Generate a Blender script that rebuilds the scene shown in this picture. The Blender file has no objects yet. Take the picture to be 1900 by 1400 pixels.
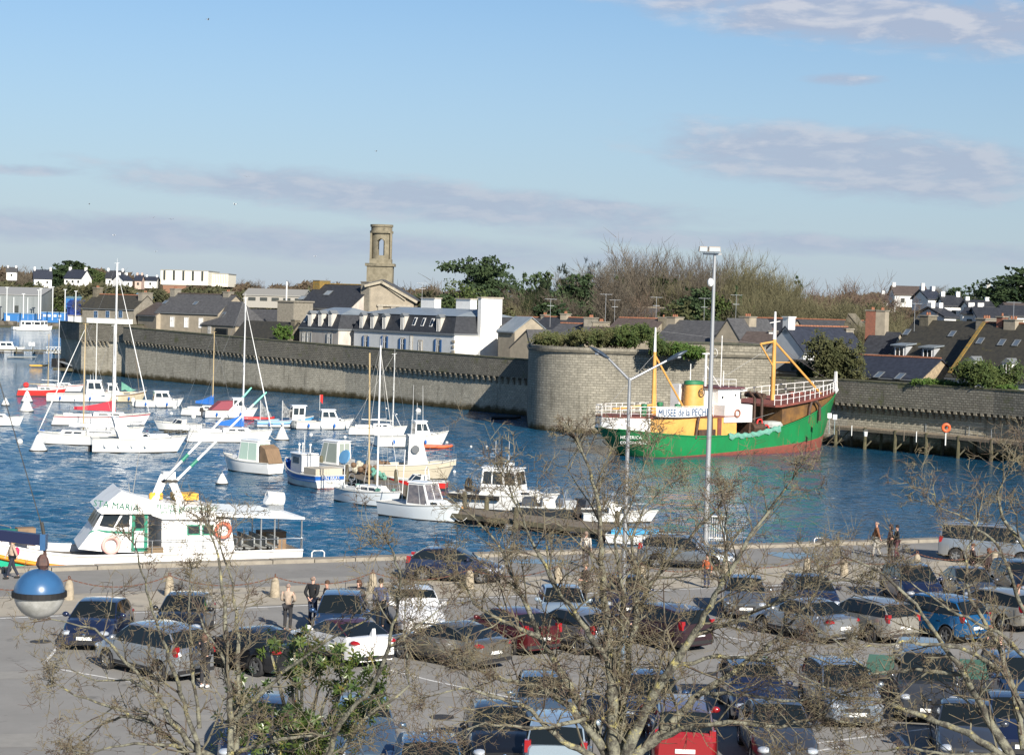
import bpy, bmesh, math, random
from mathutils import Vector, Matrix
R = math.radians
random.seed(7)
SC = bpy.context.scene
COL = SC.collection
# ---------------------------------------------------------------- camera
CAMH, FPX, PITCH, ROLL = 12.0, 3600.0, R(2.1), R(1.6)
WZ = -2.3                                   # water level
fw = Vector((0, math.cos(PITCH), -math.sin(PITCH)))
up0 = Vector((0, math.sin(PITCH), math.cos(PITCH)))
rt0 = Vector((1, 0, 0))
crt = rt0*math.cos(ROLL) + up0*math.sin(ROLL)
cup = up0*math.cos(ROLL) - rt0*math.sin(ROLL)
CP = Vector((0, 0, CAMH))
cam = bpy.data.cameras.new('camera')
cam.sensor_width = 36; cam.lens = FPX/1900*36; cam.clip_start = 1; cam.clip_end = 30000
co = bpy.data.objects.new('camera', cam); COL.objects.link(co)
m4 = Matrix((crt, cup, -fw)).transposed().to_4x4(); m4.translation = CP
co.matrix_world = m4
SC.camera = co
# ---------------------------------------------------------------- world, sun, exposure
SUN_AZ, SUN_EL = 156.0, 27.0                # azimuth clockwise from +Y
w = bpy.data.worlds.new('World'); SC.world = w; w.use_nodes = True
def sky_world():
    nt = w.node_tree; N = nt.nodes; L = nt.links; N.clear()
    out = N.new('ShaderNodeOutputWorld'); bg = N.new('ShaderNodeBackground')
    sky = N.new('ShaderNodeTexSky'); sky.sky_type = 'NISHITA'; sky.sun_disc = False
    sky.sun_elevation = R(SUN_EL); sky.sun_rotation = R(SUN_AZ)
    sky.air_density = 1.0; sky.dust_density = 0.0; sky.ozone_density = 1.6; sky.altitude = 0
    bg.inputs['Strength'].default_value = 0.056
    tc = N.new('ShaderNodeTexCoord')
    sep = N.new('ShaderNodeSeparateXYZ'); L.new(tc.outputs['Generated'], sep.inputs[0])
    # tilted, very flat layers: azimuth and elevation as the cloud plane
    def M(op, a, b=None, c=None):
        n = N.new('ShaderNodeMath'); n.operation = op
        for i, v in enumerate((a, b, c)):
            if v is None: continue
            if isinstance(v, (int, float)): n.inputs[i].default_value = v
            else: L.new(v, n.inputs[i])
        return n.outputs[0]
    az = M('ARCTAN2', sep.outputs['X'], sep.outputs['Y'])
    el = M('ARCSINE', sep.outputs['Z'])
    cb = N.new('ShaderNodeCombineXYZ')
    L.new(M('MULTIPLY', az, 24.0), cb.inputs[0]); L.new(M('MULTIPLY', el, 85.0), cb.inputs[1])
    no = N.new('ShaderNodeTexNoise'); no.inputs['Scale'].default_value = 1.0; no.inputs['Detail'].default_value = 8
    no.inputs['Roughness'].default_value = 0.60; no.inputs['Distortion'].default_value = 0.25
    L.new(cb.outputs[0], no.inputs['Vector'])
    nz = M('MULTIPLY', M('SUBTRACT', no.outputs['Fac'], 0.5), 3.6)
    # four cloud banks: (az0, el0, slope, half width az, half height el, gain)
    banks = [(-0.055, 0.0535, -0.055, 0.17, 0.0115, 1.5), (0.175, 0.0775, -0.075, 0.12, 0.019, 1.6), (-0.2, 0.032, -0.03, 0.30, 0.009, 1.2),
             (0.175, 0.150, -0.09, 0.14, 0.017, 1.6), (0.163, 0.1185, 0.0, 0.022, 0.003, 1.0), (-0.25, 0.061, 0.0, 0.04, 0.003, 1.0), (0.14, 0.036, -0.03, 0.15, 0.006, 1.1),
             (0.035, 0.0525, -0.02, 0.035, 0.0045, 1.5), (0.9, 0.2, 0.0, 0.5, 0.05, 1.0), (-1.1, 0.15, 0.0, 0.5, 0.05, 1.0)]
    tot = None; core = None
    for a0, e0, sl, wa, we, g in banks:
        da = M('SUBTRACT', az, a0)
        de = M('SUBTRACT', M('SUBTRACT', el, e0), M('MULTIPLY', da, sl))
        q = M('ADD', M('POWER', M('ABSOLUTE', M('DIVIDE', da, wa)), 2.0), M('POWER', M('ABSOLUTE', M('DIVIDE', de, we)), 2.0))
        d = M('MULTIPLY', M('SUBTRACT', 1.0, q), g)
        d = M('MAXIMUM', d, -3.0)
        tot = d if tot is None else M('MAXIMUM', tot, d)
    dens = M('ADD', tot, nz)
    mr = N.new('ShaderNodeMapRange'); mr.interpolation_type = 'SMOOTHSTEP'
    mr.inputs['From Min'].default_value = -0.6; mr.inputs['From Max'].default_value = 1.4
    mr.inputs['To Max'].default_value = 0.76
    L.new(dens, mr.inputs['Value'])
    cr = N.new('ShaderNodeMapRange'); cr.inputs['From Min'].default_value = -0.15; cr.inputs['From Max'].default_value = 0.55
    # lit tops: density falls off upward -> compare with a sample a little higher
    cb2 = N.new('ShaderNodeVectorMath'); cb2.operation = 'ADD'; cb2.inputs[1].default_value = (0.25, 0.35, 0)
    L.new(cb.outputs[0], cb2.inputs[0])
    no2 = N.new('ShaderNodeTexNoise'); no2.inputs['Scale'].default_value = 1.0; no2.inputs['Detail'].default_value = 5
    no2.inputs['Roughness'].default_value = 0.6; no2.inputs['Distortion'].default_value = 0.25; L.new(cb2.outputs[0], no2.inputs['Vector'])
    lit = M('MULTIPLY', M('SUBTRACT', no.outputs['Fac'], no2.outputs['Fac']), 4.0)
    L.new(M('ADD', lit, 0.0), cr.inputs['Value'])
    cm = N.new('ShaderNodeMix'); cm.data_type = 'RGBA'
    cm.inputs[6].default_value = (4.7, 5.1, 6.4, 1); cm.inputs[7].default_value = (7.3, 7.1, 7.5, 1)
    L.new(cr.outputs[0], cm.inputs[0])
    mx = N.new('ShaderNodeMix'); mx.data_type = 'RGBA'
    L.new(mr.outputs[0], mx.inputs[0]); tn = N.new('ShaderNodeMix'); tn.data_type = 'RGBA'; tn.blend_type = 'MULTIPLY'; tn.inputs[0].default_value = 1; tn.inputs[7].default_value = (.80, .93, 1.09, 1); L.new(sky.outputs[0], tn.inputs[6]); L.new(tn.outputs[2], mx.inputs[6]); L.new(cm.outputs[2], mx.inputs[7])
    # thin veil of pale air low down
    hs = N.new('ShaderNodeMapRange'); hs.inputs['From Min'].default_value = 0.0; hs.inputs['From Max'].default_value = 0.16
    hs.inputs['To Min'].default_value = 0.85; hs.inputs['To Max'].default_value = 0.0; L.new(el, hs.inputs['Value'])
    mh = N.new('ShaderNodeMix'); mh.data_type = 'RGBA'; mh.inputs[7].default_value = (4.1, 5.0, 6.6, 1)
    L.new(hs.outputs[0], mh.inputs[0]); L.new(mx.outputs[2], mh.inputs[6])
    L.new(mh.outputs[2], bg.inputs[0]); L.new(bg.outputs[0], out.inputs[0])
sky_world()
sl = bpy.data.lights.new('sun', 'SUN'); sl.energy = 4.6; sl.angle = R(0.53); sl.color = (1.0, 0.93, 0.82)
so = bpy.data.objects.new('sun', sl); COL.objects.link(so)
sd = Vector((math.sin(R(SUN_AZ))*math.cos(R(SUN_EL)), math.cos(R(SUN_AZ))*math.cos(R(SUN_EL)), math.sin(R(SUN_EL))))
so.rotation_euler = sd.to_track_quat('Z', 'Y').to_euler(); so.location = (0, 0, 80)
SC.view_settings.view_transform = 'Standard'; SC.view_settings.look = 'None'
SC.view_settings.exposure = 0.75; SC.view_settings.gamma = 1.0
SC.render.engine = 'CYCLES'; SC.render.resolution_x = 1024; SC.render.resolution_y = 754
SC.cycles.max_bounces = 6; SC.cycles.transparent_max_bounces = 12
# ---------------------------------------------------------------- pixel -> world
def ray(px, py): return fw + crt*((px-950)/FPX) - cup*((py-700)/FPX)
def Wp(px, py, D): return CP + ray(px, py)*D
def G(px, py, z=0.0):
    r = ray(px, py); return CP + r*((z-CAMH)/r.z)
def Dg(px, py, z=0.0):
    r = ray(px, py); return (z-CAMH)/r.z
def zat(px, py, D): return Wp(px, py, D).z
def los(px): return math.atan2((px-950)/FPX, 1.0)
# ---------------------------------------------------------------- object helpers
def tag(o, label=None, cat=None, group=None, kind=None):
    if label: o['label'] = label
    if cat: o['category'] = cat
    if group: o['group'] = group
    if kind: o['kind'] = kind
    return o
def empty(name, loc=(0, 0, 0), rz=0.0, label=None, cat=None, group=None):
    o = bpy.data.objects.new(name, None); COL.objects.link(o); o.location = loc; o.rotation_euler = (0, 0, rz)
    o.empty_display_size = 0.3
    return tag(o, label, cat, group)
def copy_tree(o, parent=None):
    c = o.copy(); COL.objects.link(c)
    if parent: c.parent = parent
    for ch in list(KIDS.get(o.name, [])): copy_tree_reg(c, ch)
    return c
KIDS = {}
def copy_tree_reg(par, ch):
    c = ch.copy(); COL.objects.link(c); c.parent = par
    KIDS.setdefault(par.name, []).append(c)
    for g in list(KIDS.get(ch.name, [])): copy_tree_reg(c, g)
class MB:
    def __init__(s): s.v = []; s.f = []; s.m = []; s.mi = 0
    def add(s, vs, fs, mi=None):
        b = len(s.v); s.v.extend([tuple(v) for v in vs])
        for f in fs: s.f.append(tuple(b+i for i in f)); s.m.append(s.mi if mi is None else mi)
    def box(s, cx, cy, cz, sx, sy, sz, rz=0, mi=None, tx=1.0, ty=1.0):
        c, n = math.cos(rz), math.sin(rz); vs = []
        for z in (-.5, .5):
            kx, ky = (1, 1) if z < 0 else (tx, ty)
            for x, y in ((-.5, -.5), (.5, -.5), (.5, .5), (-.5, .5)):
                X, Y = x*sx*kx, y*sy*ky; vs.append((cx+X*c-Y*n, cy+X*n+Y*c, cz+z*sz))
        s.add(vs, [(3, 2, 1, 0), (4, 5, 6, 7), (0, 1, 5, 4), (1, 2, 6, 5), (2, 3, 7, 6), (3, 0, 4, 7)], mi)
    def beam(s, a, b, wd, h, mi=None):
        a, b = Vector(a), Vector(b); d = (b-a); 
        if d.length < 1e-6: return
        d.normalize(); u = Vector((0, 0, 1)) if abs(d.z) < .95 else Vector((1, 0, 0))
        sx = d.cross(u).normalized(); sz = sx.cross(d).normalized(); vs = []
        for p in (a, b):
            for i, j in ((-1, -1), (1, -1), (1, 1), (-1, 1)): vs.append(p+sx*(i*wd/2)+sz*(j*h/2))
        s.add(vs, [(0, 1, 2, 3), (7, 6, 5, 4), (0, 4, 5, 1), (1, 5, 6, 2), (2, 6, 7, 3), (3, 7, 4, 0)], mi)
    def tube(s, pts, rad, n=6, mi=None, cap=True, closed=False):
        pts = [Vector(p) for p in pts]; k = len(pts)
        if isinstance(rad, (int, float)): rad = [rad]*k
        vs = []; ref = None
        for i, p in enumerate(pts):
            if closed: d = pts[(i+1) % k]-pts[i-1]
            else: d = pts[min(i+1, k-1)]-pts[max(i-1, 0)]
            if d.length < 1e-9: d = Vector((0, 0, 1))
            d.normalize()
            if ref is None: ref = Vector((0, 0, 1)) if abs(d.z) < .9 else Vector((1, 0, 0))
            x = d.cross(ref)
            if x.length < 1e-4: x = d.orthogonal()
            x.normalize(); y = d.cross(x); ref = y.cross(d) if False else ref
            for j in range(n):
                a = 2*math.pi*j/n; vs.append(p+x*(math.cos(a)*rad[i])+y*(math.sin(a)*rad[i]))
        fs = []
        for i in range(k if closed else k-1):
            i2 = (i+1) % k
            for j in range(n):
                j2 = (j+1) % n; fs.append((i*n+j, i2*n+j, i2*n+j2, i*n+j2))
        if cap and not closed and n > 2:
            fs.append(tuple(range(n))); fs.append(tuple((k-1)*n+j for j in reversed(range(n))))
        s.add(vs, fs, mi)
    def lathe(s, prof, c=(0, 0, 0), n=16, mi=None, sx=1, sy=1):
        vs = []; fs = []; k = len(prof)
        for r, z in prof:
            for j in range(n):
                a = 2*math.pi*j/n; vs.append((c[0]+r*math.cos(a)*sx, c[1]+r*math.sin(a)*sy, c[2]+z))
        for i in range(k-1):
            for j in range(n):
                j2 = (j+1) % n; fs.append((i*n+j, i*n+j2, (i+1)*n+j2, (i+1)*n+j))
        fs.append(tuple(reversed(range(n)))); fs.append(tuple((k-1)*n+j for j in range(n)))
        s.add(vs, fs, mi)
    def ball(s, c, r, n=12, mi=None, sz=1.0, sx=1.0, sy=1.0):
        k = max(4, n//2+1)
        s.lathe([(max(1e-3, r*math.sin(math.pi*i/k)), -r*sz*math.cos(math.pi*i/k)) for i in range(k+1)], c, n, mi, sx, sy)
    def prism(s, poly, z0, z1, mi=None):
        n = len(poly); vs = [(x, y, z0) for x, y in poly]+[(x, y, z1) for x, y in poly]
        fs = [tuple(reversed(range(n))), tuple(range(n, 2*n))]+[(i, (i+1) % n, n+(i+1) % n, n+i) for i in range(n)]
        s.add(vs, fs, mi)
    def extr(s, pts, d, mi=None):
        n = len(pts); pts = [Vector(p) for p in pts]; d = Vector(d); vs = pts+[p+d for p in pts]
        s.add(vs, [tuple(reversed(range(n))), tuple(range(n, 2*n))]+[(i, (i+1) % n, n+(i+1) % n, n+i) for i in range(n)], mi)
    def quad(s, a, b, c, d, mi=None): s.add([a, b, c, d], [(0, 1, 2, 3)], mi)
    def grid(s, rows, mi=None, closed=False):
        n = len(rows[0]); vs = [p for r in rows for p in r]; fs = []
        for i in range(len(rows)-1):
            for j in range(n if closed else n-1):
                j2 = (j+1) % n; fs.append((i*n+j, (i+1)*n+j, (i+1)*n+j2, i*n+j2))
        s.add(vs, fs, mi)
    def torus(s, c, r, t, ax='z', n=20, m=8, mi=None):
        pts = []
        for i in range(n):
            a = 2*math.pi*i/n; x, y = r*math.cos(a), r*math.sin(a)
            p = {'z': (x, y, 0), 'x': (0, x, y), 'y': (x, 0, y)}[ax]; pts.append(Vector(c)+Vector(p))
        vs = []; nn = {'z': Vector((0, 0, 1)), 'x': Vector((1, 0, 0)), 'y': Vector((0, 1, 0))}[ax]
        for p in pts:
            o = (p-Vector(c)).normalized()
            for j in range(m):
                b = 2*math.pi*j/m; vs.append(p+o*(t*math.cos(b))+nn*(t*math.sin(b)))
        fs = [(i*m+j, ((i+1) % n)*m+j, ((i+1) % n)*m+(j+1) % m, i*m+(j+1) % m) for i in range(n) for j in range(m)]
        s.add(vs, fs, mi)
    def build(s, name, mats, parent=None, smooth=None, loc=None, rz=None, merge=False):
        me = bpy.data.meshes.new(name); me.from_pydata(s.v, [], s.f)
        if not isinstance(mats, (list, tuple)): mats = [mats]
        for m in mats: me.materials.append(m)
        if len(mats) > 1: me.polygons.foreach_set('material_index', [min(x, len(mats)-1) for x in s.m])
        bm = bmesh.new(); bm.from_mesh(me)
        if merge: bmesh.ops.remove_doubles(bm, verts=bm.verts, dist=1e-4)
        bmesh.ops.recalc_face_normals(bm, faces=bm.faces); bm.to_mesh(me); bm.free()
        if smooth is not None:
            me.polygons.foreach_set('use_smooth', [True]*len(me.polygons))
            if smooth < 180: me.set_sharp_from_angle(angle=R(smooth))
        o = bpy.data.objects.new(name, me); COL.objects.link(o)
        if parent: o.parent = parent; KIDS.setdefault(parent.name, []).append(o)
        if loc is not None: o.location = loc
        if rz is not None: o.rotation_euler = (0, 0, rz)
        return o
def text_mesh(name, txt, size, mat, parent, loc, rot, ext=0.004, align='CENTER', sx=1.0):
    cu = bpy.data.curves.new(name, 'FONT'); cu.body = txt; cu.size = size; cu.extrude = ext; cu.align_x = align; cu.align_y = 'CENTER'
    cu.resolution_u = 2; cu.space_character = 1.05
    t = bpy.data.objects.new(name+'_tmp', cu); COL.objects.link(t)
    me = bpy.data.meshes.new_from_object(t, depsgraph=bpy.context.evaluated_depsgraph_get())
    bpy.data.objects.remove(t); me.materials.clear(); me.materials.append(mat)
    o = bpy.data.objects.new(name, me); COL.objects.link(o); o.parent = parent; KIDS.setdefault(parent.name, []).append(o)
    o.location = loc; o.rotation_euler = rot; o.scale = (sx, 1, 1)
    return o
# ---------------------------------------------------------------- materials
MT = {}
def rgb(c): return (c[0], c[1], c[2], 1)
def mat(name, col, rough=.6, metal=0, col2=None, scale=4.0, bump=0.0, bscale=30.0, coat=0, spec=.5, detail=4, lo=.35, hi=.65, col3=None, s3=1.0, t3=.6, trans=0, aniso=None, space='Object'):
    if name in MT: return MT[name]
    m = bpy.data.materials.new(name); m.use_nodes = True; nt = m.node_tree; N = nt.nodes; L = nt.links
    b = N['Principled BSDF']; b.inputs['Roughness'].default_value = rough; b.inputs['Metallic'].default_value = metal
    b.inputs['Base Color'].default_value = rgb(col); b.inputs['Coat Weight'].default_value = coat; b.inputs['Specular IOR Level'].default_value = spec
    b.inputs['Coat Roughness'].default_value = 0.05; b.inputs['Transmission Weight'].default_value = trans
    tc = N.new('ShaderNodeTexCoord'); src = tc.outputs[space]
    if aniso:
        mp = N.new('ShaderNodeMapping'); mp.inputs['Scale'].default_value = aniso; L.new(src, mp.inputs[0]); src = mp.outputs[0]
    cur = None
    if col2 is not None:
        n = N.new('ShaderNodeTexNoise'); n.inputs['Scale'].default_value = scale; n.inputs['Detail'].default_value = detail; L.new(src, n.inputs['Vector'])
        n.inputs['Roughness'].default_value = .65
        r = N.new('ShaderNodeMapRange'); r.inputs['From Min'].default_value = lo; r.inputs['From Max'].default_value = hi; L.new(n.outputs['Fac'], r.inputs['Value'])
        x = N.new('ShaderNodeMix'); x.data_type = 'RGBA'; x.inputs[6].default_value = rgb(col); x.inputs[7].default_value = rgb(col2)
        L.new(r.outputs[0], x.inputs[0]); cur = x.outputs[2]
    if col3 is not None:
        n = N.new('ShaderNodeTexNoise'); n.inputs['Scale'].default_value = s3; n.inputs['Detail'].default_value = 6; L.new(src, n.inputs['Vector'])
        n.inputs['Roughness'].default_value = .7
        r = N.new('ShaderNodeMapRange'); r.inputs['From Min'].default_value = t3; r.inputs['From Max'].default_value = t3+.1; L.new(n.outputs['Fac'], r.inputs['Value'])
        x = N.new('ShaderNodeMix'); x.data_type = 'RGBA'; x.inputs[7].default_value = rgb(col3)
        if cur: L.new(cur, x.inputs[6])
        else: x.inputs[6].default_value = rgb(col)
        L.new(r.outputs[0], x.inputs[0]); cur = x.outputs[2]
    if cur: L.new(cur, b.inputs['Base Color'])
    if bump:
        n = N.new('ShaderNodeTexNoise'); n.inputs['Scale'].default_value = bscale; n.inputs['Detail'].default_value = 4; L.new(src, n.inputs['Vector'])
        p = N.new('ShaderNodeBump'); p.inputs['Strength'].default_value = bump; p.inputs['Distance'].default_value = .02; L.new(n.outputs['Fac'], p.inputs['Height'])
        L.new(p.outputs[0], b.inputs['Normal'])
    MT[name] = m; return m
def stone_mat(name, c1, c2, mort, bw=.55, bh=.28, msize=.02, stain=(.07, .065, .05), lich=None, wet=None, bumpd=.03, offs=None):
    """coursed masonry on vertical walls: u = arc length stored in the UV map"""
    if name in MT: return MT[name]
    m = bpy.data.materials.new(name); m.use_nodes = True; nt = m.node_tree; N = nt.nodes; L = nt.links; b = N['Principled BSDF']
    b.inputs['Roughness'].default_value = .9; b.inputs['Specular IOR Level'].default_value = .2
    uv = N.new('ShaderNodeUVMap'); br = N.new('ShaderNodeTexBrick')
    dn = N.new('ShaderNodeTexNoise'); dn.inputs['Scale'].default_value = 1.3; L.new(uv.outputs[0], dn.inputs['Vector'])
    vm = N.new('ShaderNodeVectorMath'); vm.operation = 'MULTIPLY_ADD'; vm.inputs[1].default_value = (.16, .16, 0); L.new(dn.outputs['Color'], vm.inputs[0]); L.new(uv.outputs[0], vm.inputs[2])
    L.new(vm.outputs[0], br.inputs['Vector'])
    br.inputs['Scale'].default_value = 1.0; br.inputs['Brick Width'].default_value = bw; br.inputs['Row Height'].default_value = bh
    br.inputs['Mortar Size'].default_value = msize; br.inputs['Mortar Smooth'].default_value = .3; br.inputs['Bias'].default_value = 0
    br.inputs['Color1'].default_value = rgb(c1); br.inputs['Color2'].default_value = rgb(c2); br.inputs['Mortar'].default_value = rgb(mort)
    def noise(sc, det=5, vec=None, ro=.6):
        n = N.new('ShaderNodeTexNoise'); n.inputs['Scale'].default_value = sc; n.inputs['Detail'].default_value = det; n.inputs['Roughness'].default_value = ro
        L.new(vec or uv.outputs[0], n.inputs['Vector']); return n.outputs['Fac']
    def mr(v, a, c, t0=0., t1=1.):
        r = N.new('ShaderNodeMapRange'); r.inputs['From Min'].default_value = a; r.inputs['From Max'].default_value = c
        r.inputs['To Min'].default_value = t0; r.inputs['To Max'].default_value = t1; L.new(v, r.inputs['Value']); return r.outputs[0]
    def mix(f, a, c, mode='MIX'):
        x = N.new('ShaderNodeMix'); x.data_type = 'RGBA'; x.blend_type = mode
        L.new(f, x.inputs[0]) if not isinstance(f, float) else setattr(x.inputs[0], 'default_value', f)
        L.new(a, x.inputs[6]) if not isinstance(a, tuple) else setattr(x.inputs[6], 'default_value', rgb(a))
        L.new(c, x.inputs[7]) if not isinstance(c, tuple) else setattr(x.inputs[7], 'default_value', rgb(c))
        return x.outputs[2]
    col = br.outputs['Color']
    col = mix(mr(noise(.22, 5, None, .7), .45, .62, 0, .45), col, tuple(x*.6 for x in c2)); col = mix(mr(noise(2.2, 6), .42, .62, 0, .55), col, tuple(x*.55 for x in c1))
    st = N.new('ShaderNodeMapping'); st.inputs['Scale'].default_value = (1.1, .16, 1); L.new(uv.outputs[0], st.inputs[0])
    col = mix(mr(noise(1.0, 6, st.outputs[0], .7), .54, .72, 0, .6), col, stain)
    if lich: col = mix(mr(noise(.45, 6, None, .75), .56, .64, 0, .8), col, lich)
    sep = N.new('ShaderNodeSeparateXYZ'); L.new(uv.outputs[0], sep.inputs[0])
    if wet is not None:      # weed and tide line at the foot of the wall (v is metres above the water)
        ad = N.new('ShaderNodeMath'); ad.operation = 'MULTIPLY_ADD'; ad.inputs[1].default_value = 1.6; L.new(noise(.8, 5), ad.inputs[0]); L.new(sep.outputs[1], ad.inputs[2])
        col = mix(mr(ad.outputs[0], wet+.75, wet+1.35, 1., 0.), col, (.075, .06, .03))
        ad2 = mr(ad.outputs[0], .75, 1.15, 1., 0.); col = mix(ad2, col, (.02, .022, .012))
    L.new(col, b.inputs['Base Color'])
    bm = N.new('ShaderNodeBump'); bm.inputs['Strength'].default_value = 1; bm.inputs['Distance'].default_value = bumpd
    hh = N.new('ShaderNodeMath'); hh.operation = 'SUBTRACT'; L.new(noise(5, 4), hh.inputs[0]); L.new(br.outputs['Fac'], hh.inputs[1])
    L.new(hh.outputs[0], bm.inputs['Height']); L.new(bm.outputs[0], b.inputs['Normal'])
    MT[name] = m; return m
def glass(name='window_glass', col=(.015, .02, .025), rough=.04):
    return mat(name, col, rough, 0, spec=.9)
# ================================================================ setting
def xy(v): return Vector((v[0], v[1]))
class Seg:
    """a vertical plane through two plan points"""
    def __init__(s, a, b): s.a = xy(a); s.b = xy(b); s.d = (s.b-s.a); s.L = s.d.length; s.u = s.d/s.L; s.n = Vector((s.u.y, -s.u.x))
    def hit(s, px, py):
        r = ray(px, py); t = (s.a.x*s.n.x+s.a.y*s.n.y)/(r.x*s.n.x+r.y*s.n.y); return CP+r*t
    def loc(s, px, py): p = s.hit(px, py); q = xy(p)-s.a; return q.dot(s.u), p.z
def water_mat():
    m = bpy.data.materials.new('harbour_water'); m.use_nodes = True; nt = m.node_tree; N = nt.nodes; L = nt.links; b = N['Principled BSDF']
    b.inputs['Base Color'].default_value = (.009, .070, .140, 1); b.inputs['Roughness'].default_value = .05; b.inputs['IOR'].default_value = 1.33
    tc = N.new('ShaderNodeTexCoord')
    def noise(sc, vec, det=3, ro=.55):
        mp = N.new('ShaderNodeMapping'); mp.inputs['Scale'].default_value = vec; mp.inputs['Rotation'].default_value = (0, 0, R(12)); L.new(tc.outputs['Object'], mp.inputs[0])
        n = N.new('ShaderNodeTexNoise'); n.inputs['Scale'].default_value = sc; n.inputs['Detail'].default_value = det; n.inputs['Roughness'].default_value = ro
        L.new(mp.outputs[0], n.inputs['Vector']); return n.outputs['Fac']
    a = noise(1.0, (1.7, 2.3, 1), 3); c = noise(1.0, (.6, .85, 1), 2); g = noise(1.0, (.018, .03, 1), 2)
    # calmer patches (lee of the walls) against rippled open water
    r = N.new('ShaderNodeMapRange'); r.inputs['From Min'].default_value = .38; r.inputs['From Max'].default_value = .60; r.inputs['To Min'].default_value = .45; r.inputs['To Max'].default_value = 1.0
    L.new(g, r.inputs['Value'])
    ad = N.new('ShaderNodeMath'); ad.operation = 'MULTIPLY_ADD'; ad.inputs[1].default_value = 1.3; L.new(c, ad.inputs[0]); L.new(a, ad.inputs[2])
    mu = N.new('ShaderNodeMath'); mu.operation = 'MULTIPLY'; L.new(ad.outputs[0], mu.inputs[0]); L.new(r.outputs[0], mu.inputs[1])
    sp = N.new('ShaderNodeSeparateXYZ'); L.new(tc.outputs['Object'], sp.inputs[0]); rr = N.new('ShaderNodeMapRange'); rr.inputs['From Min'].default_value = -4; rr.inputs['From Max'].default_value = 12; rr.inputs['To Min'].default_value = 1; rr.inputs['To Max'].default_value = .42; L.new(sp.outputs[0], rr.inputs['Value'])
    m2 = N.new('ShaderNodeMath'); m2.operation = 'MULTIPLY'; L.new(mu.outputs[0], m2.inputs[0]); L.new(rr.outputs[0], m2.inputs[1]); mu = m2
    bp = N.new('ShaderNodeBump'); bp.inputs['Strength'].default_value = 1.0; bp.inputs['Distance'].default_value = .36; L.new(mu.outputs[0], bp.inputs['Height'])
    L.new(bp.outputs[0], b.inputs['Normal'])
    return m
import numpy as np
def water_mesh():
    """rippled sea surface: real wave relief, finer near the quay"""
    nr, nc = 1050, 620; y = 62*(780/62)**(np.linspace(0, 1, nr)); u = np.linspace(-.36, .36, nc); Y, U = np.meshgrid(y, u, indexing='ij'); X = U*Y
    rs = np.random.RandomState(5); Z = np.zeros_like(X)
    for k in range(46):
        lam = .6*(2.6/.6)**rs.rand(); a = rs.normal(1.35, .6); kx, ky = math.cos(a), math.sin(a); ph = rs.rand()*6.28; am = .0115*lam
        fade = np.clip((lam-2.4*Y*.0030)/(lam*.5), 0, 1)
        Z += am*fade*np.sin(2*math.pi/lam*(X*kx+Y*ky)+ph+.8*np.sin(X*.11+Y*.07+k))
    calm = 1-.80/(1+np.exp(-(X-.012*Y)/4.5)); gust = .75+.3*np.sin(X*.045+Y*.03+1)*np.sin(Y*.052-X*.02); Z *= calm*gust
    co_ = np.stack([X, Y, Z+WZ], -1).reshape(-1, 3).astype(np.float32)
    i = np.arange(nr-1)[:, None]*nc+np.arange(nc-1)[None, :]; q = np.stack([i, i+1, i+nc+1, i+nc], -1).reshape(-1, 4)
    me = bpy.data.meshes.new('water'); me.vertices.add(len(co_)); me.vertices.foreach_set('co', co_.ravel()); nf = len(q)
    me.loops.add(nf*4); me.loops.foreach_set('vertex_index', q.ravel().astype(np.int32)); me.polygons.add(nf); me.polygons.foreach_set('loop_start', np.arange(nf, dtype=np.int32)*4); me.polygons.foreach_set('loop_total', np.full(nf, 4, dtype=np.int32))
    me.update(); me.validate(); me.polygons.foreach_set('use_smooth', np.ones(nf, dtype=bool)); me.materials.append(water_mat())
    o = bpy.data.objects.new('water', me); COL.objects.link(o); return o
tag(water_mesh(), kind='structure')
mb = MB(); mb.quad((-2500, 60, WZ-.35), (2500, 60, WZ-.35), (2500, 6000, WZ-.35), (-2500, 6000, WZ-.35)); tag(mb.build('water', water_mat()), kind='structure')
# ---- quay: edge line and car park
QA, QB = G(90, 1056), G(1730, 1003); QS = Seg(QA, QB)
def qpt(s, off=0, z=0): p = QS.a+QS.u*s+QS.n*off; return (p.x, p.y, z)      # off>0: towards the camera
asph = mat('car_park_asphalt', (.285, .275, .258), .88, col2=(.235, .227, .212), scale=.35, bump=.25, bscale=60, spec=.25, col3=(.17, .165, .155), s3=1.1, t3=.585, detail=8)
road = mat('quay_asphalt', (.265, .256, .24), .85, col2=(.215, .208, .195), scale=.5, bump=.25, bscale=60, spec=.3, col3=(.19, .18, .17), s3=.4, t3=.6, detail=8)
pave = mat('pale_paving', (.43, .385, .31), .9, col2=(.36, .325, .265), scale=.8, bump=.2, bscale=50, spec=.2, detail=8, col3=(.17, .16, .145), s3=.5, t3=.6)
kstone = mat('kerb_granite', (.30, .27, .22), .85, col2=(.20, .18, .15), scale=1.5, bump=.3, bscale=20)
mb = MB(); mb.prism([qpt(-120, 0)[:2], qpt(150, 0)[:2], (190, -40), (-190, -40)], -6, 0)
tag(mb.build('car_park', asph), kind='structure')
mb = MB(); mb.quad(qpt(-120, .65, .004), qpt(150, .65, .004), qpt(150, 7.2, .004), qpt(-120, 7.2, .004))
tag(mb.build('road', road), kind='structure')
mb = MB(); mb.quad(qpt(-120, 7.2, .012), qpt(150, 7.2, .012), qpt(150, 12.0, .012), qpt(-120, 12.0, .012))
tag(mb.build('pavement', pave), kind='structure')
mb = MB()
for k in range(-60, 75):                                          # granite coping blocks of the quay
    a, b_ = k*2.0+.02, k*2.0+1.98
    mb.prism([qpt(a, -.12)[:2], qpt(b_, -.12)[:2], qpt(b_, .62)[:2], qpt(a, .62)[:2]], -.45, .16+.01*(k % 3))
tag(mb.build('quay_edge', kstone), kind='structure')
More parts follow.
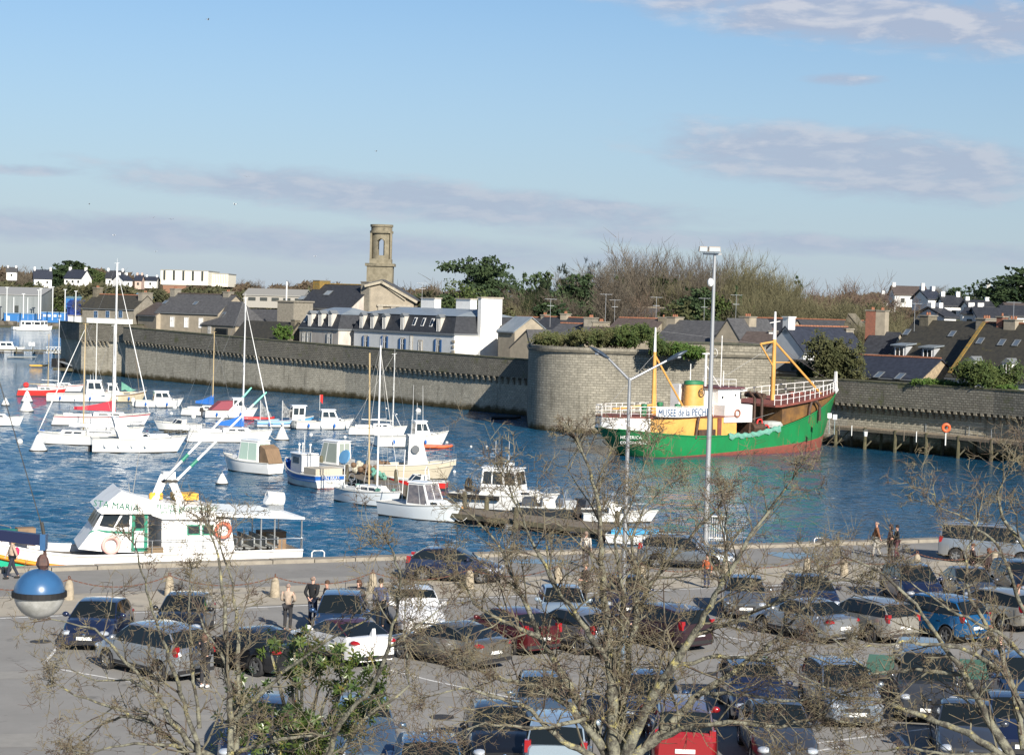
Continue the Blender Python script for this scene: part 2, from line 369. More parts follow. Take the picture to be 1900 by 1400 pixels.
qwall = mat('quay_wall_stone', (.16, .15, .13), .9, col2=(.06, .06, .045), scale=.8, bump=.5, bscale=8)
mb = MB(); a, b_ = qpt(-120, -.06), qpt(150, -.06)
mb.quad((a[0], a[1], -6), (b_[0], b_[1], -6), (b_[0], b_[1], -.4), (a[0], a[1], -.4)); tag(mb.build('quay_wall', qwall), kind='structure')
# ---- painted lines
paint = mat('road_paint', (.72, .71, .68), .7, col2=(.42, .41, .39), scale=3, lo=.45, hi=.7, detail=7)
def line(name, p, q, wd=.12):
    p, q = Vector(p), Vector(q); d = (q-p).normalized(); n = Vector((-d.y, d.x, 0))*wd/2; mb = MB()
    mb.add([v+Vector((0, 0, .008)) for v in (p-n, q-n, q+n, p+n)], [(0, 1, 2, 3)]); return tag(mb.build(name, paint), kind='structure')
line('road_marking', qpt(-90, 12.35), qpt(140, 12.35), .14)
for a, b_ in (((84, 1228), (135, 1166)), ((98, 1239), (246, 1265)), ((705, 1238), (800, 1262)), ((800, 1262), (960, 1296)), ((1385, 1395), (1770, 1345)), ((1665, 1362), (1700, 1400)),
              ((1290, 1170), (1420, 1195)), ((1470, 1400), (1560, 1385)), ((785, 1400), (800, 1352)), ((1000, 1290), (1080, 1306)), ((30, 1105), (80, 1072))):
    line('parking_line', G(*a), G(*b_), .11)
# ---- ville close ground, far land
def sst(a, b, x): t = min(1, max(0, (x-a)/(b-a))); return t*t*(3-2*t)
def th(x, y):
    k = sst(-.03, .09, x/max(y, 1))
    zl = -12+11.4*sst(760, 800, y)+10.5*sst(800, 1150, y)+7*sst(1150, 1900, y)
    zr = -3.2+5.6*sst(300, 345, y)+10.5*sst(350, 520, y)+5*sst(550, 900, y)
    return zl*(1-k)+zr*k+.6*math.sin(x*.021+y*.013)*sst(850, 1000, y)
land = mat('hill_grass', (.075, .085, .035), .95, col2=(.10, .085, .05), scale=.03, bump=.6, bscale=.6, col3=(.05, .045, .03), s3=.06, t3=.5)
rows = []
for j in range(60):
    y = 290*(3400/290)**(j/59); rows.append([(x*y/1000, y, th(x*y/1000, y)-(0 if j else 6)) for x in range(-420, 421, 20)])
mb = MB(); mb.grid(rows); tag(mb.build('hills', land, smooth=180), kind='structure')
# shore embankment
mb = MB(); rk = mat('shore_rock', (.16, .14, .11), .95, col2=(.07, .06, .045), scale=.25, bump=1, bscale=1.2)
for i in range(70):
    x = -330+i*5; h = 1.9+random.random()*1.0; mb.box(x, 806+random.random()*3, WZ+h/2-.2, 6, 8, h, rz=random.random(), tx=.7, ty=.5)
tag(mb.build('shore_rocks', rk), kind='structure')
# ================================================================ rampart walls
rampart = stone_mat('rampart_granite', (.58, .53, .42), (.43, .39, .31), (.24, .215, .165), .55, .27, .025, lich=None, wet=.55)
rampart_up = stone_mat('rampart_parapet_stone', (.30, .275, .225), (.19, .175, .145), (.09, .085, .065), .5, .26, .04, stain=(.035, .033, .025), lich=(.12, .125, .06))
bast = stone_mat('bastion_granite', (.385, .355, .285), (.28, .26, .21), (.15, .135, .105), .66, .29, .022, lich=None, wet=.25)
corbel_m = mat('corbel_granite', (.30, .265, .20), .9, col2=(.19, .17, .13), scale=1.5)
moss = mat('wall_top_moss', (.055, .06, .025), .95, col2=(.13, .12, .07), scale=1.2, bump=.8, bscale=8, col3=(.03, .035, .02), s3=2, t3=.5)
def strip(name, pts, zb, zt, th_, m, parent=None, vo=WZ, step=4.0, off=0.0):
    """wall following plan points; zb/zt: lists or numbers; uv = metres"""
    P = [xy(p) for p in pts]; k = len(P)
    zb = zb if isinstance(zb, list) else [zb]*k; zt = zt if isinstance(zt, list) else [zt]*k
    q = []; u = 0
    for i in range(k-1):
        d = P[i+1]-P[i]; n = max(1, int(d.length/step))
        for j in range(n+(i == k-2)):
            t = j/n; q.append((P[i]+d*t, zb[i]+(zb[i+1]-zb[i])*t, zt[i]+(zt[i+1]-zt[i])*t, u+d.length*t))
        u += d.length
    N_ = []
    for i in range(len(q)):
        d = (q[min(i+1, len(q)-1)][0]-q[max(i-1, 0)][0]).normalized(); N_.append(Vector((d.y, -d.x)))
    vs = []; uvs = []
    for (p, b, t, uu), n in zip(q, N_):
        o = p+n*off; r_ = p-n*th_
        vs += [(o.x, o.y, b), (o.x, o.y, t), (r_.x, r_.y, t), (r_.x, r_.y, b)]
        uvs += [(uu, b-vo), (uu, t-vo), (uu, t-vo+th_), (uu, b-vo)]
    fs = []; 
    for i in range(len(q)-1):
        a = i*4
        for j in range(4): fs.append((a+j, a+4+j, a+4+(j+1) % 4, a+(j+1) % 4))
    fs += [(0, 1, 2, 3), tuple(len(vs)-4+j for j in (3, 2, 1, 0))]
    mb = MB(); mb.add(vs, fs); me = bpy.data.meshes.new(name); me.from_pydata(vs, [], fs); me.materials.append(m)
    ul = me.uv_layers.new(name='UVMap')
    for l in me.loops: ul.data[l.index].uv = uvs[l.vertex_index]
    bm = bmesh.new(); bm.from_mesh(me); bmesh.ops.recalc_face_normals(bm, faces=bm.faces); bm.to_mesh(me); bm.free()
    o = bpy.data.objects.new(name, me); COL.objects.link(o)
    if parent: o.parent = parent; KIDS.setdefault(parent.name, []).append(o)
    return o
def corbel(parent, p, u, n, z, wd=.34, out=.55, h=.95):
    mb = MB(); U = Vector((u.x, u.y, 0)); Nn = Vector((n.x, n.y, 0)); P = Vector((p.x, p.y, z))
    prof = [(0, 0), (out, 0), (out, -.28*h), (out*.66, -.34*h), (out*.66, -.62*h), (out*.33, -.68*h), (out*.33, -h*.95), (0, -h)]
    pts = [P-U*(wd/2)+Nn*a+Vector((0, 0, b)) for a, b in prof]; mb.extr(pts, U*wd); return mb.build('corbel', corbel_m, parent)
def rampart_wall(name, label, pts, ztop, zcor, group=None, spacing=1.2, thick=2.5, out=.55, cw=.34, mossy=True, skip=()):
    root = empty(name, (0, 0, 0), 0, label, 'wall', group)
    strip('masonry', pts, WZ-1.5, [z+.05 for z in zcor], thick, rampart, root)
    strip('parapet', pts, zcor, ztop, thick-.01, rampart_up, root, off=out)
    strip('wall_top', pts, [z-.02 for z in ztop], [z+.10 for z in ztop], thick*.55, moss, root, off=out+.06, step=1.5)
    P = [xy(p) for p in pts]; tot = sum((P[i+1]-P[i]).length for i in range(len(P)-1)); s = spacing/2; cnt = 0
    while s < tot and cnt < 100:
        t = s
        for i in range(len(P)-1):
            d = (P[i+1]-P[i]); l = d.length
            if t <= l: break
            t -= l
        u = d/l; n = Vector((u.y, -u.x)); z = zcor[i]+(zcor[i+1]-zcor[i])*t/l
        corbel(root, P[i]+u*t, u, n, z, cw, out); s += spacing; cnt += 1
    return root
# left curtain wall
lw = [(232, 700), (480, 724), (640, 738), (880, 762), (985, 772)]
lwp = [G(a, b, WZ) for a, b in lw]
def zz(pts, ys):  # heights at plan points for given image rows
    out = []
    for (p, q) in zip(pts, ys): out.append(zat(q[0], q[1], (p-CP).dot(fw)))
    return out
LT = zz(lwp, [(232, 607), (480, 629), (640, 642), (880, 660), (985, 668)])
LC = zz(lwp, [(232, 631), (480, 660), (640, 673), (880, 694), (985, 702)])
rampart_wall('rampart_wall', 'long granite curtain wall with a row of small corbels left of the round bastion', lwp, LT, LC, spacing=1.22)
# corner tower at far left
ta, tb = G(150, 694, WZ), G(232, 699, WZ)
tw = empty('corner_tower', (0, 0, 0), 0, 'square corner tower of the rampart with one dark side, far left end of the wall', 'tower')
tc_ = Vector((ta.x-7.4, ta.y+16, 0))
TZ = zat(190, 601, (ta-CP).dot(fw)); TC = zat(190, 632, (ta-CP).dot(fw))
strip('masonry', [tc_, ta, tb, tb+Vector((3, 16, 0))], WZ-1.5, TC+.05, .8, rampart, tw)
strip('parapet', [tc_, ta, tb, tb+Vector((3, 16, 0))], TC, TZ, .8, rampart_up, tw, off=.5)
strip('wall_top', [tc_, ta, tb, tb+Vector((3, 16, 0))], TZ-.02, TZ+.15, .8, moss, tw, off=.56)
u = (xy(tb)-xy(ta)).normalized(); n = Vector((u.y, -u.x))
for i in range(7): corbel(tw, xy(ta)+u*(.6+i*1.05), u, n, TC, .36, .5)
mb = MB(); q = (xy(ta)+xy(tb))/2; mb.prism([(ta.x, ta.y+.5), (tb.x, tb.y+.5), (tb.x+2, tb.y+15), (ta.x-2, ta.y+15)], TZ-1.3, TZ-1.2); mb.build('walkway', moss, tw)
# round bastion, then its long flank, then right curtain
BD = Dg(1060, 803, WZ); bx0 = xy(G(1060, 803, WZ)); Rb = 8.6
tanp = G(979, 790, WZ); bc = Vector((tanp.x+Rb, G(1060, 803, WZ).y+Rb))
bpts = []
for i in range(21):
    a = math.pi+ (math.pi/2)*(i/20)*1.0 + .0
    bpts.append(bc+Vector((math.cos(a), math.sin(a)))*Rb)
bpts = [bpts[0]+Vector((0, 22))]+bpts
fl = Wp(1432, 800, bpts[-1].y-1.5)
bpts.append(xy(fl)); bpts.append(xy(fl)+Vector((1.2, 16)))
BT = zat(1060, 648, bc.y-Rb)
root = empty('round_bastion', (0, 0, 0), 0, 'big round granite bastion with a long straight flank behind the green trawler', 'bastion')
strip('masonry', bpts, WZ-1.5, BT-.38, 1.5, bast, root, step=1.2)
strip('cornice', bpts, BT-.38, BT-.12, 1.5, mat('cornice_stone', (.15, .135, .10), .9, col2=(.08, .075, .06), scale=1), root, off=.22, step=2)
strip('parapet', bpts, BT-.12, BT+.25, 1.2, bast, root, off=-.15, step=2)
mb = MB(); mb.prism([(p.x, p.y) for p in [bc+Vector((math.cos(math.pi+.02+i*.155), math.sin(math.pi+.02+i*.155)))*(Rb-.5) for i in range(11)]]+[(fl.x-.6, fl.y+.6), (fl.x, fl.y+15), (bc.x-7.5, bc.y+20)], BT-.6, BT-.2)
mb.build('roof_terrace', mat('terrace_turf', (.10, .11, .04), .95, col2=(.14, .13, .07), scale=.8, bump=.5, bscale=5), root)
# low block with dark-tiled strip on top of the flank
s_ = Seg(bc+Vector((6, -Rb+3.5)), xy(fl)+Vector((-.6, 3.0)))
strip('upper_wall', [s_.a, s_.b], BT-.3, BT+1.0, .7, bast, root)
strip('upper_coping', [s_.a-s_.n*.2, s_.b-s_.n*.2], BT+1.0, BT+1.25, .9, mat('dark_coping', (.05, .055, .045), .9, col2=(.10, .10, .07), scale=1.5), root, off=.35)
rwp = [G(1425, 814, WZ), G(1540, 823, WZ), G(1700, 838, WZ), G(1850, 852, WZ), G(2060, 874, WZ)]
rwp.append(rwp[-1]+(rwp[-1]-rwp[-2])*1.6)
RTz = zz(rwp[:-1], [(1425, 700), (1540, 703), (1700, 713), (1850, 723), (2060, 737)])
RC = zz(rwp[:-1], [(1425, 738), (1540, 744), (1700, 757), (1850, 768), (2060, 784)])
RTz.append(RTz[-1]); RC.append(RC[-1])
rampart_wall('rampart_wall', 'curtain wall with large widely spaced corbels right of the trawler, above the wooden jetty', rwp, RTz, RC, spacing=.84, out=.85, cw=.38)
# ground inside the walls
mb = MB(); mb.prism([(lwp[0].x, lwp[0].y+3), (lwp[-1].x, lwp[-1].y+3), (bc.x, bc.y+6), (fl.x, fl.y+5), (rwp[1].x, rwp[1].y+3), (rwp[-1].x+10, rwp[-1].y+3), (rwp[-1].x+60, 330), (-75, 400), (lwp[0].x-6, lwp[0].y+10)], -1, 1.6)
tag(mb.build('old_town_ground', mat('town_ground', (.12, .11, .09), .95, col2=(.07, .08, .04), scale=.3)), kind='structure')
# green growth on the bastion and the wall
# ================================================================ buildings
def roof_mat(name, c, c2=None, lich=None, t3=.6, s3=.8):
    return mat(name, c, .62, col2=c2 or tuple(x*1.7 for x in c), scale=2.2, bump=.5, bscale=7, col3=lich, s3=s3, t3=t3, spec=.35, detail=8, aniso=(1, 1, 1.6))
slate = roof_mat('slate_dark', (.026, .028, .033)); slate_g = roof_mat('slate_grey', (.058, .058, .06)); slate_m = roof_mat('slate_mossy', (.034, .033, .029), (.06, .055, .042), (.13, .11, .035), .64, .5)
slate_b = roof_mat('slate_blue', (.022, .026, .038)); slate_br = roof_mat('slate_brownish', (.07, .055, .048)); zinc = mat('zinc_sheet', (.33, .37, .40), .4, .3, col2=(.24, .28, .31), scale=.6, aniso=(6, 1, 1))
lichen_o = mat('orange_lichen', (.30, .17, .03), .95, col2=(.14, .12, .05), scale=3, bump=.5, bscale=8)
w_white = mat('white_render', (.82, .81, .78), .85, col2=(.70, .69, .66), scale=.7, lo=.5, hi=.8); w_shaded = mat('shaded_white_render', (.62, .64, .65), .85, col2=(.52, .54, .54), scale=.8, lo=.45, hi=.8)  # second one: white render with the bluish shade put into its colour
w_grey = mat('grey_stone_wall', (.27, .245, .20), .9, col2=(.19, .175, .14), scale=2.5, bump=.6, bscale=5); w_beige = mat('beige_render', (.36, .31, .235), .9, col2=(.27, .235, .18), scale=1, bump=.2, bscale=8)
w_stone = mat('warm_rubble_stone', (.40, .31, .20), .9, col2=(.22, .175, .12), scale=3.2, bump=.8, bscale=5); w_dark = mat('weathered_stone', (.19, .165, .12), .95, col2=(.10, .09, .065), scale=1.8, bump=.6, bscale=5)
w_stain = mat('stained_render', (.52, .49, .44), .9, col2=(.36, .30, .27), scale=.8, lo=.4, hi=.75, aniso=(1, 1, .3)); terra = mat('terracotta', (.33, .135, .075), .85, col2=(.20, .09, .05), scale=4)
lead = mat('lead_flashing', (.20, .215, .225), .5, .2); frame_w = mat('window_frame_white', (.78, .78, .76), .5); frame_b = mat('blue_shutter_paint', (.03, .10, .25), .5); frame_g = mat('grey_frame', (.35, .36, .37), .6)
dglass = glass('dark_window_glass'); surround = mat('granite_surround', (.42, .375, .30), .9, col2=(.3, .27, .22), scale=3)
class House:
    """A, B = (px, py, D) ends of the front eave line; local x along the front, y away, z up"""
    def __init__(s, name, label, A, B, depth, ridge=None, base=0.8, wall=None, roof=None, kind='gable', group=None, cat='house', over=.25, rtile=None, z1=None, rz_=None, hip=0, ridge_y=.5, level=None):
        a, b = Wp(*A), Wp(*B); s.ez = (a.z+b.z)/2 if level is None else level; s.base = base; s.dep = depth
        s.seg = Seg(a, b); s.w = s.seg.L; ang = math.atan2(s.seg.u.y, s.seg.u.x); s.ang = ang
        s.root = empty(name, (a.x, a.y, 0), ang, label, cat, group)
        s.kind = kind; wall = wall or w_grey; roof = roof or slate; s.roofm = roof
        if kind == 'gable':
            ya = a.y; s.rz = zat(ridge[0], ridge[1], (A[2]+B[2])/2+depth*ridge_y) if rz_ is None else rz_; ry = depth*ridge_y
            mb = MB(); mb.extr([(0, 0, base), (0, depth, base), (0, depth, s.ez-.02), (0, ry, s.rz-.12), (0, 0, s.ez-.02)], (s.w, 0, 0)); mb.build('wall', wall, s.root)
            sl_ = (s.rz-s.ez)/ry; sb = (s.rz-s.ez)/(depth-ry); t = .14; o = over; mb = MB()
            mb.extr([(-.12+hip, -o, s.ez-o*sl_+.03), (-.12+hip, ry, s.rz+.03), (-.12+hip, depth+o, s.ez-o*sb+.03), (-.12+hip, depth+o, s.ez-o*sb+.03+t), (-.12+hip, ry, s.rz+.03+t), (-.12+hip, -o, s.ez-o*sl_+.03+t)], (s.w+.24-2*hip, 0, 0))
            s.roof = mb.build('roof', roof, s.root); s.plane = (Vector((0, 0, s.ez+.17)), Vector((0, -sl_, 1)).normalized()); s.ry = ry
            mb = MB(); mb.beam((-.15, -o, s.ez-o*sl_-.02), (s.w+.15, -o, s.ez-o*sl_-.02), .12, .12); mb.build('gutter', lead, s.root)
            if rtile:
                mb = MB(); n = max(3, int(s.w/.42))
                for i in range(n): mb.box(s.w*(i+.5)/n, ry, s.rz+.17+t/2, s.w/n*.9, .26, .16, tx=1, ty=.4)
                mb.build('ridge_tiles', rtile, s.roof)
        elif kind == 'front':      # gable faces the viewer; ridge = (px, py)
            rx = s.seg.loc(ridge[0], ridge[1])[0]; rx = min(max(rx, .15*s.w), .85*s.w); s.rz = s.seg.hit(ridge[0], ridge[1]).z if rz_ is None else rz_
            mb = MB(); mb.extr([(0, 0, base), (s.w, 0, base), (s.w, 0, s.ez-.02), (rx, 0, s.rz-.12), (0, 0, s.ez-.02)], (0, depth, 0)); mb.build('wall', wall, s.root)
            o = .12; t = .14; mb = MB(); sa = (s.rz-s.ez)/rx; sb = (s.rz-s.ez)/(s.w-rx)
            mb.extr([(-o, -.1, s.ez-o*sa+.02), (rx, -.1, s.rz+.02), (s.w+o, -.1, s.ez-o*sb+.02), (s.w+o, -.1, s.ez-o*sb+.02+t), (rx, -.1, s.rz+.02+t), (-o, -.1, s.ez-o*sa+.02+t)], (0, depth+.2, 0))
            s.roof = mb.build('roof', roof, s.root); s.ry = depth/2
        elif kind == 'hip':
            s.rz = zat(ridge[0], ridge[1], (A[2]+B[2])/2+depth/2) if rz_ is None else rz_; h = hip or depth/2
            mb = MB(); mb.box(s.w/2, depth/2, (base+s.ez)/2, s.w, depth, s.ez-base); mb.build('wall', wall, s.root)
            o = over; z = s.ez; mb = MB(); v = [(-o, -o, z), (s.w+o, -o, z), (s.w+o, depth+o, z), (-o, depth+o, z), (h, depth/2, s.rz), (s.w-h, depth/2, s.rz)]
            mb.add(v, [(0, 1, 5, 4), (1, 2, 5), (2, 3, 4, 5), (3, 0, 4), (3, 2, 1, 0)]); s.roof = mb.build('roof', roof, s.root)
            sl_ = (s.rz-s.ez)/(depth/2); s.plane = (Vector((0, 0, s.ez)), Vector((0, -sl_, 1)).normalized()); s.ry = depth/2
        elif kind == 'flat':
            s.rz = s.ez; mb = MB(); mb.box(s.w/2, depth/2, (base+s.ez)/2, s.w, depth, s.ez-base); mb.build('wall', wall, s.root)
            mb = MB(); mb.box(s.w/2, depth/2, s.ez+.12, s.w+.4, depth+.4, .24); s.roof = mb.build('roof', roof, s.root)
    def chim(s, x, y=None, wd=.9, dp=1.4, h=1.2, m=None, z0=None, pots=2, cap=None):
        y = s.ry if y is None else y; z0 = (s.ez if z0 is None else z0); top = s.rz+h; mb = MB(); mb.box(x, y, (z0+top)/2, wd, dp, top-z0)
        c = mb.build('chimney', m or w_grey, s.roof); mb = MB(); mb.box(x, y, top+.07, wd+.18, dp+.18, .14); mb.build('chimney_cap', cap or w_grey, c) if False else mb.build('chimney_cap', cap or w_grey, s.roof)
        if pots:
            mb = MB()
            for i in range(pots): mb.lathe([(.11, 0), (.14, .04), (.10, .32), (.13, .36)], (x, y+(i-(pots-1)/2)*.42, top+.13), 8)
            mb.build('chimney_pots', terra, s.roof)
        return c
    def win(s, px, py, wd=1.0, h=1.4, fr=None, shut=None, sur=True, closed=None, lx=None, lz=None, name='window'):
        if lx is None: lx, lz = s.seg.loc(px, py)
        if sur:
            mb = MB(); mb.box(lx, -.01, lz, wd+.34, .06, h+.36); mb.build('window_surround', surround, s.root)
        mb = MB(); y = -.07; t = .07
        for dx in (-wd/2+t/2, 0, wd/2-t/2): mb.box(lx+dx, y, lz, t, .05, h)
        for dz in (-h/2+t/2, .12*h, h/2-t/2): mb.box(lx, y-.002, lz+dz, wd, .05, t)
        f = mb.build(name, fr or frame_w, s.root)
        mb = MB(); mb.box(lx, -.045, lz, wd-.02, .03, h-.02); mb.build('pane', closed or dglass, f)
        if shut:
            for sg in (-1, 1):
                mb = MB(); mb.box(lx+sg*(wd/2+wd*.27), -.09, lz, wd*.5, .05, h+.05); mb.box(lx+sg*(wd/2+wd*.27), -.12, lz, wd*.36, .03, h-.2); mb.build('shutter', shut, s.root)
    def sky(s, px, py, wd=.7, h=1.0, m=None):
        r = ray(px, py); c, n = math.cos(-s.ang), math.sin(-s.ang); o = s.root.location
        def L(v): x, y = v.x-o.x, v.y-o.y; return Vector((x*c-y*n, x*n+y*c, v.z))
        p0, p1 = L(CP), L(CP+r*1000); d = p1-p0; t = (s.plane[0]-p0).dot(s.plane[1])/d.dot(s.plane[1]); p = p0+d*t
        u = Vector((1, 0, 0)); nn = s.plane[1]; v = nn.cross(u)
        mb = MB()
        for a, b, ww, hh in ((-wd/2, 0, .1, h), (wd/2, 0, .1, h), (0, h/2, wd+.1, .1), (0, -h/2, wd+.1, .1)):
            q = p+u*a+v*b+nn*.07; mb.extr([q-u*ww/2-v*hh/2, q+u*ww/2-v*hh/2, q+u*ww/2+v*hh/2, q-u*ww/2+v*hh/2], nn*.06)
        f = mb.build('skylight', lead, s.roof)
        mb = MB(); q = p+nn*.05; mb.extr([q-u*wd/2-v*h/2, q+u*wd/2-v*h/2, q+u*wd/2+v*h/2, q-u*wd/2+v*h/2], nn*.05); mb.build('skylight_pane', m or mat('skylight_glass', (.10, .13, .17), .08, spec=.9), s.roof)
    def dormer(s, px, py, wd=1.3, h=1.5, kind='gable', m=None, roofm=None, dep=2.0, lx=None, lz=None, yf=.15):
        if lx is None: lx, lz = s.seg.loc(px, py)
        mb = MB(); mb.box(lx, yf+dep/2, lz, wd, dep, h); d = mb.build('dormer', m or frame_w, s.roof)
        z = lz+h/2; mb = MB()
        if kind == 'gable': mb.extr([(lx-wd/2-.12, yf-.15, z-.02), (lx+wd/2+.12, yf-.15, z-.02), (lx, yf-.15, z+wd*.45)], (0, dep, 0))
        else: mb.extr([(lx-wd/2-.3, yf-.35, z+.02), (lx-wd/2-.3, yf+dep+1.2, z+.45), (lx-wd/2-.3, yf+dep+1.2, z+.57), (lx-wd/2-.3, yf-.35, z+.14)], (wd+.6, 0, 0))
        mb.build('dormer_roof', roofm or lead, s.roof)
        mb = MB(); mb.box(lx, yf-.02, lz-.02, wd*.68, .05, h*.8); mb.build('dormer_pane', dglass, s.roof)
        mb = MB()
        for dx in (-wd*.34, 0, wd*.34): mb.box(lx+dx, yf-.06, lz-.02, .07, .06, h*.82)
        mb.build('dormer_frame', frame_w, s.roof)
# --- left group
H = House('stone_house', 'long grey stone house with orange ridge and blue-framed windows behind the corner tower', (153, 570, 356), (249, 573, 350), 7, (200, 548), wall=w_grey, roof=slate_m, rtile=terra)
for x in (178, 200, 224): H.win(x, 583, .8, 1.2, fr=mat('blue_frame', (.10, .22, .42), .6), sur=True)
H.chim(.5, wd=1.0, dp=1.6, h=1.3, m=w_dark); H.chim(H.w-.4, wd=.9, dp=3.0, h=.6, m=w_grey, z0=1)
mb = MB(); mb.box(H.w/2+.6, -.25, zat(200, 600, 352)-.9, H.w-1.6, .3, 3.6); mb.build('white_base', w_white, H.root)
H = House('stone_house', 'beige stone house with three white shuttered windows and two skylights above the long wall', (290, 578, 344), (405, 581, 336), 9, (330, 546), wall=w_beige, roof=slate_g, rtile=slate_br)
for x, y in ((320, 597), (346, 598), (373, 599)): H.win(x, y, .95, 1.75, fr=w_white, sur=True, closed=w_white)
H.sky(307, 561, .8, 1.0); H.sky(363, 563, .8, 1.0); H.chim(.3, wd=1.1, dp=1.7, h=.9, m=w_grey); H.chim(H.w-1.8, wd=1.3, dp=1.4, h=.6, m=w_grey)
H = House('lean_to_house', 'low beige lean-to with a sloping lead verge left of the shuttered house', (256, 578, 350), (290, 590, 343), 7, (283, 562), wall=w_beige, roof=slate_br)
H = House('hipped_house', 'small house with a steep hipped slate roof and a tall skylight', (374, 601, 338), (437, 606, 331), 7, (425, 559), wall=w_beige, roof=slate_g, kind='hip', hip=2.9)
H.sky(414, 585, .9, 1.3); H.win(389, 612, .8, 1.2)
mb = MB(); mb.box(H.w*.62, -.15, H.ez-1.6, 3.2, .3, 2.3); mb.build('glazed_porch', dglass, H.root)
H = House('slate_house', 'low grey-roofed house behind the hipped roof, left of the big chimney wall', (438, 601, 340), (520, 604, 334), 8, (480, 575), wall=w_grey, roof=slate_g)
H = House('outbuilding', 'low dark-roofed outbuilding just behind the rampart with ivy at its right end', (432, 625, 324), (532, 630, 314), 5, (480, 597), wall=w_dark, roof=slate_m)
H.chim(H.w-.9, wd=1.0, dp=1.2, h=.5, m=w_dark, pots=0)
H = House('chimney_wall', 'tall bare grey gable wall with a white aerial mast left of the mansard houses', (515, 560, 326), (545, 560, 324), 5, (530, 558), wall=w_grey, roof=w_grey, kind='flat', cat='gable wall')
mb = MB(); mb.tube([(H.w*.3, 1, H.ez), (H.w*.3, 1, H.ez+3.4)], .13); mb.build('aerial_mast', frame_w, H.root)
H = House('big_slate_house', 'tall slate-roofed house with yellow lichen gable and two skylights left of the church', (549, 568, 332), (650, 573, 324), 11, (610, 529), wall=w_stain, roof=slate, rtile=lichen_o)
H.sky(561, 553, 1.3, 1.0, zinc); H.sky(609, 544, 1.3, 1.3, zinc); H.chim(.6, wd=1.6, dp=2.6, h=.7, m=lichen_o, pots=0); H.chim(H.w+.2, wd=1.9, dp=4.5, h=.6, m=w_grey, pots=0, z0=1)
# --- church
cw_m = stone_mat('church_ashlar', (.33, .28, .20), (.25, .21, .15), (.14, .12, .09), 1.0, .45, .03, stain=(.12, .105, .08), lich=(.20, .17, .09))
ch = mat('church_stone', (.25, .22, .155), .9, col2=(.16, .14, .095), scale=1.2, bump=.8, bscale=4, col3=(.11, .10, .07), s3=.5, t3=.55)
cD = 338; cx = Wp(706, 520, cD); ppm = FPX/cD
def cz(y): return zat(706, y, cD)
root = empty('church_tower', (cx.x, cx.y, 0), 0, 'old stone bell tower, open at the top, standing above the roofs', 'tower')
mb = MB(); r = 18.0/ppm; zb, zt_ = cz(495), cz(417)
n = 48; ops = []      # hollow octagonal-round lantern with arched openings front and back
zo0, zo1 = cz(474), cz(450)
def ring(r0, r1, z0, z1, skip=None):
    for j in range(n):
        if skip and skip(j): continue
        a0, a1 = 2*math.pi*j/n, 2*math.pi*(j+1)/n
        v = [(rr*math.cos(a), rr*math.sin(a), z) for z in (z0, z1) for rr, a in ((r0, a0), (r1, a0), (r1, a1), (r0, a1))]
        mb.add(v, [(3, 2, 1, 0), (4, 5, 6, 7), (0, 1, 5, 4), (1, 2, 6, 5), (2, 3, 7, 6), (3, 0, 4, 7)])
def sk(k):
    def f(j):
        c = (j+.5)/n*360
        return min(abs(c-270), abs(c-90)) < k
    return f
ring(r-.5, r, zb, zo0); ring(r-.5, r, zo0, zo1, sk(25)); h = (zo1-zo0)
ring(r-.5, r, zo1, zo1+.3, sk(21)); ring(r-.5, r, zo1+.3, zo1+.5, sk(14)); ring(r-.5, r, zo1+.5, zo1+.62, sk(7)); ring(r-.5, r, zo1+.62, zt_-1.5)
mb.build('lantern', ch, root)
mb = MB(); ring(r-.6, r+.35, zt_-1.5, zt_-1.1); ring(r-.6, r+.15, zt_-1.1, zt_-.4); ring(r-.6, r+.3, zt_-.4, zt_); mb.lathe([(r-.55, zt_-.9), (r-.55, zt_-.8)], (0, 0, 0), 24); mb.build('cornice', ch, root)
mb = MB(); zc0 = cz(547); mb.prism([(-r-.6, -r-.4), (r+.5, -r-.4), (r+.5, r), (-r-.6, r)], 1, cz(492)-.2); mb.build('tower_base', ch, root)
mb = MB(); mb.prism([(-r-.9, -r-.7), (r+.8, -r-.7), (r+.8, r+.3), (-r-.9, r+.3)], cz(492)-.2, cz(489)); mb.prism([(-r-.2, -r-.1), (r+.2, -r-.1), (r+.2, r), (-r-.2, r)], cz(489), cz(484)+.3)
mb.build('string_course', ch, root)
for sx in (-1, 1): mb = MB(); mb.box(sx*(r+.05), -r*.55, (zb+zt_-1.5)/2, .35, .6, zt_-1.5-zb); mb.build('buttress', ch, root)
a, b_ = Wp(683, 549, 326), Wp(768, 551, 326); w_ = (b_-a).length
root = empty('stone_church', (a.x, a.y, 0), math.atan2(b_.y-a.y, b_.x-a.x), 'classical stone church front with a triangular pediment below the bell tower', 'church')
apx = zat(703, 519, 318); ez = a.z-1.0; axx = (Wp(703, 519, 318)-a).x
mb = MB(); mb.extr([(0, 0, 1), (w_, 0, 1), (w_, 0, ez), (axx, 0, apx-.4), (0, 0, zat(683, 532, 318))], (0, 16, 0)); mb.build('wall', w_beige, root)
mb = MB(); mb.beam((axx-.2, -.1, apx-.2), (w_+.6, -.1, ez+.15), 1.0, .42); mb.beam((axx+.1, -.1, apx-.2), (-.6, -.1, zat(683, 530, 318)), 1.0, .42); mb.beam((axx+.6, -.05, apx-.95), (w_-1.4, -.05, ez+.5), .5, .22); mb.build('pediment', mat('pediment_stone', (.42, .37, .28), .85, col2=(.3, .27, .21), scale=1.5), root)
mb = MB(); mb.box(w_*.58, -.12, ez-.5, w_*.75, .5, .35)
for i in range(3): mb.box(w_*(.28+.28*i), -.1, ez-2.2, .8, .35, 3.0)
mb.build('entablature', surround, root)
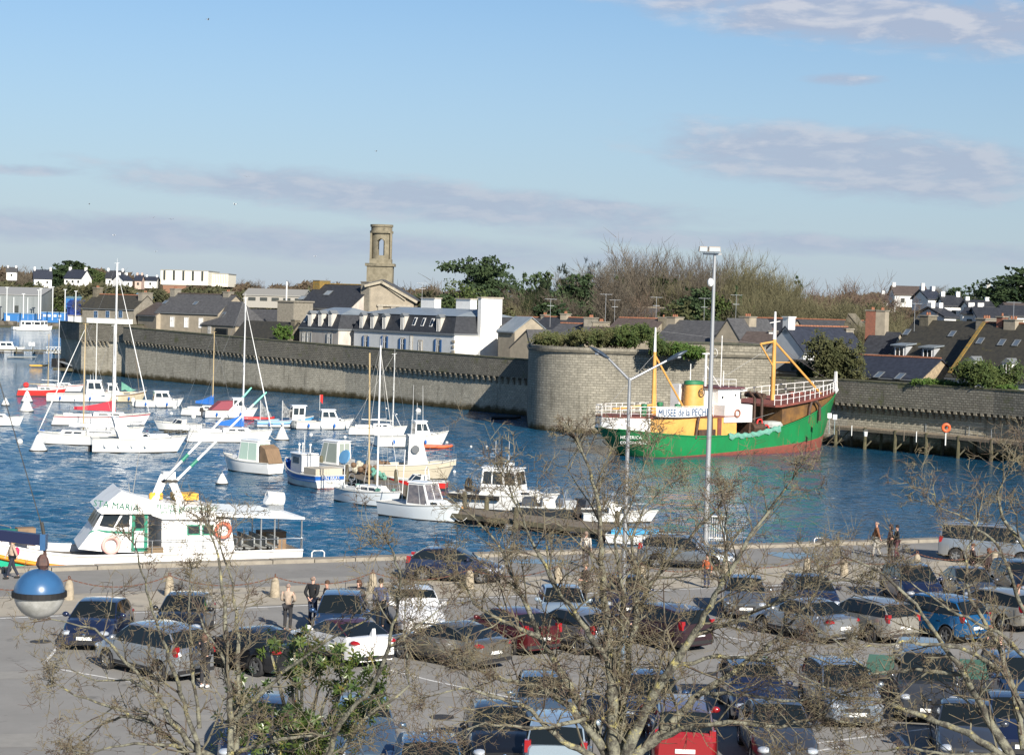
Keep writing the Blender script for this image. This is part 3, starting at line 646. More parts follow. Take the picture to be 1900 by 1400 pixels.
mb = MB(); mb.extr([(axx, -.3, apx+.05), (w_+.6, -.3, ez+.35), (w_+.6, -.3, ez+.5), (axx, -.3, apx+.22), (-.6, -.3, zat(683, 529, 318)+.3), (-.6, -.3, zat(683, 529, 318)+.15)], (0, 16.5, 0)); mb.build('roof', slate_g, root)
# --- mansard houses
def mansard(name, label, A, B, depth, yb, yt, ridge, wall, mroof, windows, dormers, skys=(), right_wall=None, chims=(), ins=.9):
    H = House(name, label, A, B, depth, kind='flat', wall=wall, roof=lead, level=None)
    D = (A[2]+B[2])/2; z0 = H.ez; z1 = zat(B[0]-20, yt, B[2]+ins); W_ = H.w
    mb = MB(); v = [(-.15, -.2, z0+.2), (W_+.15, -.2, z0+.2), (W_+.15, depth+.2, z0+.2), (-.15, depth+.2, z0+.2), (ins, ins, z1), (W_-ins*(0.9), ins, z1), (W_-ins*.9, depth-ins, z1), (ins, depth-ins, z1)]
    mb.add(v, [(0, 1, 5, 4), (1, 2, 6, 5), (2, 3, 7, 6), (3, 0, 4, 7), (4, 5, 6, 7)]); mb.build('mansard_slope', mroof, H.root)
    zr = z1+1.1; mb = MB(); v = [(ins-.15, ins-.15, z1+.01), (W_-ins+.2, ins-.15, z1+.01), (W_-ins+.2, depth-ins+.15, z1+.01), (ins-.15, depth-ins+.15, z1+.01), (ins+2.2, depth/2, zr), (W_-ins-2.2, depth/2, zr)]
    mb.add(v, [(0, 1, 5, 4), (1, 2, 5), (2, 3, 4, 5), (3, 0, 4), (3, 2, 1, 0)]); mb.build('zinc_top', zinc, H.root)
    H.rz = z1
    for (x, y, wd, h) in dormers:
        lx, lz = H.seg.loc(x, y); H.dormer(0, 0, wd, h, 'gable', m=surround if 0 else frame_g if 0 else mat('dormer_render', (.50, .47, .42), .85), dep=1.3, lx=lx, lz=lz, yf=-.02)
    for (x, y) in skys:
        lx, lz = H.seg.loc(x, y); mb = MB(); sl_ = (ins+.2)/(z1-z0-.2)
        f = lambda zz_: -.2+(zz_-z0-.2)*sl_-.06
        mb.extr([(lx-.35, f(lz-.6), lz-.6), (lx+.35, f(lz-.6), lz-.6), (lx+.35, f(lz+.6), lz+.6), (lx-.35, f(lz+.6), lz+.6)], (0, .1, 0)); mb.build('skylight', frame_w, H.root)
        mb = MB(); mb.extr([(lx-.24, f(lz-.5)-.03, lz-.48), (lx+.24, f(lz-.5)-.03, lz-.48), (lx+.24, f(lz+.48)-.03, lz+.48), (lx-.24, f(lz+.48)-.03, lz+.48)], (0, .05, 0)); mb.build('skylight_pane', dglass, H.root)
    for (x, y, wd, h, sh) in windows: H.win(x, y, wd, h, shut=sh)
    return H
lt_sh = mat('grey_shutter', (.30, .31, .31), .7)
H = mansard('mansard_house', 'narrow mansard house with stained render and three dormers, left of the white one', (556, 609, 312), (628, 613, 302), 9, 0, 583, 561, w_stain, slate,
   ((564, 627, .8, 1.8, None), (574, 627, .9, 1.8, lt_sh), (612, 629, .9, 1.8, lt_sh)), ((575, 594, 1.1, 2.2), (594, 594, 1.1, 2.2), (613, 594, 1.1, 2.2)), ((563, 590),))
H = mansard('mansard_house', 'long pale mansard house with blue shutters and a huge white end chimney', (657, 613, 302), (843, 622, 282), 13, 0, 586, 561, w_shaded, slate,
   ((679, 635, .9, 1.9, frame_b), (714, 637, .9, 2.2, frame_b), (747, 640, .9, 1.9, frame_b), (763, 637, .5, 2.2, None), (780, 644, .8, 1.8, None), (813, 642, .9, 1.9, frame_b)),
   ((671, 598, 1.0, 2.3), (691, 599, 1.0, 2.3), (713, 600, 1.0, 2.3), (747, 600, 1.0, 2.3), (814, 603, 1.0, 2.3)), ((765, 596), (781, 597), (797, 598)))
# gable end wing facing right with chimney breast
W_ = H.w; zt_ = zat(890, 552, 262); mb = MB(); mb.box(W_+.35, 6.2, (zt_+1)/2, .8, 3.9, zt_-1); c = mb.build('end_chimney', w_white, H.root)
mb = MB(); mb.box(W_+.35, 6.2, zt_+.1, 1.1, 4.2, .2); mb.build('chimney_cap', surround, H.root)
mb = MB(); mb.box(W_+.03, 6.5, (1+H.ez)/2, .10, 12.9, H.ez-1.02); mb.build('white_gable', w_white, H.root)
mb = MB()
for i in range(8): mb.box(W_-.12, -.03, 1.4+i*.75, .42+.2*(i % 2), .2, .36)
for i in range(8): mb.box(W_+.03, 12.85, 1.4+i*.75, .2, .42+.2*(i % 2), .36)
mb.build('quoins', surround, H.root)
for px_, wd, yb in ((711, 3.6, 8), (776, 3.6, 8)):
    lx = H.seg.loc(px_, 580)[0]; mb = MB(); mb.box(lx, 9, H.rz+1.1, wd, 1.2, 2.9); mb.build('chimney', w_white, H.root); mb = MB(); mb.box(lx, 9, H.rz+2.62, wd+.3, 1.5, .16); mb.build('chimney_cap', surround, H.root)
# --- roofs behind the bastion
def simple(label, A, B, dep, rg, wall=w_beige, roof=slate_g, rt=None, kind='gable', ch=(), name='town_house', sk=(), **k):
    H = House(name, label, A, B, dep, rg, wall=wall, roof=roof, rtile=rt, kind=kind, group='roofs of the walled town', **k)
    for c in ch: H.chim(H.w*c[0], wd=c[1], dp=c[2], h=c[3], m=c[4] if len(c) > 4 else w_grey, pots=c[5] if len(c) > 5 else 2)
    for s_ in sk: H.sky(*s_)
    return H
simple('little zinc-roofed house squeezed between the white gable and the bastion', (925, 613, 278), (955, 615, 275), 6, (938, 588), roof=zinc, wall=w_beige)
simple('beige gable house next to the left edge of the bastion', (946, 645, 268), (986, 648, 265), 6, (978, 613), kind='front', wall=w_beige)
simple('slate roof with orange ridge just right of the white end chimney', (930, 606, 285), (985, 608, 282), 8, (960, 590), rt=terra, ch=((.95, .7, 1.2, .5),))
simple('grey slate roof with a terracotta ridge and one chimney above the bastion hedge', (984, 617, 280), (1072, 619, 276), 8, (1020, 590), rt=terra, ch=((.45, 1.0, 1.4, .6, w_beige),), roof=slate)
simple('lower grey roof with orange ridge left of the chimney cluster', (1021, 618, 262), (1074, 620, 260), 6, (1050, 602), rt=terra)
simple('small house topped by a cluster of pale stone chimneys', (1074, 622, 258), (1106, 623, 257), 6, (1090, 600), wall=w_grey, ch=((.2, 1.2, 2.2, .7, w_grey, 3), (.8, 1.6, 2.2, .2, w_beige, 3)))
simple('reddish-brown low roof behind the bastion hedge', (1084, 624, 252), (1152, 625, 250), 5, (1120, 610), roof=slate_br, rt=slate_br, ch=((.95, 1.8, 1.3, .4, w_beige, 0),))
simple('mottled brown slate roof with orange ridge left of the wide grey one', (1128, 612, 275), (1213, 614, 272), 8, (1170, 592), roof=slate_br, rt=terra, ch=((.98, .9, 2.0, .3, w_dark, 1),))
simple('long low grey roof at the foot of the bare trees', (1139, 590, 318), (1300, 593, 312), 9, (1220, 573), roof=slate_g, rt=w_beige)
simple('wide plain grey slate roof above the right half of the bastion', (1213, 633, 258), (1322, 637, 252), 9, (1280, 596), roof=slate_g, ch=((.02, 1.4, 2.0, .4, w_beige, 3),))
simple('beige gable house with terracotta pots between two slate roofs', (1322, 634, 250), (1376, 637, 247), 9, (1350, 592), kind='front', wall=w_beige, ch=((.5, 1.6, 1.6, .3, w_beige, 3),))
simple('dark slate roof with tiny white roof lights left of the white house', (1352, 632, 262), (1450, 635, 258), 10, (1400, 592), roof=slate, rt=terra, sk=((1364, 600, .35, .45), (1372, 600, .35, .45), (1385, 604, .35, .45)), ch=((.55, 1.6, 1.6, -1.6, w_beige, 0),))
simple('tiny house with a maroon roof and white eaves beside the flank', (1372, 637, 240), (1428, 640, 238), 5, (1400, 617), roof=slate_br, wall=w_white, ch=((.85, .8, .9, .2, w_white, 1),))
simple('long grey back roof with orange ridge behind the white house', (1395, 610, 290), (1585, 616, 282), 8, (1490, 594), rt=terra)
H = House('white_house', 'white gabled house with a dark slate roof and a white chimney, right of the foremast', (1491, 656, 228), (1608, 651, 233), 7.0, (1540, 607), wall=w_shaded, roof=slate_b, rtile=terra, group='roofs of the walled town', rz_=zat(1457, 607, 230.5))
H.chim(.5, wd=1.0, dp=1.1, h=1.15, m=w_white, pots=0, z0=H.rz-.8, cap=w_white); H.chim(H.w-.3, wd=1.2, dp=1.5, h=-.1, m=w_grey, pots=0); H.win(1500, 672, .7, .9, lx=2.0, lz=H.ez-1.2)
H = simple('small stone gable wall with a lead verge left of the evergreen bush', (1440, 680, 224), (1478, 700, 222), 6, (1452, 668), kind='gable', wall=w_grey, roof=slate_m)
H = simple('narrow stone house under a tall twin chimney stack', (1598, 652, 232), (1650, 656, 230), 6, (1625, 617), roof=slate, ch=((.0, 1.3, 1.2, 2.6, mat('brick', (.28, .11, .07), .9, col2=(.2, .09, .06), scale=4)), (.35, 1.2, 1.2, 2.6, w_beige)))
H = simple('curved old gable rising behind the long orange ridge', (1566, 604, 276), (1592, 606, 275), 3, (1574, 583), kind='front', wall=w_dark, roof=w_dark)
H = House('low_slate_house', 'low house with a black slate roof, red ridge and rubble stone gable behind the wall', (1542, 694, 222), (1708, 706, 213), 7.5, (1640, 663), wall=w_stone, roof=slate_b, rtile=terra, over=.1)
H.sky(1631, 696, .8, 1.2); H.sky(1670, 699, .8, 1.2)
H = House('dormer_house', 'big dark-roofed house with two flat-topped dormers and two skylights', (1640, 672, 224), (1775, 680, 216), 11, (1720, 596), wall=w_grey, roof=slate_m)
H.dormer(1661, 657, 1.7, 1.9, 'shed', m=frame_g, roofm=zinc, yf=.8); H.dormer(1713, 661, 1.7, 1.9, 'shed', m=frame_g, roofm=zinc, yf=.8)
H.sky(1683, 617, .7, .9); H.sky(1767, 620, .7, .9); H.chim(1.8, wd=1.3, dp=1.6, h=.6, m=w_dark); H.chim(H.w-.3, wd=1.3, dp=2.2, h=.4, m=w_grey, pots=3)
H = House('mansard_cottage', 'right-hand house with lichen-streaked roof and small white gabled dormers', (1757, 696, 212), (1925, 708, 203), 12, (1850, 602), wall=w_white, roof=slate_m, rtile=terra)
H.dormer(1797, 682, 1.15, 1.5, 'gable', yf=.5); H.dormer(1862, 686, 1.15, 1.5, 'gable', yf=.5); H.sky(1819, 633, .7, .9); H.sky(1859, 636, .7, .9); H.sky(1886, 637, .7, .9)
H.chim(2.6, wd=.8, dp=1.0, h=.8, m=MT['brick'], pots=1); H.chim(H.w*.35, wd=1.5, dp=1.5, h=.5, m=w_beige, pots=3)
mb = MB(); mb.beam((.25, .1, H.ez+.35), (.25, H.ry, H.rz+.28), .45, .10); mb.build('lichen_verge', lichen_o, H.roof)
# --- aerials
alu = mat('aluminium', (.55, .56, .57), .35, .7)
for (x, y, D, hh) in ((1021, 587, 276, 3.2), (1123, 598, 270, 5.0), (1140, 590, 290, 3.5), (1217, 592, 276, 4.0), (1306, 596, 276, 4.2), (1365, 592, 276, 4.4), (1697, 590, 222, 2.2), (783, 553, 278, 2.8), (1880, 600, 212, 3)):
    p = Wp(x, y, D); hh *= .8; mb = MB(); mb.tube([(0, 0, -1.5), (0, 0, hh)], .022, 5); r = empty('roof_aerial', p, 0.3, 'thin roof aerial with crossbars above the slates, one of several', 'aerial', 'aerials on the town roofs'); mb.build('mast', alu, r)
    mb = MB(); mb.beam((-.9, 0, hh-.1), (.9, 0, hh-.1), .03, .03)
    for i in range(7): mb.beam((-.8+i*.27, -.35, hh-.06), (-.8+i*.27, .35, hh-.06), .018, .018)
    if D > 270: mb.beam((-.5, 0, hh*.6), (.5, 0, hh*.6), .05, .05)
    mb.build('antenna_array', alu, r)
# ================================================================ far vegetation and far buildings
def rv(): return Vector((random.gauss(0, 1), random.gauss(0, 1), random.gauss(0, 1))).normalized()
def bare_proto(seed, H=10.0, spread=.55, up=.35, nlimb=9, dens=1.0, tw=.042, trunk_h=.22):
    """returns meshes (trunk with limbs, twigs)"""
    rs = random.getstate(); random.seed(seed); t = MB(); c = MB()
    def grow(p, d, ln, r, lev):
        n = 4 if lev < 2 else 3; pts = [p]; rr = [r]; q = p.copy(); dd = d.copy()
        for i in range(n):
            dd = (dd+rv()*.16+Vector((0, 0, up*.22))).normalized(); q = q+dd*(ln/n); pts.append(q.copy()); rr.append(r*(1-.75*(i+1)/n))
        (t if lev < 2 else c).tube(pts, rr, 5 if lev < 2 else 3, cap=False)
        if lev >= 4: return
        k = {0: int(6*dens)+2, 1: int(7*dens)+1, 2: int(6*dens)+1, 3: 4}[lev]
        for j in range(k):
            f = random.uniform(.25, 1.0); i = min(n-1, int(f*n)); b = pts[i].lerp(pts[i+1], f*n-i)
            dv = (pts[i+1]-pts[i]).normalized(); s_ = rv(); s_ = (s_-dv*s_.dot(dv)).normalized()
            nd = (dv*.75+s_*.75+Vector((0, 0, .25))).normalized()
            grow(b, nd, ln*random.uniform(.42, .68), max(tw*.5, rr[i]*.5), lev+1)
    th_ = H*trunk_h; t.tube([(0, 0, -1), (0, 0, th_*.5), (0, 0, th_)], [H*.03, H*.025, H*.022], 7)
    for i in range(nlimb):
        a = 2*math.pi*i/nlimb+random.random(); s_ = spread*random.uniform(.25, 1.1)
        grow(Vector((0, 0, th_*random.uniform(.7, 1))), Vector((math.cos(a)*s_, math.sin(a)*s_, 1)).normalized(), H*(.55-.12*s_), H*.014, 1)
    random.setstate(rs); return t, c
bark_f = mat('far_bark', (.17, .15, .11), .9, col2=(.11, .095, .07), scale=.6); twig_f = mat('far_twigs', (.125, .105, .078), .95, col2=(.085, .07, .052), scale=.2)
twig_r = mat('reddish_twigs', (.125, .078, .058), .95, col2=(.10, .07, .055), scale=.2); twig_y = mat('olive_twigs', (.145, .13, .068), .95, col2=(.085, .08, .042), scale=.25)
TREES = {}
def tree_root(name, label, px, py, D, h, proto, group, rz=None, w=1.0, cat='tree', z=None):
    """stand a tree so that its top shows at (px, py)"""
    p = Wp(px, py, D); base = th(p.x, p.y) if z is None else z; hh = p.z-base
    r = empty(name, (p.x, p.y, base), random.uniform(0, 6.28) if rz is None else rz, label, cat, group); s_ = hh/h; r.scale = (s_*w, s_*w, s_)
    for nm, me in proto:
        o = bpy.data.objects.new(nm, me); COL.objects.link(o); o.parent = r
    return r
def mk_bare(seed, tm, **k):
    t, c = bare_proto(seed, **k); 
    a = t.build('trunk', bark_f); b = c.build('crown', tm); ma, mb_ = a.data, b.data; bpy.data.objects.remove(a); bpy.data.objects.remove(b)
    z = max(v.co.z for v in mb_.vertices); return [('trunk', ma), ('crown', mb_)], z
BP = [mk_bare(11, twig_f, spread=.6, nlimb=8), mk_bare(12, twig_y, spread=.5, nlimb=10, up=.5), mk_bare(13, twig_r, spread=.9, nlimb=9, up=.2, trunk_h=.12), mk_bare(14, twig_f, spread=.45, nlimb=9, up=.5)]
BP.append(mk_bare(15, twig_y, spread=.85, nlimb=12, up=.3, trunk_h=.06, dens=1.15))
BP.append(mk_bare(16, twig_f, spread=.5, nlimb=8, up=.4, dens=.95, tw=.036))
BP.append(mk_bare(17, mat('brown_twigs', (.12, .085, .06), .95), spread=1.1, nlimb=12, up=.2, trunk_h=.05))
# leafy crowns: many leaf clumps through the volume
def leafy(cl, n, ls, seed, flat=.0, spike=0.0):
    """cl: list of (x,y,z,rx,rz) lobes; n leaves in total"""
    rs = random.getstate(); random.seed(seed); mb = MB(); tot = sum(l[3]*l[3]*l[4] for l in cl)
    for (x, y, z, rx, rz) in cl:
        k = max(6, int(n*rx*rx*rz/tot)); sub = max(3, k//26)
        for _ in range(sub):
            d = rv(); f = random.uniform(.55, 1.05); c = Vector((x+d.x*rx*f, y+d.y*rx*f, z+d.z*rz*f)); cr = rx*.30
            for _ in range(26):
                p = c+Vector((random.gauss(0, cr*.5), random.gauss(0, cr*.5), random.gauss(0, cr*.5*(1-flat)+.02)))
                a = rv(); b = a.orthogonal().normalized(); s_ = ls*random.uniform(.6, 1.3)
                if spike: a = (a*.5+Vector((0, 0, spike))).normalized(); b = a.orthogonal().normalized(); mb.add([p-b*s_*.35, p+b*s_*.35, p+a*s_*2.2], [(0, 1, 2)])
                else: mb.add([p-a*s_-b*s_*.5, p+a*s_-b*s_*.4, p+a*s_*.7+b*s_*.6, p-a*s_*.8+b*s_*.5], [(0, 1, 2, 3)])
    random.setstate(rs); return mb
def leafm(name, c, c2, sc=.5): return mat(name, c, .75, col2=c2, scale=sc, detail=5, lo=.38, hi=.62, spec=.3, col3=tuple(x*.45 for x in c), s3=sc*1.7, t3=.55)
lf_dark = leafm('conifer_needles', (.022, .042, .018), (.045, .07, .025)); lf_mid = leafm('evergreen_leaves', (.035, .062, .016), (.075, .095, .025), .8); lf_ol = leafm('olive_leaves', (.05, .058, .022), (.085, .085, .035), .8)
lf_spk = leafm('cypress_sprays', (.03, .045, .02), (.06, .075, .03)); ivy = leafm('ivy_leaves', (.04, .09, .015), (.09, .14, .03), 2)
def lobes(seed, n, R_, H, z0=0, sq=.5, top=.25):
    rs = random.getstate(); random.seed(seed); out = []
    for i in range(n):
        f = (i+.5)/n; z = z0+(H-z0)*f; w_ = R_*(math.sin(math.pi*(f*.8+.12))*(1-top*f)); a = random.uniform(0, 6.28); q = random.uniform(.2, .75)
        out.append((math.cos(a)*w_*q, math.sin(a)*w_*q, z, w_*random.uniform(.55, .8), (H-z0)/n*random.uniform(1.3, 2.0)*sq*2))
    random.setstate(rs); return out
def mk_leaf(seed, m, L_, n, ls, H, **k):
    mb = leafy(L_, n, ls, seed, **k); o = mb.build('crown', m); me = o.data; bpy.data.objects.remove(o)
    t = MB(); t.tube([(0, 0, -1), (0.1, 0, H*.4), (0, .1, H*.8)], [H*.03, H*.022, H*.008], 6); 
    for i in range(7): a = rv(); t.tube([(0, 0, H*(.25+.07*i)), (a.x*H*.22, a.y*H*.22, H*(.38+.07*i))], [H*.012, .03], 4)
    o = t.build('trunk', bark_f); mt_ = o.data; bpy.data.objects.remove(o); z = max(v.co.z for v in me.vertices); return [('trunk', mt_), ('crown', me)], z
LP = {'pine': mk_leaf(1, lf_dark, lobes(21, 13, 4.6, 10, 2.5, .42), 8000, .17, 10, flat=.6), 'cyp': mk_leaf(2, lf_spk, lobes(22, 12, 4.2, 10, 1, .5, .4), 9000, .15, 10, spike=1.1),
      'cedar': mk_leaf(3, lf_dark, [(random.Random(i).uniform(-3.6, 3.6), random.Random(i+50).uniform(-3, 3), 3+i*.5, 2.3, .55) for i in range(14)], 5600, .15, 10, flat=.75),
      'round': mk_leaf(4, lf_mid, lobes(24, 14, 5, 9, .2, .5, .1), 5200, .17, 9), 'olive': mk_leaf(5, lf_ol, lobes(25, 12, 5, 8, .2, .5, .1), 4200, .17, 8),
      'spire': mk_leaf(6, lf_dark, [(0, 0, 1+i*.85, 2.3-.2*i, .7) for i in range(10)], 3600, .13, 10)}
G1 = 'bare winter trees behind the walled town'
k_ = 0
where = lambda px: 'left of the tall cedar' if px < 860 else 'between the cedar and the dark cypresses' if px < 1040 else 'in the tall stand behind the bastion' if px < 1320 else 'right of the floodlight mast' if px < 1480 else 'above the white gabled house' if px < 1640 else 'by the hillside houses at right'
for (px, py, D, pr, w_) in ((1175, 437, 345, 5, 1.15), (1208, 447, 350, 5, 1.0), (1150, 462, 340, 3, .9), (1243, 455, 348, 5, .9), (1262, 464, 342, 3, .8), (1290, 462, 350, 3, .8), (1318, 456, 346, 5, .8), (1345, 458, 350, 3, .8), (1372, 459, 345, 1, .8), (1398, 466, 340, 1, .85), (1418, 474, 345, 1, .85), (1440, 486, 338, 1, .9), (1462, 500, 340, 1, .9),
        (1120, 480, 330, 0, 1.0), (1185, 490, 322, 0, 1.0), (1225, 500, 325, 1, 1.0), (1270, 498, 320, 1, .9), (1300, 500, 318, 0, .9), (1335, 500, 322, 1, .9), (1380, 505, 322, 1, .9), (1425, 515, 318, 4, .9), (1070, 492, 330, 0, .9), (1135, 520, 310, 0, 1.0), (1200, 530, 312, 6, .8), (1400, 530, 305, 1, .9),
        (815, 505, 350, 0, 1.3), (835, 520, 340, 4, 1.1), (798, 528, 352, 0, 1.2), (785, 518, 360, 2, 1.1), (880, 500, 340, 1, .9), (925, 522, 335, 0, 1.2), (960, 530, 330, 0, 1.25), (990, 525, 328, 0, 1.2), (1020, 545, 318, 6, 1.0), (945, 545, 322, 4, 1.0), (1048, 530, 316, 0, 1.1),
        (1485, 512, 360, 2, 1.1), (1508, 518, 365, 2, 1.2), (1530, 516, 370, 6, 1.1), (1555, 508, 380, 6, 1.2), (1588, 496, 400, 6, 1.0), (1600, 512, 390, 2, 1.1), (1500, 535, 320, 4, 1.1), (1545, 540, 318, 4, 1.1), (1580, 545, 310, 4, 1.2), (1612, 540, 312, 4, 1.1), (1470, 530, 310, 1, 1), (1635, 548, 320, 6, 1.2),
        (1622, 572, 270, 4, 1.0), (1655, 560, 290, 4, .9), (1675, 548, 340, 2, 1.1), (1700, 545, 380, 2, 1.3), (1712, 572, 300, 6, 1.0), (1735, 565, 350, 2, 1.2), (1650, 590, 262, 4, .9), (1725, 590, 320, 2, 1.2), (1690, 575, 330, 6, 1.1), (1640, 528, 460, 2, 1.4), (1740, 525, 520, 0, 1.5), (1860, 530, 560, 0, 1.6), (1800, 545, 520, 0, 1.4)):
    py -= 15 if 1110 < px < 1480 else 0
    tree_root('bare_tree', 'bare winter tree with fine %s twigs %s' % ({0: 'grey', 1: 'upright olive', 2: 'reddish', 3: 'upright grey', 4: 'bushy olive', 5: 'open spreading', 6: 'dark brown'}[pr], where(px)), px, py, D, BP[pr][1], BP[pr][0], G1, w=w_*.9, z=1.5 if D < 345 else None)
for (px, py, D, pr, w_, lb) in ((882, 471, 335, 'cedar', .85, 'tall dark cedar with layered branches behind the white end chimney'), (925, 482, 340, 'cedar', .95, 'second broad dark cedar just right of the tallest one'), (862, 510, 325, 'round', .7, 'green bushy tree at the foot of the cedar'), (790, 540, 345, 'pine', 1.2, 'low dark conifer right of the church pediment'),
        (1040, 485, 332, 'cyp', 1.0, 'dark spiky cypress left of the bare stand'), (1018, 512, 326, 'cyp', 1.0, 'lower spiky cypress leaning left of the dark one'), (1102, 474, 338, 'cyp', 1.05, 'tall spiky cypress among the bare trees'), (1072, 505, 322, 'pine', .8, 'dark evergreen between two spiky cypresses'), (1030, 560, 308, 'pine', 1.2, 'dark low evergreen above the terracotta ridges'),
        (1150, 508, 336, 'cyp', .8, 'dark cypress spire inside the bare stand, left part'), (1238, 512, 330, 'pine', .8, 'dark evergreen in the bare stand left of the floodlight mast'), (1330, 535, 316, 'round', .8, 'green ivy-clad tree low in the bare stand'),
        (1290, 530, 312, 'pine', .8, 'black-green evergreen in the middle of the bare stand'), (1260, 555, 306, 'olive', 1.2, 'low olive shrub tree under the bare stand'), (1370, 528, 312, 'spire', .7, 'small pointed green conifer right of the floodlight mast'), (990, 500, 345, 'pine', .6, 'small dark conifer between cedar and cypress'), (908, 560, 318, 'olive', 1.5, 'yellow-green bush behind the end chimney'),
        (1480, 510, 390, 'spire', .9, 'distant dark conifer right of the bare stand'), (1774, 532, 470, 'pine', 1.15, 'dark umbrella-shaped pine above the far white houses'), (1820, 522, 480, 'spire', .55, 'slim pointed conifer left of the far gabled house'), (1806, 540, 500, 'round', .9, 'green tree beside the slim conifer'), (1893, 492, 420, 'pine', 1.35, 'very dark big conifer at the right edge of the picture'), (1905, 520, 440, 'pine', 1.2, 'second dark conifer at the right edge, lower'),
        (1840, 530, 540, 'olive', 1.2, 'olive-green tree left of the big far gable')):
    tree_root('evergreen_tree', lb, px, py, D, LP[pr][1], LP[pr][0], None, w=w_, z=1.5 if D < 345 else None)
# undergrowth belt under the stand: stuff
def scrub(name, pts, hgt, n, m, ls=.3, wid=6):
    mb = MB()
    for _ in range(n):
        i = random.randrange(len(pts)-1); f = random.random(); a, b = pts[i], pts[i+1]; px = a[0]+(b[0]-a[0])*f; py = a[1]+(b[1]-a[1])*f; D = a[2]+(b[2]-a[2])*f+random.uniform(-wid, wid)
        p = Wp(px, py, D); base = p.z-hgt; z = base+random.random()**.55*hgt*(.84+.07*math.sin(px*.113)+.10*math.sin(px*.031+2)+.07*math.sin(px*.23+D)); u = rv(); v = (u.orthogonal()+rv()*.4).normalized(); s_ = ls*random.uniform(.5, 1.4)
        q = Vector((p.x, p.y, z)); mb.add([q-u*s_*.4, q+u*s_*.4, q+v*s_*1.6], [(0, 1, 2)])
    return tag(mb.build(name, m), kind='stuff')
brn = leafm('scrub_brown', (.07, .05, .036), (.11, .085, .05), .15); brn2 = leafm('scrub_olive', (.04, .045, .02), (.085, .08, .04), .15)
scrub('undergrowth', [(760, 545, 345), (950, 552, 338), (1140, 540, 335), (1300, 535, 335), (1480, 548, 330), (1640, 570, 325)], 10, 24000, brn2, .5)
scrub('undergrowth', [(1060, 515, 348), (1150, 510, 350), (1250, 508, 350), (1400, 512, 348), (1490, 525, 348)], 10, 7000, leafm('scrub_grey', (.10, .09, .06), (.14, .12, .08), .15), .3, 5)
scrub('undergrowth', [(1480, 545, 345), (1640, 560, 350), (1760, 575, 360)], 7, 7000, brn, .4)
scrub('far_wood', [(-20, 497, 1000), (100, 501, 1000), (200, 503, 1010), (300, 514, 1020), (430, 522, 960), (560, 524, 940), (700, 530, 960), (900, 540, 960)], 14, 26000, brn, 1.5, 30)
scrub('far_wood', [(-20, 524, 872), (150, 526, 872), (300, 532, 870), (560, 540, 870), (800, 552, 870)], 11, 22000, brn2, 1.3, 22)
scrub('far_wood', [(1460, 540, 600), (1640, 545, 640), (1900, 560, 640)], 9, 9000, brn, .8, 30)
# far left trees
for (px, py, D, pr, w_, lb) in ((133, 482, 960, 'pine', 1.5, 'largest dark pine clump on the left skyline'), (112, 490, 950, 'pine', 1.2, 'dark pine left of the largest skyline clump'), (155, 492, 965, 'pine', 1.3, 'dark pine right of the largest skyline clump'), (183, 494, 940, 'round', 1.1, 'separate rounded evergreen on the left skyline'), (78, 494, 980, 'spire', .8, 'small pointed conifer on the left skyline'), (135, 530, 860, 'round', 1.4, 'green bush below the far left white houses'), (180, 525, 870, 'olive', 1.5, 'olive shrub right of the far left houses'), (45, 520, 880, 'round', 1.5, 'dark shrub beside the far left hillside house')):
    tree_root('evergreen_tree', lb, px, py, D, LP[pr][1], LP[pr][0], None, w=w_)
for (px, py, D, pr) in ((10, 492, 980, 2), (35, 488, 960, 0), (55, 500, 940, 0), (212, 495, 960, 2), (232, 502, 980, 2), (160, 545, 830, 4), (260, 512, 1000, 2), (285, 512, 990, 0), (440, 518, 930, 2), (465, 514, 940, 0), (495, 515, 950, 2), (525, 517, 950, 2), (550, 520, 940, 0), (395, 528, 900, 1), (430, 532, 890, 0), (612, 515, 930, 2), (5, 510, 900, 2), (345, 522, 900, 4)):
    tree_root('bare_tree', 'far bare %s tree on the skyline across the harbour, left half of the picture' % ({0: 'grey', 1: 'olive', 2: 'reddish', 4: 'bushy olive'}[pr]), px, py, D, BP[pr][1], BP[pr][0], 'far bare trees across the harbour', w=1.25)
# hedge and shrubs on the bastion and along the right wall
def shrub(name, label, px, py, D, w_, h, m, n=2600, ls=.09, cat='shrub', seed=None, stem=True, sy=.7):
    p = Wp(px, py, D); root = empty(name, (p.x, p.y, p.z), 0, label, cat); rs = random.Random(seed or int(px))
    L_ = [(rs.uniform(-.5, .5)*w_*.8, rs.uniform(-.5, .5)*w_*sy, h*rs.uniform(.25, .72), w_*rs.uniform(.21, .31), h*rs.uniform(.25, .34)) for _ in range(12)]
    leafy(L_, int(n*1.7), ls, int(px)).build('foliage', m, root)
    if stem:
        mb = MB()
        for i in range(5): a = rs.uniform(0, 6); mb.tube([(0, 0, -.3), (math.cos(a)*w_*.15, math.sin(a)*w_*.15, h*.5), (math.cos(a)*w_*.3, math.sin(a)*w_*.2, h*.8)], [.07, .05, .02], 5)
        mb.build('stem', bark_f, root)
    return root
bzy = BT-.2
def on(px, py, z): p = G(px, py, z); return (p-CP).dot(fw)
hd = leafm('hedge_brown_green', (.065, .085, .028), (.10, .095, .04), .6)
shrub('hedge', 'low clipped hedge on the bastion terrace, left end', 1035, 642, 232, 5.2, 1.4, hd, 3000, .11, 'hedge', 3)
shrub('hedge', 'olive-brown hedge on the bastion terrace left of the round bush', 1110, 642, 228, 6.5, 2.0, hd, 4500, .12, 'hedge', 5)
shrub('evergreen_bush', 'large bright green domed bush on top of the bastion', 1178, 642, 226, 5.6, 2.6, lf_mid, 5200, .12, seed=8)
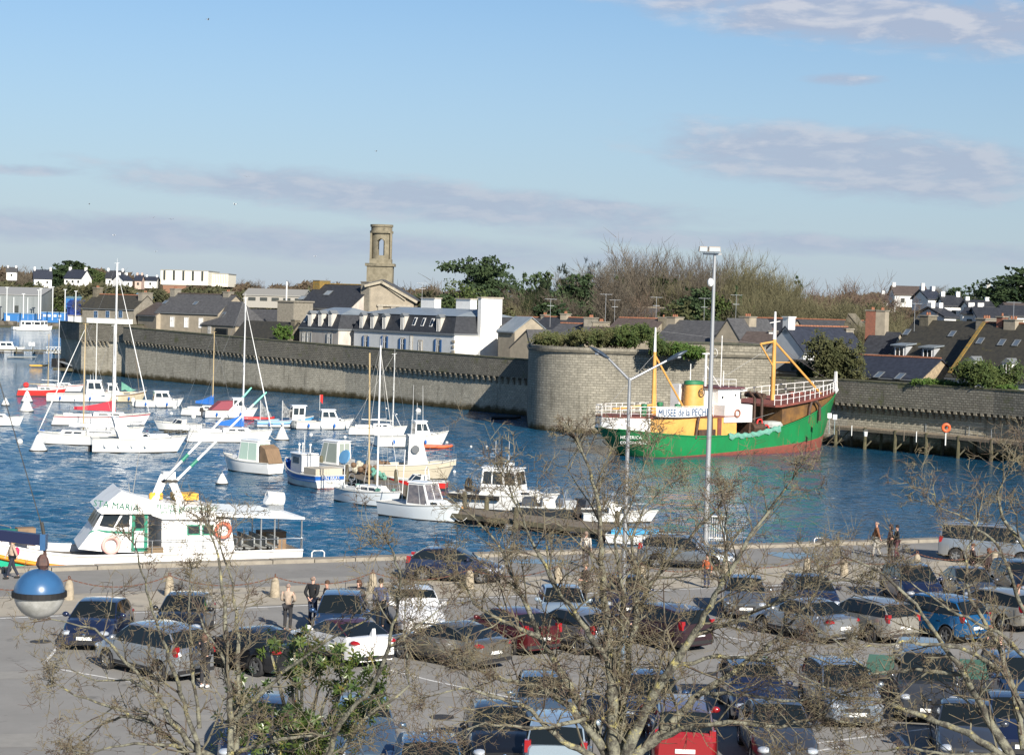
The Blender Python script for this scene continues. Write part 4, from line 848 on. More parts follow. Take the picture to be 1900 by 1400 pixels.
shrub('evergreen_bush', 'green bush spilling over the bastion parapet left of the double lamp arm', 1235, 659, 219, 3.4, 2.1, lf_mid, 3000, .11, seed=9)
shrub('evergreen_bush', 'small round green bush hanging on the bastion parapet', 1278, 664, 219, 3.4, 1.7, ivy, 3000, .10, seed=10)
shrub('evergreen_bush', 'big dark evergreen bush between white house and low slate house', 1552, 712, 217.5, 5.0, 5.6, lf_ol, 6500, .14, seed=12)
shrub('evergreen_bush', 'small dark bush at the foot of the white house', 1498, 705, 221, 2.6, 2.2, lf_dark, 1600, .1, seed=13)
shrub('evergreen_bush', 'wide rounded green bush behind the rampart below the white dormers', 1830, 720, 202.5, 5.6, 3.1, lf_mid, 5200, .12, seed=14)
shrub('ivy_clump', 'ivy clump on the dark outbuilding behind the long wall', 526, 632, 312, 2.8, 2.8, ivy, 1600, .12, seed=15)
for i, (px, py, D, w_) in enumerate(((1715, 714, 206, 2.5), (1745, 716, 206, 2.5), (1775, 719, 205, 2.8), (1870, 726, 200, 2.5), (1000, 641, 234, 2.0))):
    shrub('grass_tuft', 'bright green grass tufts on the wall top, %s' % ('below the rubble gable', 'left of the wide bush', 'at the left foot of the wide bush', 'right of the wide bush', 'at the left of the bastion hedge')[i], px, py, D, w_, .6, ivy, 900, .1, 'grass', 30+i, False)
# ---- far buildings
def fbox(name, label, px0, px1, ytop, ybot, D, dep, wm, rm=None, rise=0, cat='building', ang=0, group=None, yr=None):
    a, b = Wp(px0, ybot, D), Wp(px1, ybot, D); zt_ = zat((px0+px1)/2, ytop, D); z0 = min(a.z, b.z)-1.5; W_ = (b-a).length
    root = empty(name, (a.x, a.y, 0), ang, label, cat, group); mb = MB(); mb.box(W_/2, dep/2, (z0+zt_)/2, W_, dep, zt_-z0); mb.build('wall', wm, root)
    if rm:
        mb = MB()
        if rise: mb.extr([(-.4, -.4, zt_), (-.4, dep/2, zt_+rise), (-.4, dep+.4, zt_), (-.4, dep+.4, zt_+.3), (-.4, dep/2, zt_+rise+.3), (-.4, -.4, zt_+.3)], (W_+.8, 0, 0))
        else: mb.box(W_/2, dep/2, zt_+.15, W_+.5, dep+.5, .3)
        mb.build('roof', rm, root)
        if rise:
            mb = MB(); mb.add([(-.01, 0, zt_), (-.01, dep/2, zt_+rise), (-.01, dep, zt_), (.3, 0, zt_), (.3, dep/2, zt_+rise), (.3, dep, zt_)], [(0, 1, 2), (3, 4, 5), (0, 3, 4, 1), (1, 4, 5, 2)]); mb.build('gable', wm, root); mb = MB(); mb.add([(W_+.01, 0, zt_), (W_+.01, dep/2, zt_+rise), (W_+.01, dep, zt_), (W_-.3, 0, zt_), (W_-.3, dep/2, zt_+rise), (W_-.3, dep, zt_)], [(0, 1, 2), (3, 4, 5), (0, 3, 4, 1), (1, 4, 5, 2)]); mb.build('gable', wm, root)
    root['w'] = W_; root['zt'] = zt_; root['zb'] = z0+1.5; return root
metal_g = mat('grey_cladding', (.24, .26, .26), .6, .1, col2=(.19, .21, .21), scale=.1, aniso=(8, 1, 1)); blue_p = mat('blue_cladding', (.03, .16, .42), .5); dblue = mat('dark_blue_cladding', (.012, .04, .20), .5); pale_p = mat('pale_cladding', (.62, .64, .64), .6)
cream = mat('cream_panels', (.85, .80, .66), .7); band = mat('dark_window_band', (.05, .055, .05), .3)
r = fbox('harbour_shed', 'big grey metal harbour shed with a dark sliding door on the far left shore', -40, 74, 547, 592, 830, 40, metal_g, mat('shed_roof', (.30, .30, .29), .7), 3.2)
mb = MB(); mb.box(r['w']-10, -.15, r['zb']+3.0, 1.6, .2, 6.5); mb.build('door', band, r)
for x in (3, 9, 15, 21): mb = MB(); mb.box(x, -.1, (r['zt']+r['zb'])/2, .3, .2, 9); mb.build('downpipe', pale_p, r)
r = fbox('blue_hut', 'long bright blue hut on the far shore in front of the grey shed', 6, 74, 582, 597, 822, 7, blue_p, mat('hut_roof', (.2, .3, .42), .6)); mb = MB(); mb.box(2, -.1, r['zb']+1.4, 1.5, .2, 2.4); mb.build('door', pale_p, r)
r = fbox('blue_office', 'blue-roofed quayside office with windows right of the long blue hut', 76, 122, 580, 592, 826, 8, blue_p, mat('hut_roof', (.2, .3, .42), .6))
for x in (1.5, 3.5, 6, 8): mb = MB(); mb.box(x, -.1, r['zt']-1.3, 1.2, .15, 1.0); mb.build('window', pale_p, r)
fbox('blue_shed', 'dark blue arched shed beside the corner tower', 124, 150, 566, 592, 828, 14, dblue, dblue, 2.0)
fbox('white_hut', 'low white hut on the shore at the foot of the dark blue shed', 126, 150, 586, 598, 818, 6, pale_p, w_beige)
fbox('green_shed', 'pale teal shed roof between shore trees and corner tower', 122, 150, 553, 568, 850, 20, blue_p, mat('teal_roof', (.12, .22, .27), .6), 2.5)
fbox('workshop', 'slate-blue workshop between the two old stone houses', 250, 268, 553, 575, 600, 12, dblue, mat('teal_roof', (.12, .22, .27), .6), 1.5)
r = fbox('white_civic_building', 'large cream modern building with dark vertical window bands on the skyline', 298, 386, 502, 521, 900, 34, cream, mat('flat_roof', (.3, .3, .28), .8))
for i in range(5): mb = MB(); mb.box(r['w']*(.08+.2*i), -.15, (r['zt']+r['zb'])/2+.2, 1.0, .3, (r['zt']-r['zb'])*.86); mb.build('window_band', band, r)
r2 = fbox('white_civic_wing', 'low ribbed wing extending right of the cream modern building', 386, 423, 508, 525, 912, 26, cream, mat('flat_roof', (.3, .3, .28), .8), cat='building')
for i in range(12): mb = MB(); mb.box(r2['w']*(.04+.083*i), -.12, (r2['zt']+r2['zb'])/2, .35, .25, (r2['zt']-r2['zb'])*.9); mb.build('rib', mat('rib_grey', (.4, .38, .33), .7), r2)
fbox('red_brick_base', 'low red-brown building below the cream modern one', 302, 345, 529, 541, 880, 14, mat('brick_far', (.26, .14, .09), .9), mat('flat_roof', (.3, .3, .28), .8))
r = fbox('industrial_hall', 'long pale-roofed industrial hall behind the hipped house', 452, 562, 549, 562, 700, 30, mat('hall_wall', (.33, .31, .27), .8), mat('hall_roof', (.30, .29, .26), .8), 2.4)
for i in range(5): mb = MB(); mb.box(3+i*4.2, -.1, r['zt']-1.2, 2.6, .15, 1.2); mb.build('window', band, r)
GH = 'white houses on the far hill'
def hh(label, px0, px1, yt, yb, D, rise, roof=slate_b, wm=w_white, ch=True, ang=0, dep=8):
    r = fbox('white_house', label, px0, px1, yt, yb, D, dep, wm, roof, rise, 'house', ang, GH); W_ = r['w']
    if ch:
        for k in (0, 1): mb = MB(); mb.box(.4+(W_-.8)*k, dep/2, r['zt']+rise*.6+.2, .8, 1.2, rise*1.2+.9); mb.build('chimney', wm, r)
    n = max(1, int(W_/3))
    for i in range(n): mb = MB(); mb.box(W_*(i+.5)/n, -.1, r['zt']-1.3, .9, .15, 1.1); mb.build('window', band, r)
hh('far white house with a steep slate gable, left of the pine clump', 63, 95, 518, 530, 900, 4.2, ang=.3); hh('far white house with dark roof below the biggest pine clump', 119, 157, 517, 530, 900, 4.0, ang=-.4)
hh('small far white gabled house left of the tallest mast', 230, 250, 521, 530, 880, 2.6, ang=.9); hh('small pinkish far house beside the tiny white gable', 250, 262, 521, 530, 885, 2.6, wm=mat('pink_render', (.55, .40, .33), .8)); hh('tiny grey far house at the left end of the skyline', 12, 30, 505, 514, 930, 2.2, slate_g, ang=.2)
hh('far house with dark hipped roof behind the tallest mast', 196, 226, 517, 526, 890, 3.5, slate); hh('little white house roof among scrub right of the pinkish house', 268, 290, 521, 528, 900, 1.8)
hh('white house under the dark pine on the right hill', 1752, 1787, 569, 578, 420, 2.2, slate); hh('white house with tall white chimney right of the pine', 1798, 1842, 571, 582, 410, 1.4, slate); hh('big grey-gabled house highest on the right hill', 1829, 1895, 564, 574, 430, 3.3, slate_b, mat('pale_grey_wall', (.52, .51, .48), .85), ang=-.25)
hh('blue-roofed white house at the left of the hillside group', 1722, 1750, 556, 565, 470, 2.2, slate_b, ang=.3); hh('long brownish roofed row with pale chimneys on the right skyline', 1660, 1720, 548, 558, 500, 2.2, slate_br); hh('dark roofed house with white gable under the hillside group', 1752, 1780, 590, 600, 330, 1.6, slate, ang=.5)
hh('long dark roof low on the right hill', 1815, 1868, 592, 602, 340, 1.8, slate, ch=False); hh('rightmost dark roof on the right hill', 1866, 1915, 588, 600, 350, 1.8, slate, ch=False); hh('white rendered house front between two dark roofs on the right hill', 1786, 1812, 584, 596, 345, 1.3, slate, ang=-.5)
hh('pale house half hidden by brown trees on the right skyline', 1640, 1662, 560, 568, 520, 2.0, slate_br); hh('white house glimpsed through the bare stand', 1196, 1214, 530, 540, 520, 1.5, slate, ch=False); hh('low white bungalow in front of the far gable on the right hill', 1872, 1925, 575, 584, 400, 1.2, slate_br, ch=False)
# harbour light masts on the far shore
for (px, y0, y1) in ((12, 598, 533), (71, 592, 538), (75, 592, 535), (97, 594, 532), (120, 594, 537), (140, 590, 540), (43, 590, 545)):
    a, b = Wp(px, y0, 815), Wp(px+1, y1, 815); r = empty('lamp_mast', (a.x, a.y, 0), 0, 'thin pale lighting mast on the far left shore', 'mast', 'lighting masts on the far shore'); mb = MB(); mb.tube([(0, 0, a.z), (0, 0, b.z)], .22, 5); mb.box(0, 0, b.z, 1.4, .4, .25); mb.build('pole', pale_p, r)
# ================================================================ boats
gel = mat('white_gelcoat', (.80, .80, .78), .3, col2=(.70, .70, .67), scale=.9, lo=.5, hi=.8, coat=.4); gel2 = mat('aged_white_paint', (.72, .72, .69), .5, col2=(.55, .54, .48), scale=1.5, lo=.5, hi=.75)
deckw = mat('deck_pale', (.62, .62, .58), .7, col2=(.5, .5, .46), scale=2); teak = mat('teak_deck', (.26, .17, .10), .7, col2=(.18, .12, .07), scale=2, aniso=(1, 8, 1)); dk_grey = mat('grey_deck', (.28, .30, .30), .8, col2=(.18, .2, .2), scale=2)
boot_dk = mat('dark_antifouling', (.03, .03, .035), .8, col2=(.06, .055, .04), scale=2); boot_rd = mat('red_antifouling', (.26, .065, .045), .8, col2=(.16, .06, .04), scale=2)
red_p = mat('red_boat_paint', (.62, .035, .03), .35, coat=.3); blue_bp = mat('blue_boat_paint', (.02, .12, .42), .35, coat=.3); red_cv = mat('red_sail_cover', (.45, .03, .05), .85, bump=.5, bscale=6); blue_cv = mat('blue_sail_cover', (.015, .12, .42), .85, bump=.5, bscale=6)
tanw = mat('varnished_spar', (.50, .38, .20), .4); whm = mat('white_spar', (.80, .80, .78), .35); ss = mat('stainless', (.6, .62, .63), .25, .8); rope = mat('rigging_wire', (.35, .35, .34), .5, .3)
bglass = glass('boat_glass', (.02, .028, .035)); mint = mat('mint_curtain', (.42, .56, .48), .8, bump=.3, bscale=5); navy_hull = mat('pale_blue_hull', (.42, .52, .56), .35, coat=.3); cream_h = mat('cream_hull', (.62, .55, .40), .4, col2=(.5, .43, .3), scale=1); maroon = mat('maroon_canopy', (.25, .06, .08), .85)
orange_b = mat('orange_buoy', (.75, .12, .03), .5); yellow_p = mat('yellow_paint', (.75, .42, .04), .45, col2=(.6, .33, .05), scale=1.5); black_r = mat('black_rubber', (.012, .012, .013), .7); net_t = mat('teal_net', (.09, .27, .21), .9, col2=(.16, .36, .28), scale=3, bump=1, bscale=15)
wood_d = mat('weathered_timber', (.20, .165, .12), .9, col2=(.11, .09, .07), scale=1.5, aniso=(6, 1, 1), bump=.5, bscale=10); wood_p = mat('dark_pile', (.07, .06, .045), .95, col2=(.13, .12, .07), scale=2)
stripe_r = mat('red_stripe', (.45, .03, .05), .5)
def boat_root(name, label, px, py, th_, group=None, B=2.0, cat='boat'):
    p = G(px, py, WZ); d = xy(p).normalized(); az = los(px)+R(th_); p = p+Vector((d.x, d.y, 0))*(B*.35)
    r = empty(name, (p.x, p.y, WZ), math.pi/2-az, label, cat, group); r['D'] = (p-CP).dot(fw); r['px'] = px; return r
def hull(root, L, B, F, bu=.35, su=.05, tw=.7, rake=.5, mh=None, mband=None, mboot=None, mdeck=None, bulw=0.0, band=.16, boot=.10, draft=.5, flare=.82, stern_rake=0.0, bmax=.42, full=2.3, round_stern=False, boot_f=None, nst=22):
    def prof(t):
        if t < bmax: b = tw+(1-tw)*math.sin(math.pi/2*t/bmax)
        else: b = 1-((t-bmax)/(1-bmax))**full
        if round_stern: b *= min(1, math.sqrt(max(0, 1-(1-min(t/.13, 1))**2))+.12)
        return max(b, .012)*B/2
    def zd(t): return F+bu*max(0, (t-.3)/.7)**2*1.0+su*max(0, 1-t/.5)**2
    rows = []
    for i in range(nst+1):
        t = i/nst; t = t if t < .8 else .8+(t-.8)*1.0; b = prof(t); z = zd(t); bt = boot if boot_f is None else boot_f(t)
        bw = b*(flare-.22*max(0, t-.5)*2); e = t**5; g = (1-t)**6; lv = [(.02*b, -draft*(1-.6*e)), (bw*.72, -draft*.55*(1-.3*e)), (bw*.97, -.02), (bw+(b-bw)*min(1, bt/z), bt), (bw+(b-bw)*.55, bt+(z-bt)*.5), (b*.985, z-(z-bt)*band), (b, z)]
        half = [(-L/2+t*L+rake*e*(zz_-z)/max(z, .1)*1.0-stern_rake*g*(zz_-z)/max(z, .1), y, zz_) for y, zz_ in lv]
        rows.append([Vector((x, -y, q)) for x, y, q in reversed(half)]+[Vector((x, y, q)) for x, y, q in half])
    mb = MB(); n = len(rows[0])
    for i in range(nst):
        for j in range(n-1):
            a, b_, c, d = rows[i][j], rows[i+1][j], rows[i+1][j+1], rows[i][j+1]; k = min(j, n-2-j); m = 1 if k == 0 else (2 if k >= 3 else 0); mb.add([a, b_, c, d], [(0, 1, 2, 3)], m)
    for j in range(n//2-1):      # transom
        a, b_, c, d = rows[0][j], rows[0][j+1], rows[0][n-2-j], rows[0][n-1-j]; m = 1 if j == 0 else (2 if j >= 3 else 0); mb.add([a, b_, c, d], [(0, 1, 2, 3)], m)
    h = mb.build('hull', [mh or gel, mband or mh or gel, mboot or boot_dk], root, smooth=35, merge=True)
    mb = MB(); dr = []
    for i in range(nst+1):
        p, q = rows[i][0], rows[i][-1]; z = p.z-bulw-.03; k = .97; dr.append([Vector((p.x, p.y*k, z)), Vector((p.x, p.y*k*.5, z+.03*B/3)), Vector((p.x, 0, z+.04*B/3)), Vector((q.x, q.y*k*.5, z+.03*B/3)), Vector((q.x, q.y*k, z))])
    mb.grid(dr); mb.build('deck', mdeck or deckw, root)
    if bulw > .1:
        mb = MB()
        for sgn, jx in ((-1, 0), (1, -1)):
            mb.grid([[rows[i][jx]*1.0, Vector((rows[i][jx].x, rows[i][jx].y*.96, rows[i][jx].z)), Vector((rows[i][jx].x, rows[i][jx].y*.96, rows[i][jx].z-bulw))] for i in range(nst+1)])
        mb.grid([[rows[0][0], rows[0][0]-Vector((-.08, 0, bulw))], [rows[0][-1], rows[0][-1]-Vector((-.08, 0, bulw))]])
        mb.build('bulwark', mband or mh or gel, root)
    mb = MB()
    for jx in (0, -1): mb.tube([r_[jx]+Vector((0, 0, .01)) for r_ in rows], .035+.008*B, 5)
    mb.tube([rows[0][0], rows[0][-1]], .035+.008*B, 5); mb.build('gunwale', mat('rub_rail', (.5, .5, .47), .6), root)
    def edge(t, z=None): b = prof(t); return (-L/2+t*L, b, zd(t))
    root['L'] = L; root['F'] = F
    return edge
def cabin(root, x0, x1, wr, wf, z0, h, sf=.4, sb=.1, ins=.12, m=None, mr=None, side=((.12, .88),), v=(.45, .85), front=2, back=0, roof=True, ov=.10, rth=.07, name='cabin', gm=None, split=True):
    """x0 rear, x1 front; side: window spans (0 rear .. 1 front)"""
    m = m or gel; b = [(x0, -wr/2, z0), (x1, -wf/2, z0), (x1, wf/2, z0), (x0, wr/2, z0)]; t = [(x0+sb, -wr/2*(1-ins), z0+h), (x1-sf, -wf/2*(1-ins), z0+h), (x1-sf, wf/2*(1-ins), z0+h), (x0+sb, wr/2*(1-ins), z0+h)]
    P = [Vector(p) for p in b+t]; mb = MB(); mb.add(P, [(3, 2, 1, 0), (4, 5, 6, 7), (0, 1, 5, 4), (1, 2, 6, 5), (2, 3, 7, 6), (3, 0, 4, 7)]); c = mb.build(name, m, root)
    def panel(q, u0, u1, v0, v1):
        A, B_, C_, D_ = q; f = lambda u, w_: (A.lerp(B_, u)).lerp(D_.lerp(C_, u), w_); pts = [f(u0, v0), f(u1, v0), f(u1, v1), f(u0, v1)]; n = (pts[1]-pts[0]).cross(pts[3]-pts[0]).normalized(); ctr = sum(P, Vector())/8
        if n.dot(pts[0]-ctr) < 0: n = -n
        mb = MB(); mb.extr([p-n*.01 for p in pts], n*.025); mb.build('window', gm or bglass, c)
    for (a, e) in side: panel((P[0], P[1], P[5], P[4]), a, e, v[0], v[1]); panel((P[3], P[2], P[6], P[7]), a, e, v[0], v[1])
    for i in range(front): panel((P[1], P[2], P[6], P[5]), .08+.88*i/front, .04+.88*(i+1)/front, v[0], v[1]+.02)
    for i in range(back): panel((P[0], P[3], P[7], P[4]), .1+.8*i/back, .05+.8*(i+1)/back, .15, v[1])
    if roof:
        mb = MB(); xa, xb = x0+sb-ov, x1-sf+ov*1.6; ya, yb = wr/2*(1-ins)+ov*.6, wf/2*(1-ins)+ov*.6; rr = []
        for x, w_ in ((xa, ya), ((xa+xb)/2, (ya+yb)/2), (xb, yb)): rr.append([Vector((x, -w_, z0+h)), Vector((x, -w_*.9, z0+h+rth)), Vector((x, 0, z0+h+rth*1.7)), Vector((x, w_*.9, z0+h+rth)), Vector((x, w_, z0+h)), Vector((x, 0, z0+h+.005))])
        mb.grid(rr, closed=True); mb.add(rr[0], [tuple(range(6))]); mb.add(rr[-1], [tuple(range(6))]); mb.build('cabin_roof', mr or m, root)
    return c
def rail(root, pts, h=.55, name='guard_rail', posts=None, m=None, r=.018, two=True):
    mb = MB(); P = [Vector(p) for p in pts]; up = Vector((0, 0, h)); mb.tube([p+up for p in P], r, 4)
    if two: mb.tube([p+up*.5 for p in P], r*.7, 4)
    for p in P: mb.tube([p, p+up], r, 4)
    return mb.build(name, m or ss, root)
def edge_pts(e, t0, t1, n, side=1, k=.94): return [(lambda q: (q[0], side*q[1]*k, q[2]))(e(t0+(t1-t0)*i/(n-1))) for i in range(n)]
def mast_h(root, py):
    o = root.location; D = (o-CP).dot(fw); return zat(root['px'], py, D)-WZ
def rig(root, mx, z0, H, L, B, F, m=None, cover=None, boom=None, furl=True, spreaders=1, lean=0.0, r=.07, bowx=None, sternx=None, by=0, stays=True):
    m = m or whm; mb = MB(); top = Vector((mx-lean, 0, H)); mb.tube([(mx, 0, z0), tuple(top)], [r, r*.75], 8)
    mt_ = mb.build('mast', m, root, smooth=60)
    for i in range(spreaders):
        mb = MB(); z = z0+(H-z0)*(.5 if spreaders == 1 else (.36+.3*i)); mb.tube([(mx, -B*.28, z), (mx, B*.28, z)], .022, 4); mb.build('spreader', m, mt_)
    mb = MB(); mb.tube([(mx-lean-.3, 0, H-.05), (mx-lean+.25, 0, H+.02)], .02, 4); mb.tube([(mx-lean, 0, H), (mx-lean, 0, H+.5)], .012, 4); mb.build('masthead', m, mt_)
    if stays:
        mb = MB(); bx = L/2*.97 if bowx is None else bowx; sx = -L/2*.97 if sternx is None else sternx
        for s_ in (-1, 1):
            z = z0+(H-z0)*.5; mb.tube([(mx-lean, 0, H*.97), (mx, s_*B*.28, z), (mx-.1, s_*B*.46, F)], .011, 3); mb.tube([(mx, 0, z), (mx-.35, s_*B*.46, F)], .011, 3)
        mb.tube([(mx-lean, 0, H), (sx, 0, F+.1)], .011, 3)
        if not furl: mb.tube([(mx-lean, 0, H*.97), (bx, 0, F+.25)], .012, 3)
        mb.build('rigging', rope, root)
        if furl: mb = MB(); a, b = Vector((bx, 0, F+.35)), Vector((mx-lean, 0, H*.96)); mb.tube([a, a.lerp(b, .1), a.lerp(b, .5), b], [.03, .06, .05, .02], 6); mb.build('furled_sail', whm if furl is True else furl, root)
    if boom:
        bz = z0+.75 if by == 0 else by; mb = MB(); mb.tube([(mx, 0, bz), (mx-boom, 0, bz+.12)], .05, 6); bo = mb.build('boom', m, root)
        if cover:
            mb = MB(); rr = []
            for i in range(9):
                t = i/8; x = mx+.12-(boom+.05)*t; hh_ = .95*(1-t)**1.6+.24; ww = .17*(1-.4*t); c = bz+.12*t
                rr.append([Vector((x, ww*math.cos(a)*(1 if math.sin(a) < 0 else .6), c-.1+(hh_ if math.sin(a) > 0 else .12)*math.sin(a))) for a in [k*math.pi/4 for k in range(8)]])
            mb.grid(rr, closed=True); mb.add(rr[0], [tuple(range(8))]); mb.add(rr[-1], [tuple(range(8))]); mb.build('sail_cover', cover, bo, smooth=60)
def sailboat(label, px, py, L, th_, top, mh=None, cover=None, mastm=None, B=None, F=None, cab=True, mxf=.08, furl=True, band=None, group='moored sailing boats', deck=None, boom=None, sp=1, boot=None, lean=0., seats=True, r=.07):
    B = B or L*.31; F = F or (.55+L*.045); root = boat_root('sailing_boat', label, px, py, th_, group, B); e = hull(root, L, B, F, L*.035, .02, .62, L*.07, mh, band, boot, deck, band=.14, stern_rake=-L*.03)
    H = mast_h(root, top); zc = F-.02
    if cab:
        cabin(root, -L*.10, L*.26, B*.62, B*.38, zc, .42, .5, .05, .14, mh if mh in (gel, gel2) else gel, side=((.15, .45), (.52, .8)), v=(.35, .8), front=0, ov=.02, rth=.04)
        mb = MB(); mb.extr([(-L*.38, -B*.24, F+.06), (-L*.12, -B*.26, F+.06), (-L*.12, B*.26, F+.06), (-L*.38, B*.24, F+.06)], (0, 0, .02)); mb.build('cockpit', dk_grey, root)
        for s_ in (-1, 1): mb = MB(); mb.beam((-L*.40, s_*B*.27, F+.14), (-L*.12, s_*B*.3, F+.14), .08, .26); mb.build('coaming', gel, root)
        mb = MB(); mb.tube([(-L*.34, 0, F+.1), (-L*.34, 0, F+.65)], .03, 5); mb.torus((-L*.34, 0, F+.8), .28, .02, 'x', 14, 4); mb.build('steering_wheel', ss, root)
    rig(root, L*mxf, F, H, L, B, F, mastm, cover, boom or (L*.36 if cover else None), furl, sp, lean, r)
    rail(root, [(L*.30, -B*.32, F+L*.012), (L*.44, -B*.14, F+L*.025), (L*.5, 0, F+L*.034), (L*.44, B*.14, F+L*.025), (L*.30, B*.32, F+L*.012)], .6, 'pulpit'); rail(root, [(-L*.40, B*.30, F), (-L*.49, B*.26, F), (-L*.49, -B*.26, F), (-L*.40, -B*.30, F)], .6, 'pushpit')
    for s_ in (-1, 1): rail(root, [(-L*.38+L*.17*i, s_*e(.12+.17*i)[1]*.95, F) for i in range(5)], .58, 'guard_wire', r=.012)
    return root
def fender(root, x, y, z, m=None): mb = MB(); mb.ball((x, y, z), .13, 8, sz=1.9); mb.build('fender', m or gel, root)
def outboard(root, x, z, m=None): mb = MB(); mb.box(x-.15, 0, z+.35, .42, .36, .5, tx=.8, ty=.8); mb.box(x-.12, 0, z-.1, .16, .14, .6); mb.build('outboard_motor', m or dk_grey, root)
def aerials(root, lst, m=None):
    for (x, y, z, h, l) in lst: mb = MB(); mb.tube([(x, y, z), (x-l, y, z+h)], [.022, .012], 4); mb.build('aerial', m or whm, root)
def motor(label, px, py, L, th_, B=None, F=None, cab=(-.1, .28, 1.25), mh=None, sf=.6, side=((.08, .46), (.52, .9)), fore=True, name='motor_boat', group='moored motor boats', ob=False, raild=True, roofm=None, bu=.35, band=None, cabm=None, open_back=True, v=(.42, .86), boot=None, tw=.86, front=2, sb=.1, windshield=False, bulw=0, fend=3, deck=None, gm=None):
    B = B or L*.36; F = F or .55+L*.045; root = boat_root(name, label, px, py, th_, group, B); e = hull(root, L, B, F, bu, .0, tw, L*.10, mh, band, boot, deck, band=.2, bulw=bulw, bmax=.4)
    if fore: cabin(root, L*(cab[1]-.04 if cab else .0), L*.38, B*.74, B*.3, F+.02, .38, .75, 0, .2, mh or gel, side=((.25, .6),), v=(.35, .75), front=0, ov=.0, rth=.03, name='foredeck_cabin')
    if cab: cabin(root, L*cab[0], L*cab[1], B*.72, B*.66, F-.02, cab[2], sf, sb, .12, cabm or gel, roofm, side=side, v=v, front=front, back=2 if open_back else 0, gm=gm)
    if windshield:
        x0 = L*windshield; mb = MB(); q = [(x0-.9, -B*.4, F), (x0-.1, -B*.36, F), (x0+.25, 0, F), (x0-.1, B*.36, F), (x0-.9, B*.4, F)]; t = [(x-.42 if 0 < i < 4 else x-.1, y*.85, z+(.5 if 0 < i < 4 else .38)) for i, (x, y, z) in enumerate(q)]
        mb.grid([[Vector(a), Vector(b)] for a, b in zip(q, t)]); ws = mb.build('windscreen', bglass, root); mb = MB(); mb.tube(t, .03, 5)
        for a, b in zip(q, t): mb.tube([a, b], .025, 4)
        mb.build('windscreen_frame', gel, ws)
        mb = MB(); mb.box(-L*.2, 0, F-.02, L*.42, B*.62, .12); mb.build('cockpit', dk_grey, root)
        for s_ in (-1, 1): mb = MB(); mb.box(x0-1.15, s_*B*.18, F+.22, .5, .5, .5, tx=.8); mb.build('seat', gel, root)
    if raild: rail(root, [(L*.16, -B*.42, F+bu*.1), (L*.32, -B*.33, F+bu*.4), (L*.44, -B*.14, F+bu*.8), (L*.5, 0, F+bu), (L*.44, B*.14, F+bu*.8), (L*.32, B*.33, F+bu*.4), (L*.16, B*.42, F+bu*.1)], .5, 'bow_rail')
    if ob: outboard(root, -L/2-.1, F*.7, ob if ob is not True else None)
    for i in range(fend): fender(root, L*(-.3+.22*i), -e(.2+.22*i)[1]-.08, F*.55, gel if i % 2 else blue_cv)
    root['B'] = B; return root, F, B
def buoy(name, label, px, py, r, kind='ball', m=None, group=None):
    p = G(px, py, WZ); root = empty(name, p, 0, label, 'buoy', group); mb = MB(); m = m or gel2
    if kind == 'cone': mb.lathe([(r*.6, -.3), (r, -.1), (r, .12), (r*.85, .3), (r*.25, r*1.75), (r*.12, r*1.9), (.02, r*1.95)], (0, 0, 0), 20); mb.build('float', m, root, smooth=60); mb = MB(); mb.torus((0, 0, .05), r, .06, 'z'); mb.build('weed_line', boot_dk, root); mb = MB(); mb.torus((0, 0, r*2.05), .12, .03, 'x', 12, 5); mb.build('lifting_ring', ss, root)
    else: mb.ball((0, 0, r*.35), r, 14); mb.build('float', m, root, smooth=180); mb = MB(); mb.torus((0, 0, r*1.4), r*.22, r*.06, 'x', 10, 5); mb.build('lifting_ring', ss, root)
    return root
# ---- fleet, far to near
r, F, B = motor('white motor cruiser lying at the far pontoon, left picture edge', 12, 653, 8.5, 90, cab=(-.2, .22, 1.5), group=None, raild=True)
r = sailboat('small red sloop, leftmost of the moored boats, tan mast', 78, 735, 6.6, 84, 620, mh=red_p, mastm=tanw, boom=2.6, mxf=.12, furl=False)
mb = MB(); mb.ball((-2.2, 0, 1.5), .42, 12); mb.build('radar_ball', red_p, r)
sailboat('red and white sloop with a white mast just behind the small red one', 112, 727, 6.8, 78, 592, mh=gel, band=red_p, boom=2.4, mxf=-.05, furl=False)
r, F, B = motor('white fishing cruiser with a blocky wheelhouse and aerials, left group', 150, 746, 8.8, 92, cab=(.08, .36, 1.9), side=((.1, .45), (.52, .9)), F=1.0, bu=.4, raild=True)
aerials(r, ((1.6, .3, 2.9, 1.0, .1), (1.2, -.3, 2.9, .8, 0))); mb = MB(); mb.tube([(1.9, 0, 2.9), (1.9, 0, mast_h(r, 592))], .06, 6); mb.build('mast', gel2, r)
r, F, B = motor('cream and brown wooden fishing boat, half hidden behind the red sail cover', 222, 746, 7.2, 80, mh=cream_h, band=teak, cab=(-.25, .0, 1.5), F=.95, bu=.6, cabm=gel2)
mb = MB(); mb.tube([(2.6, 0, 1.4), (2.0, 0, mast_h(r, 660))], .05, 6); mb.tube([(-1, 0, 1.4), (-1, 0, mast_h(r, 640))], .05, 6, ); mb.build('mast', wood_d, r); mb = MB(); mb.grid([[Vector((.2+x*.5, 0, 1.5+.2*math.sin(x*2))), Vector((.2+x*.4, .15*math.sin(x*5), 2.7-.25*x))] for x in range(5)]); mb.build('fishing_net', net_t, r)
r, F, B = motor('small white cabin cruiser with an outboard, moored below the corbelled wall', 295, 756, 6.2, 82, cab=(-.12, .26, 1.25), ob=gel2)
r, F, B = motor('pilothouse boat with a maroon rear canopy and black outboard', 428, 776, 6.6, 76, cab=(.0, .26, 1.5), ob=black_r, F=.9)
mb = MB(); mb.extr([(-2.6, -.9, 1.0), (0, -.95, 1.0), (0, -.9, 2.1), (-1.4, -.85, 2.0)], (0, 1.8, 0)); mb.build('canopy', maroon, r)
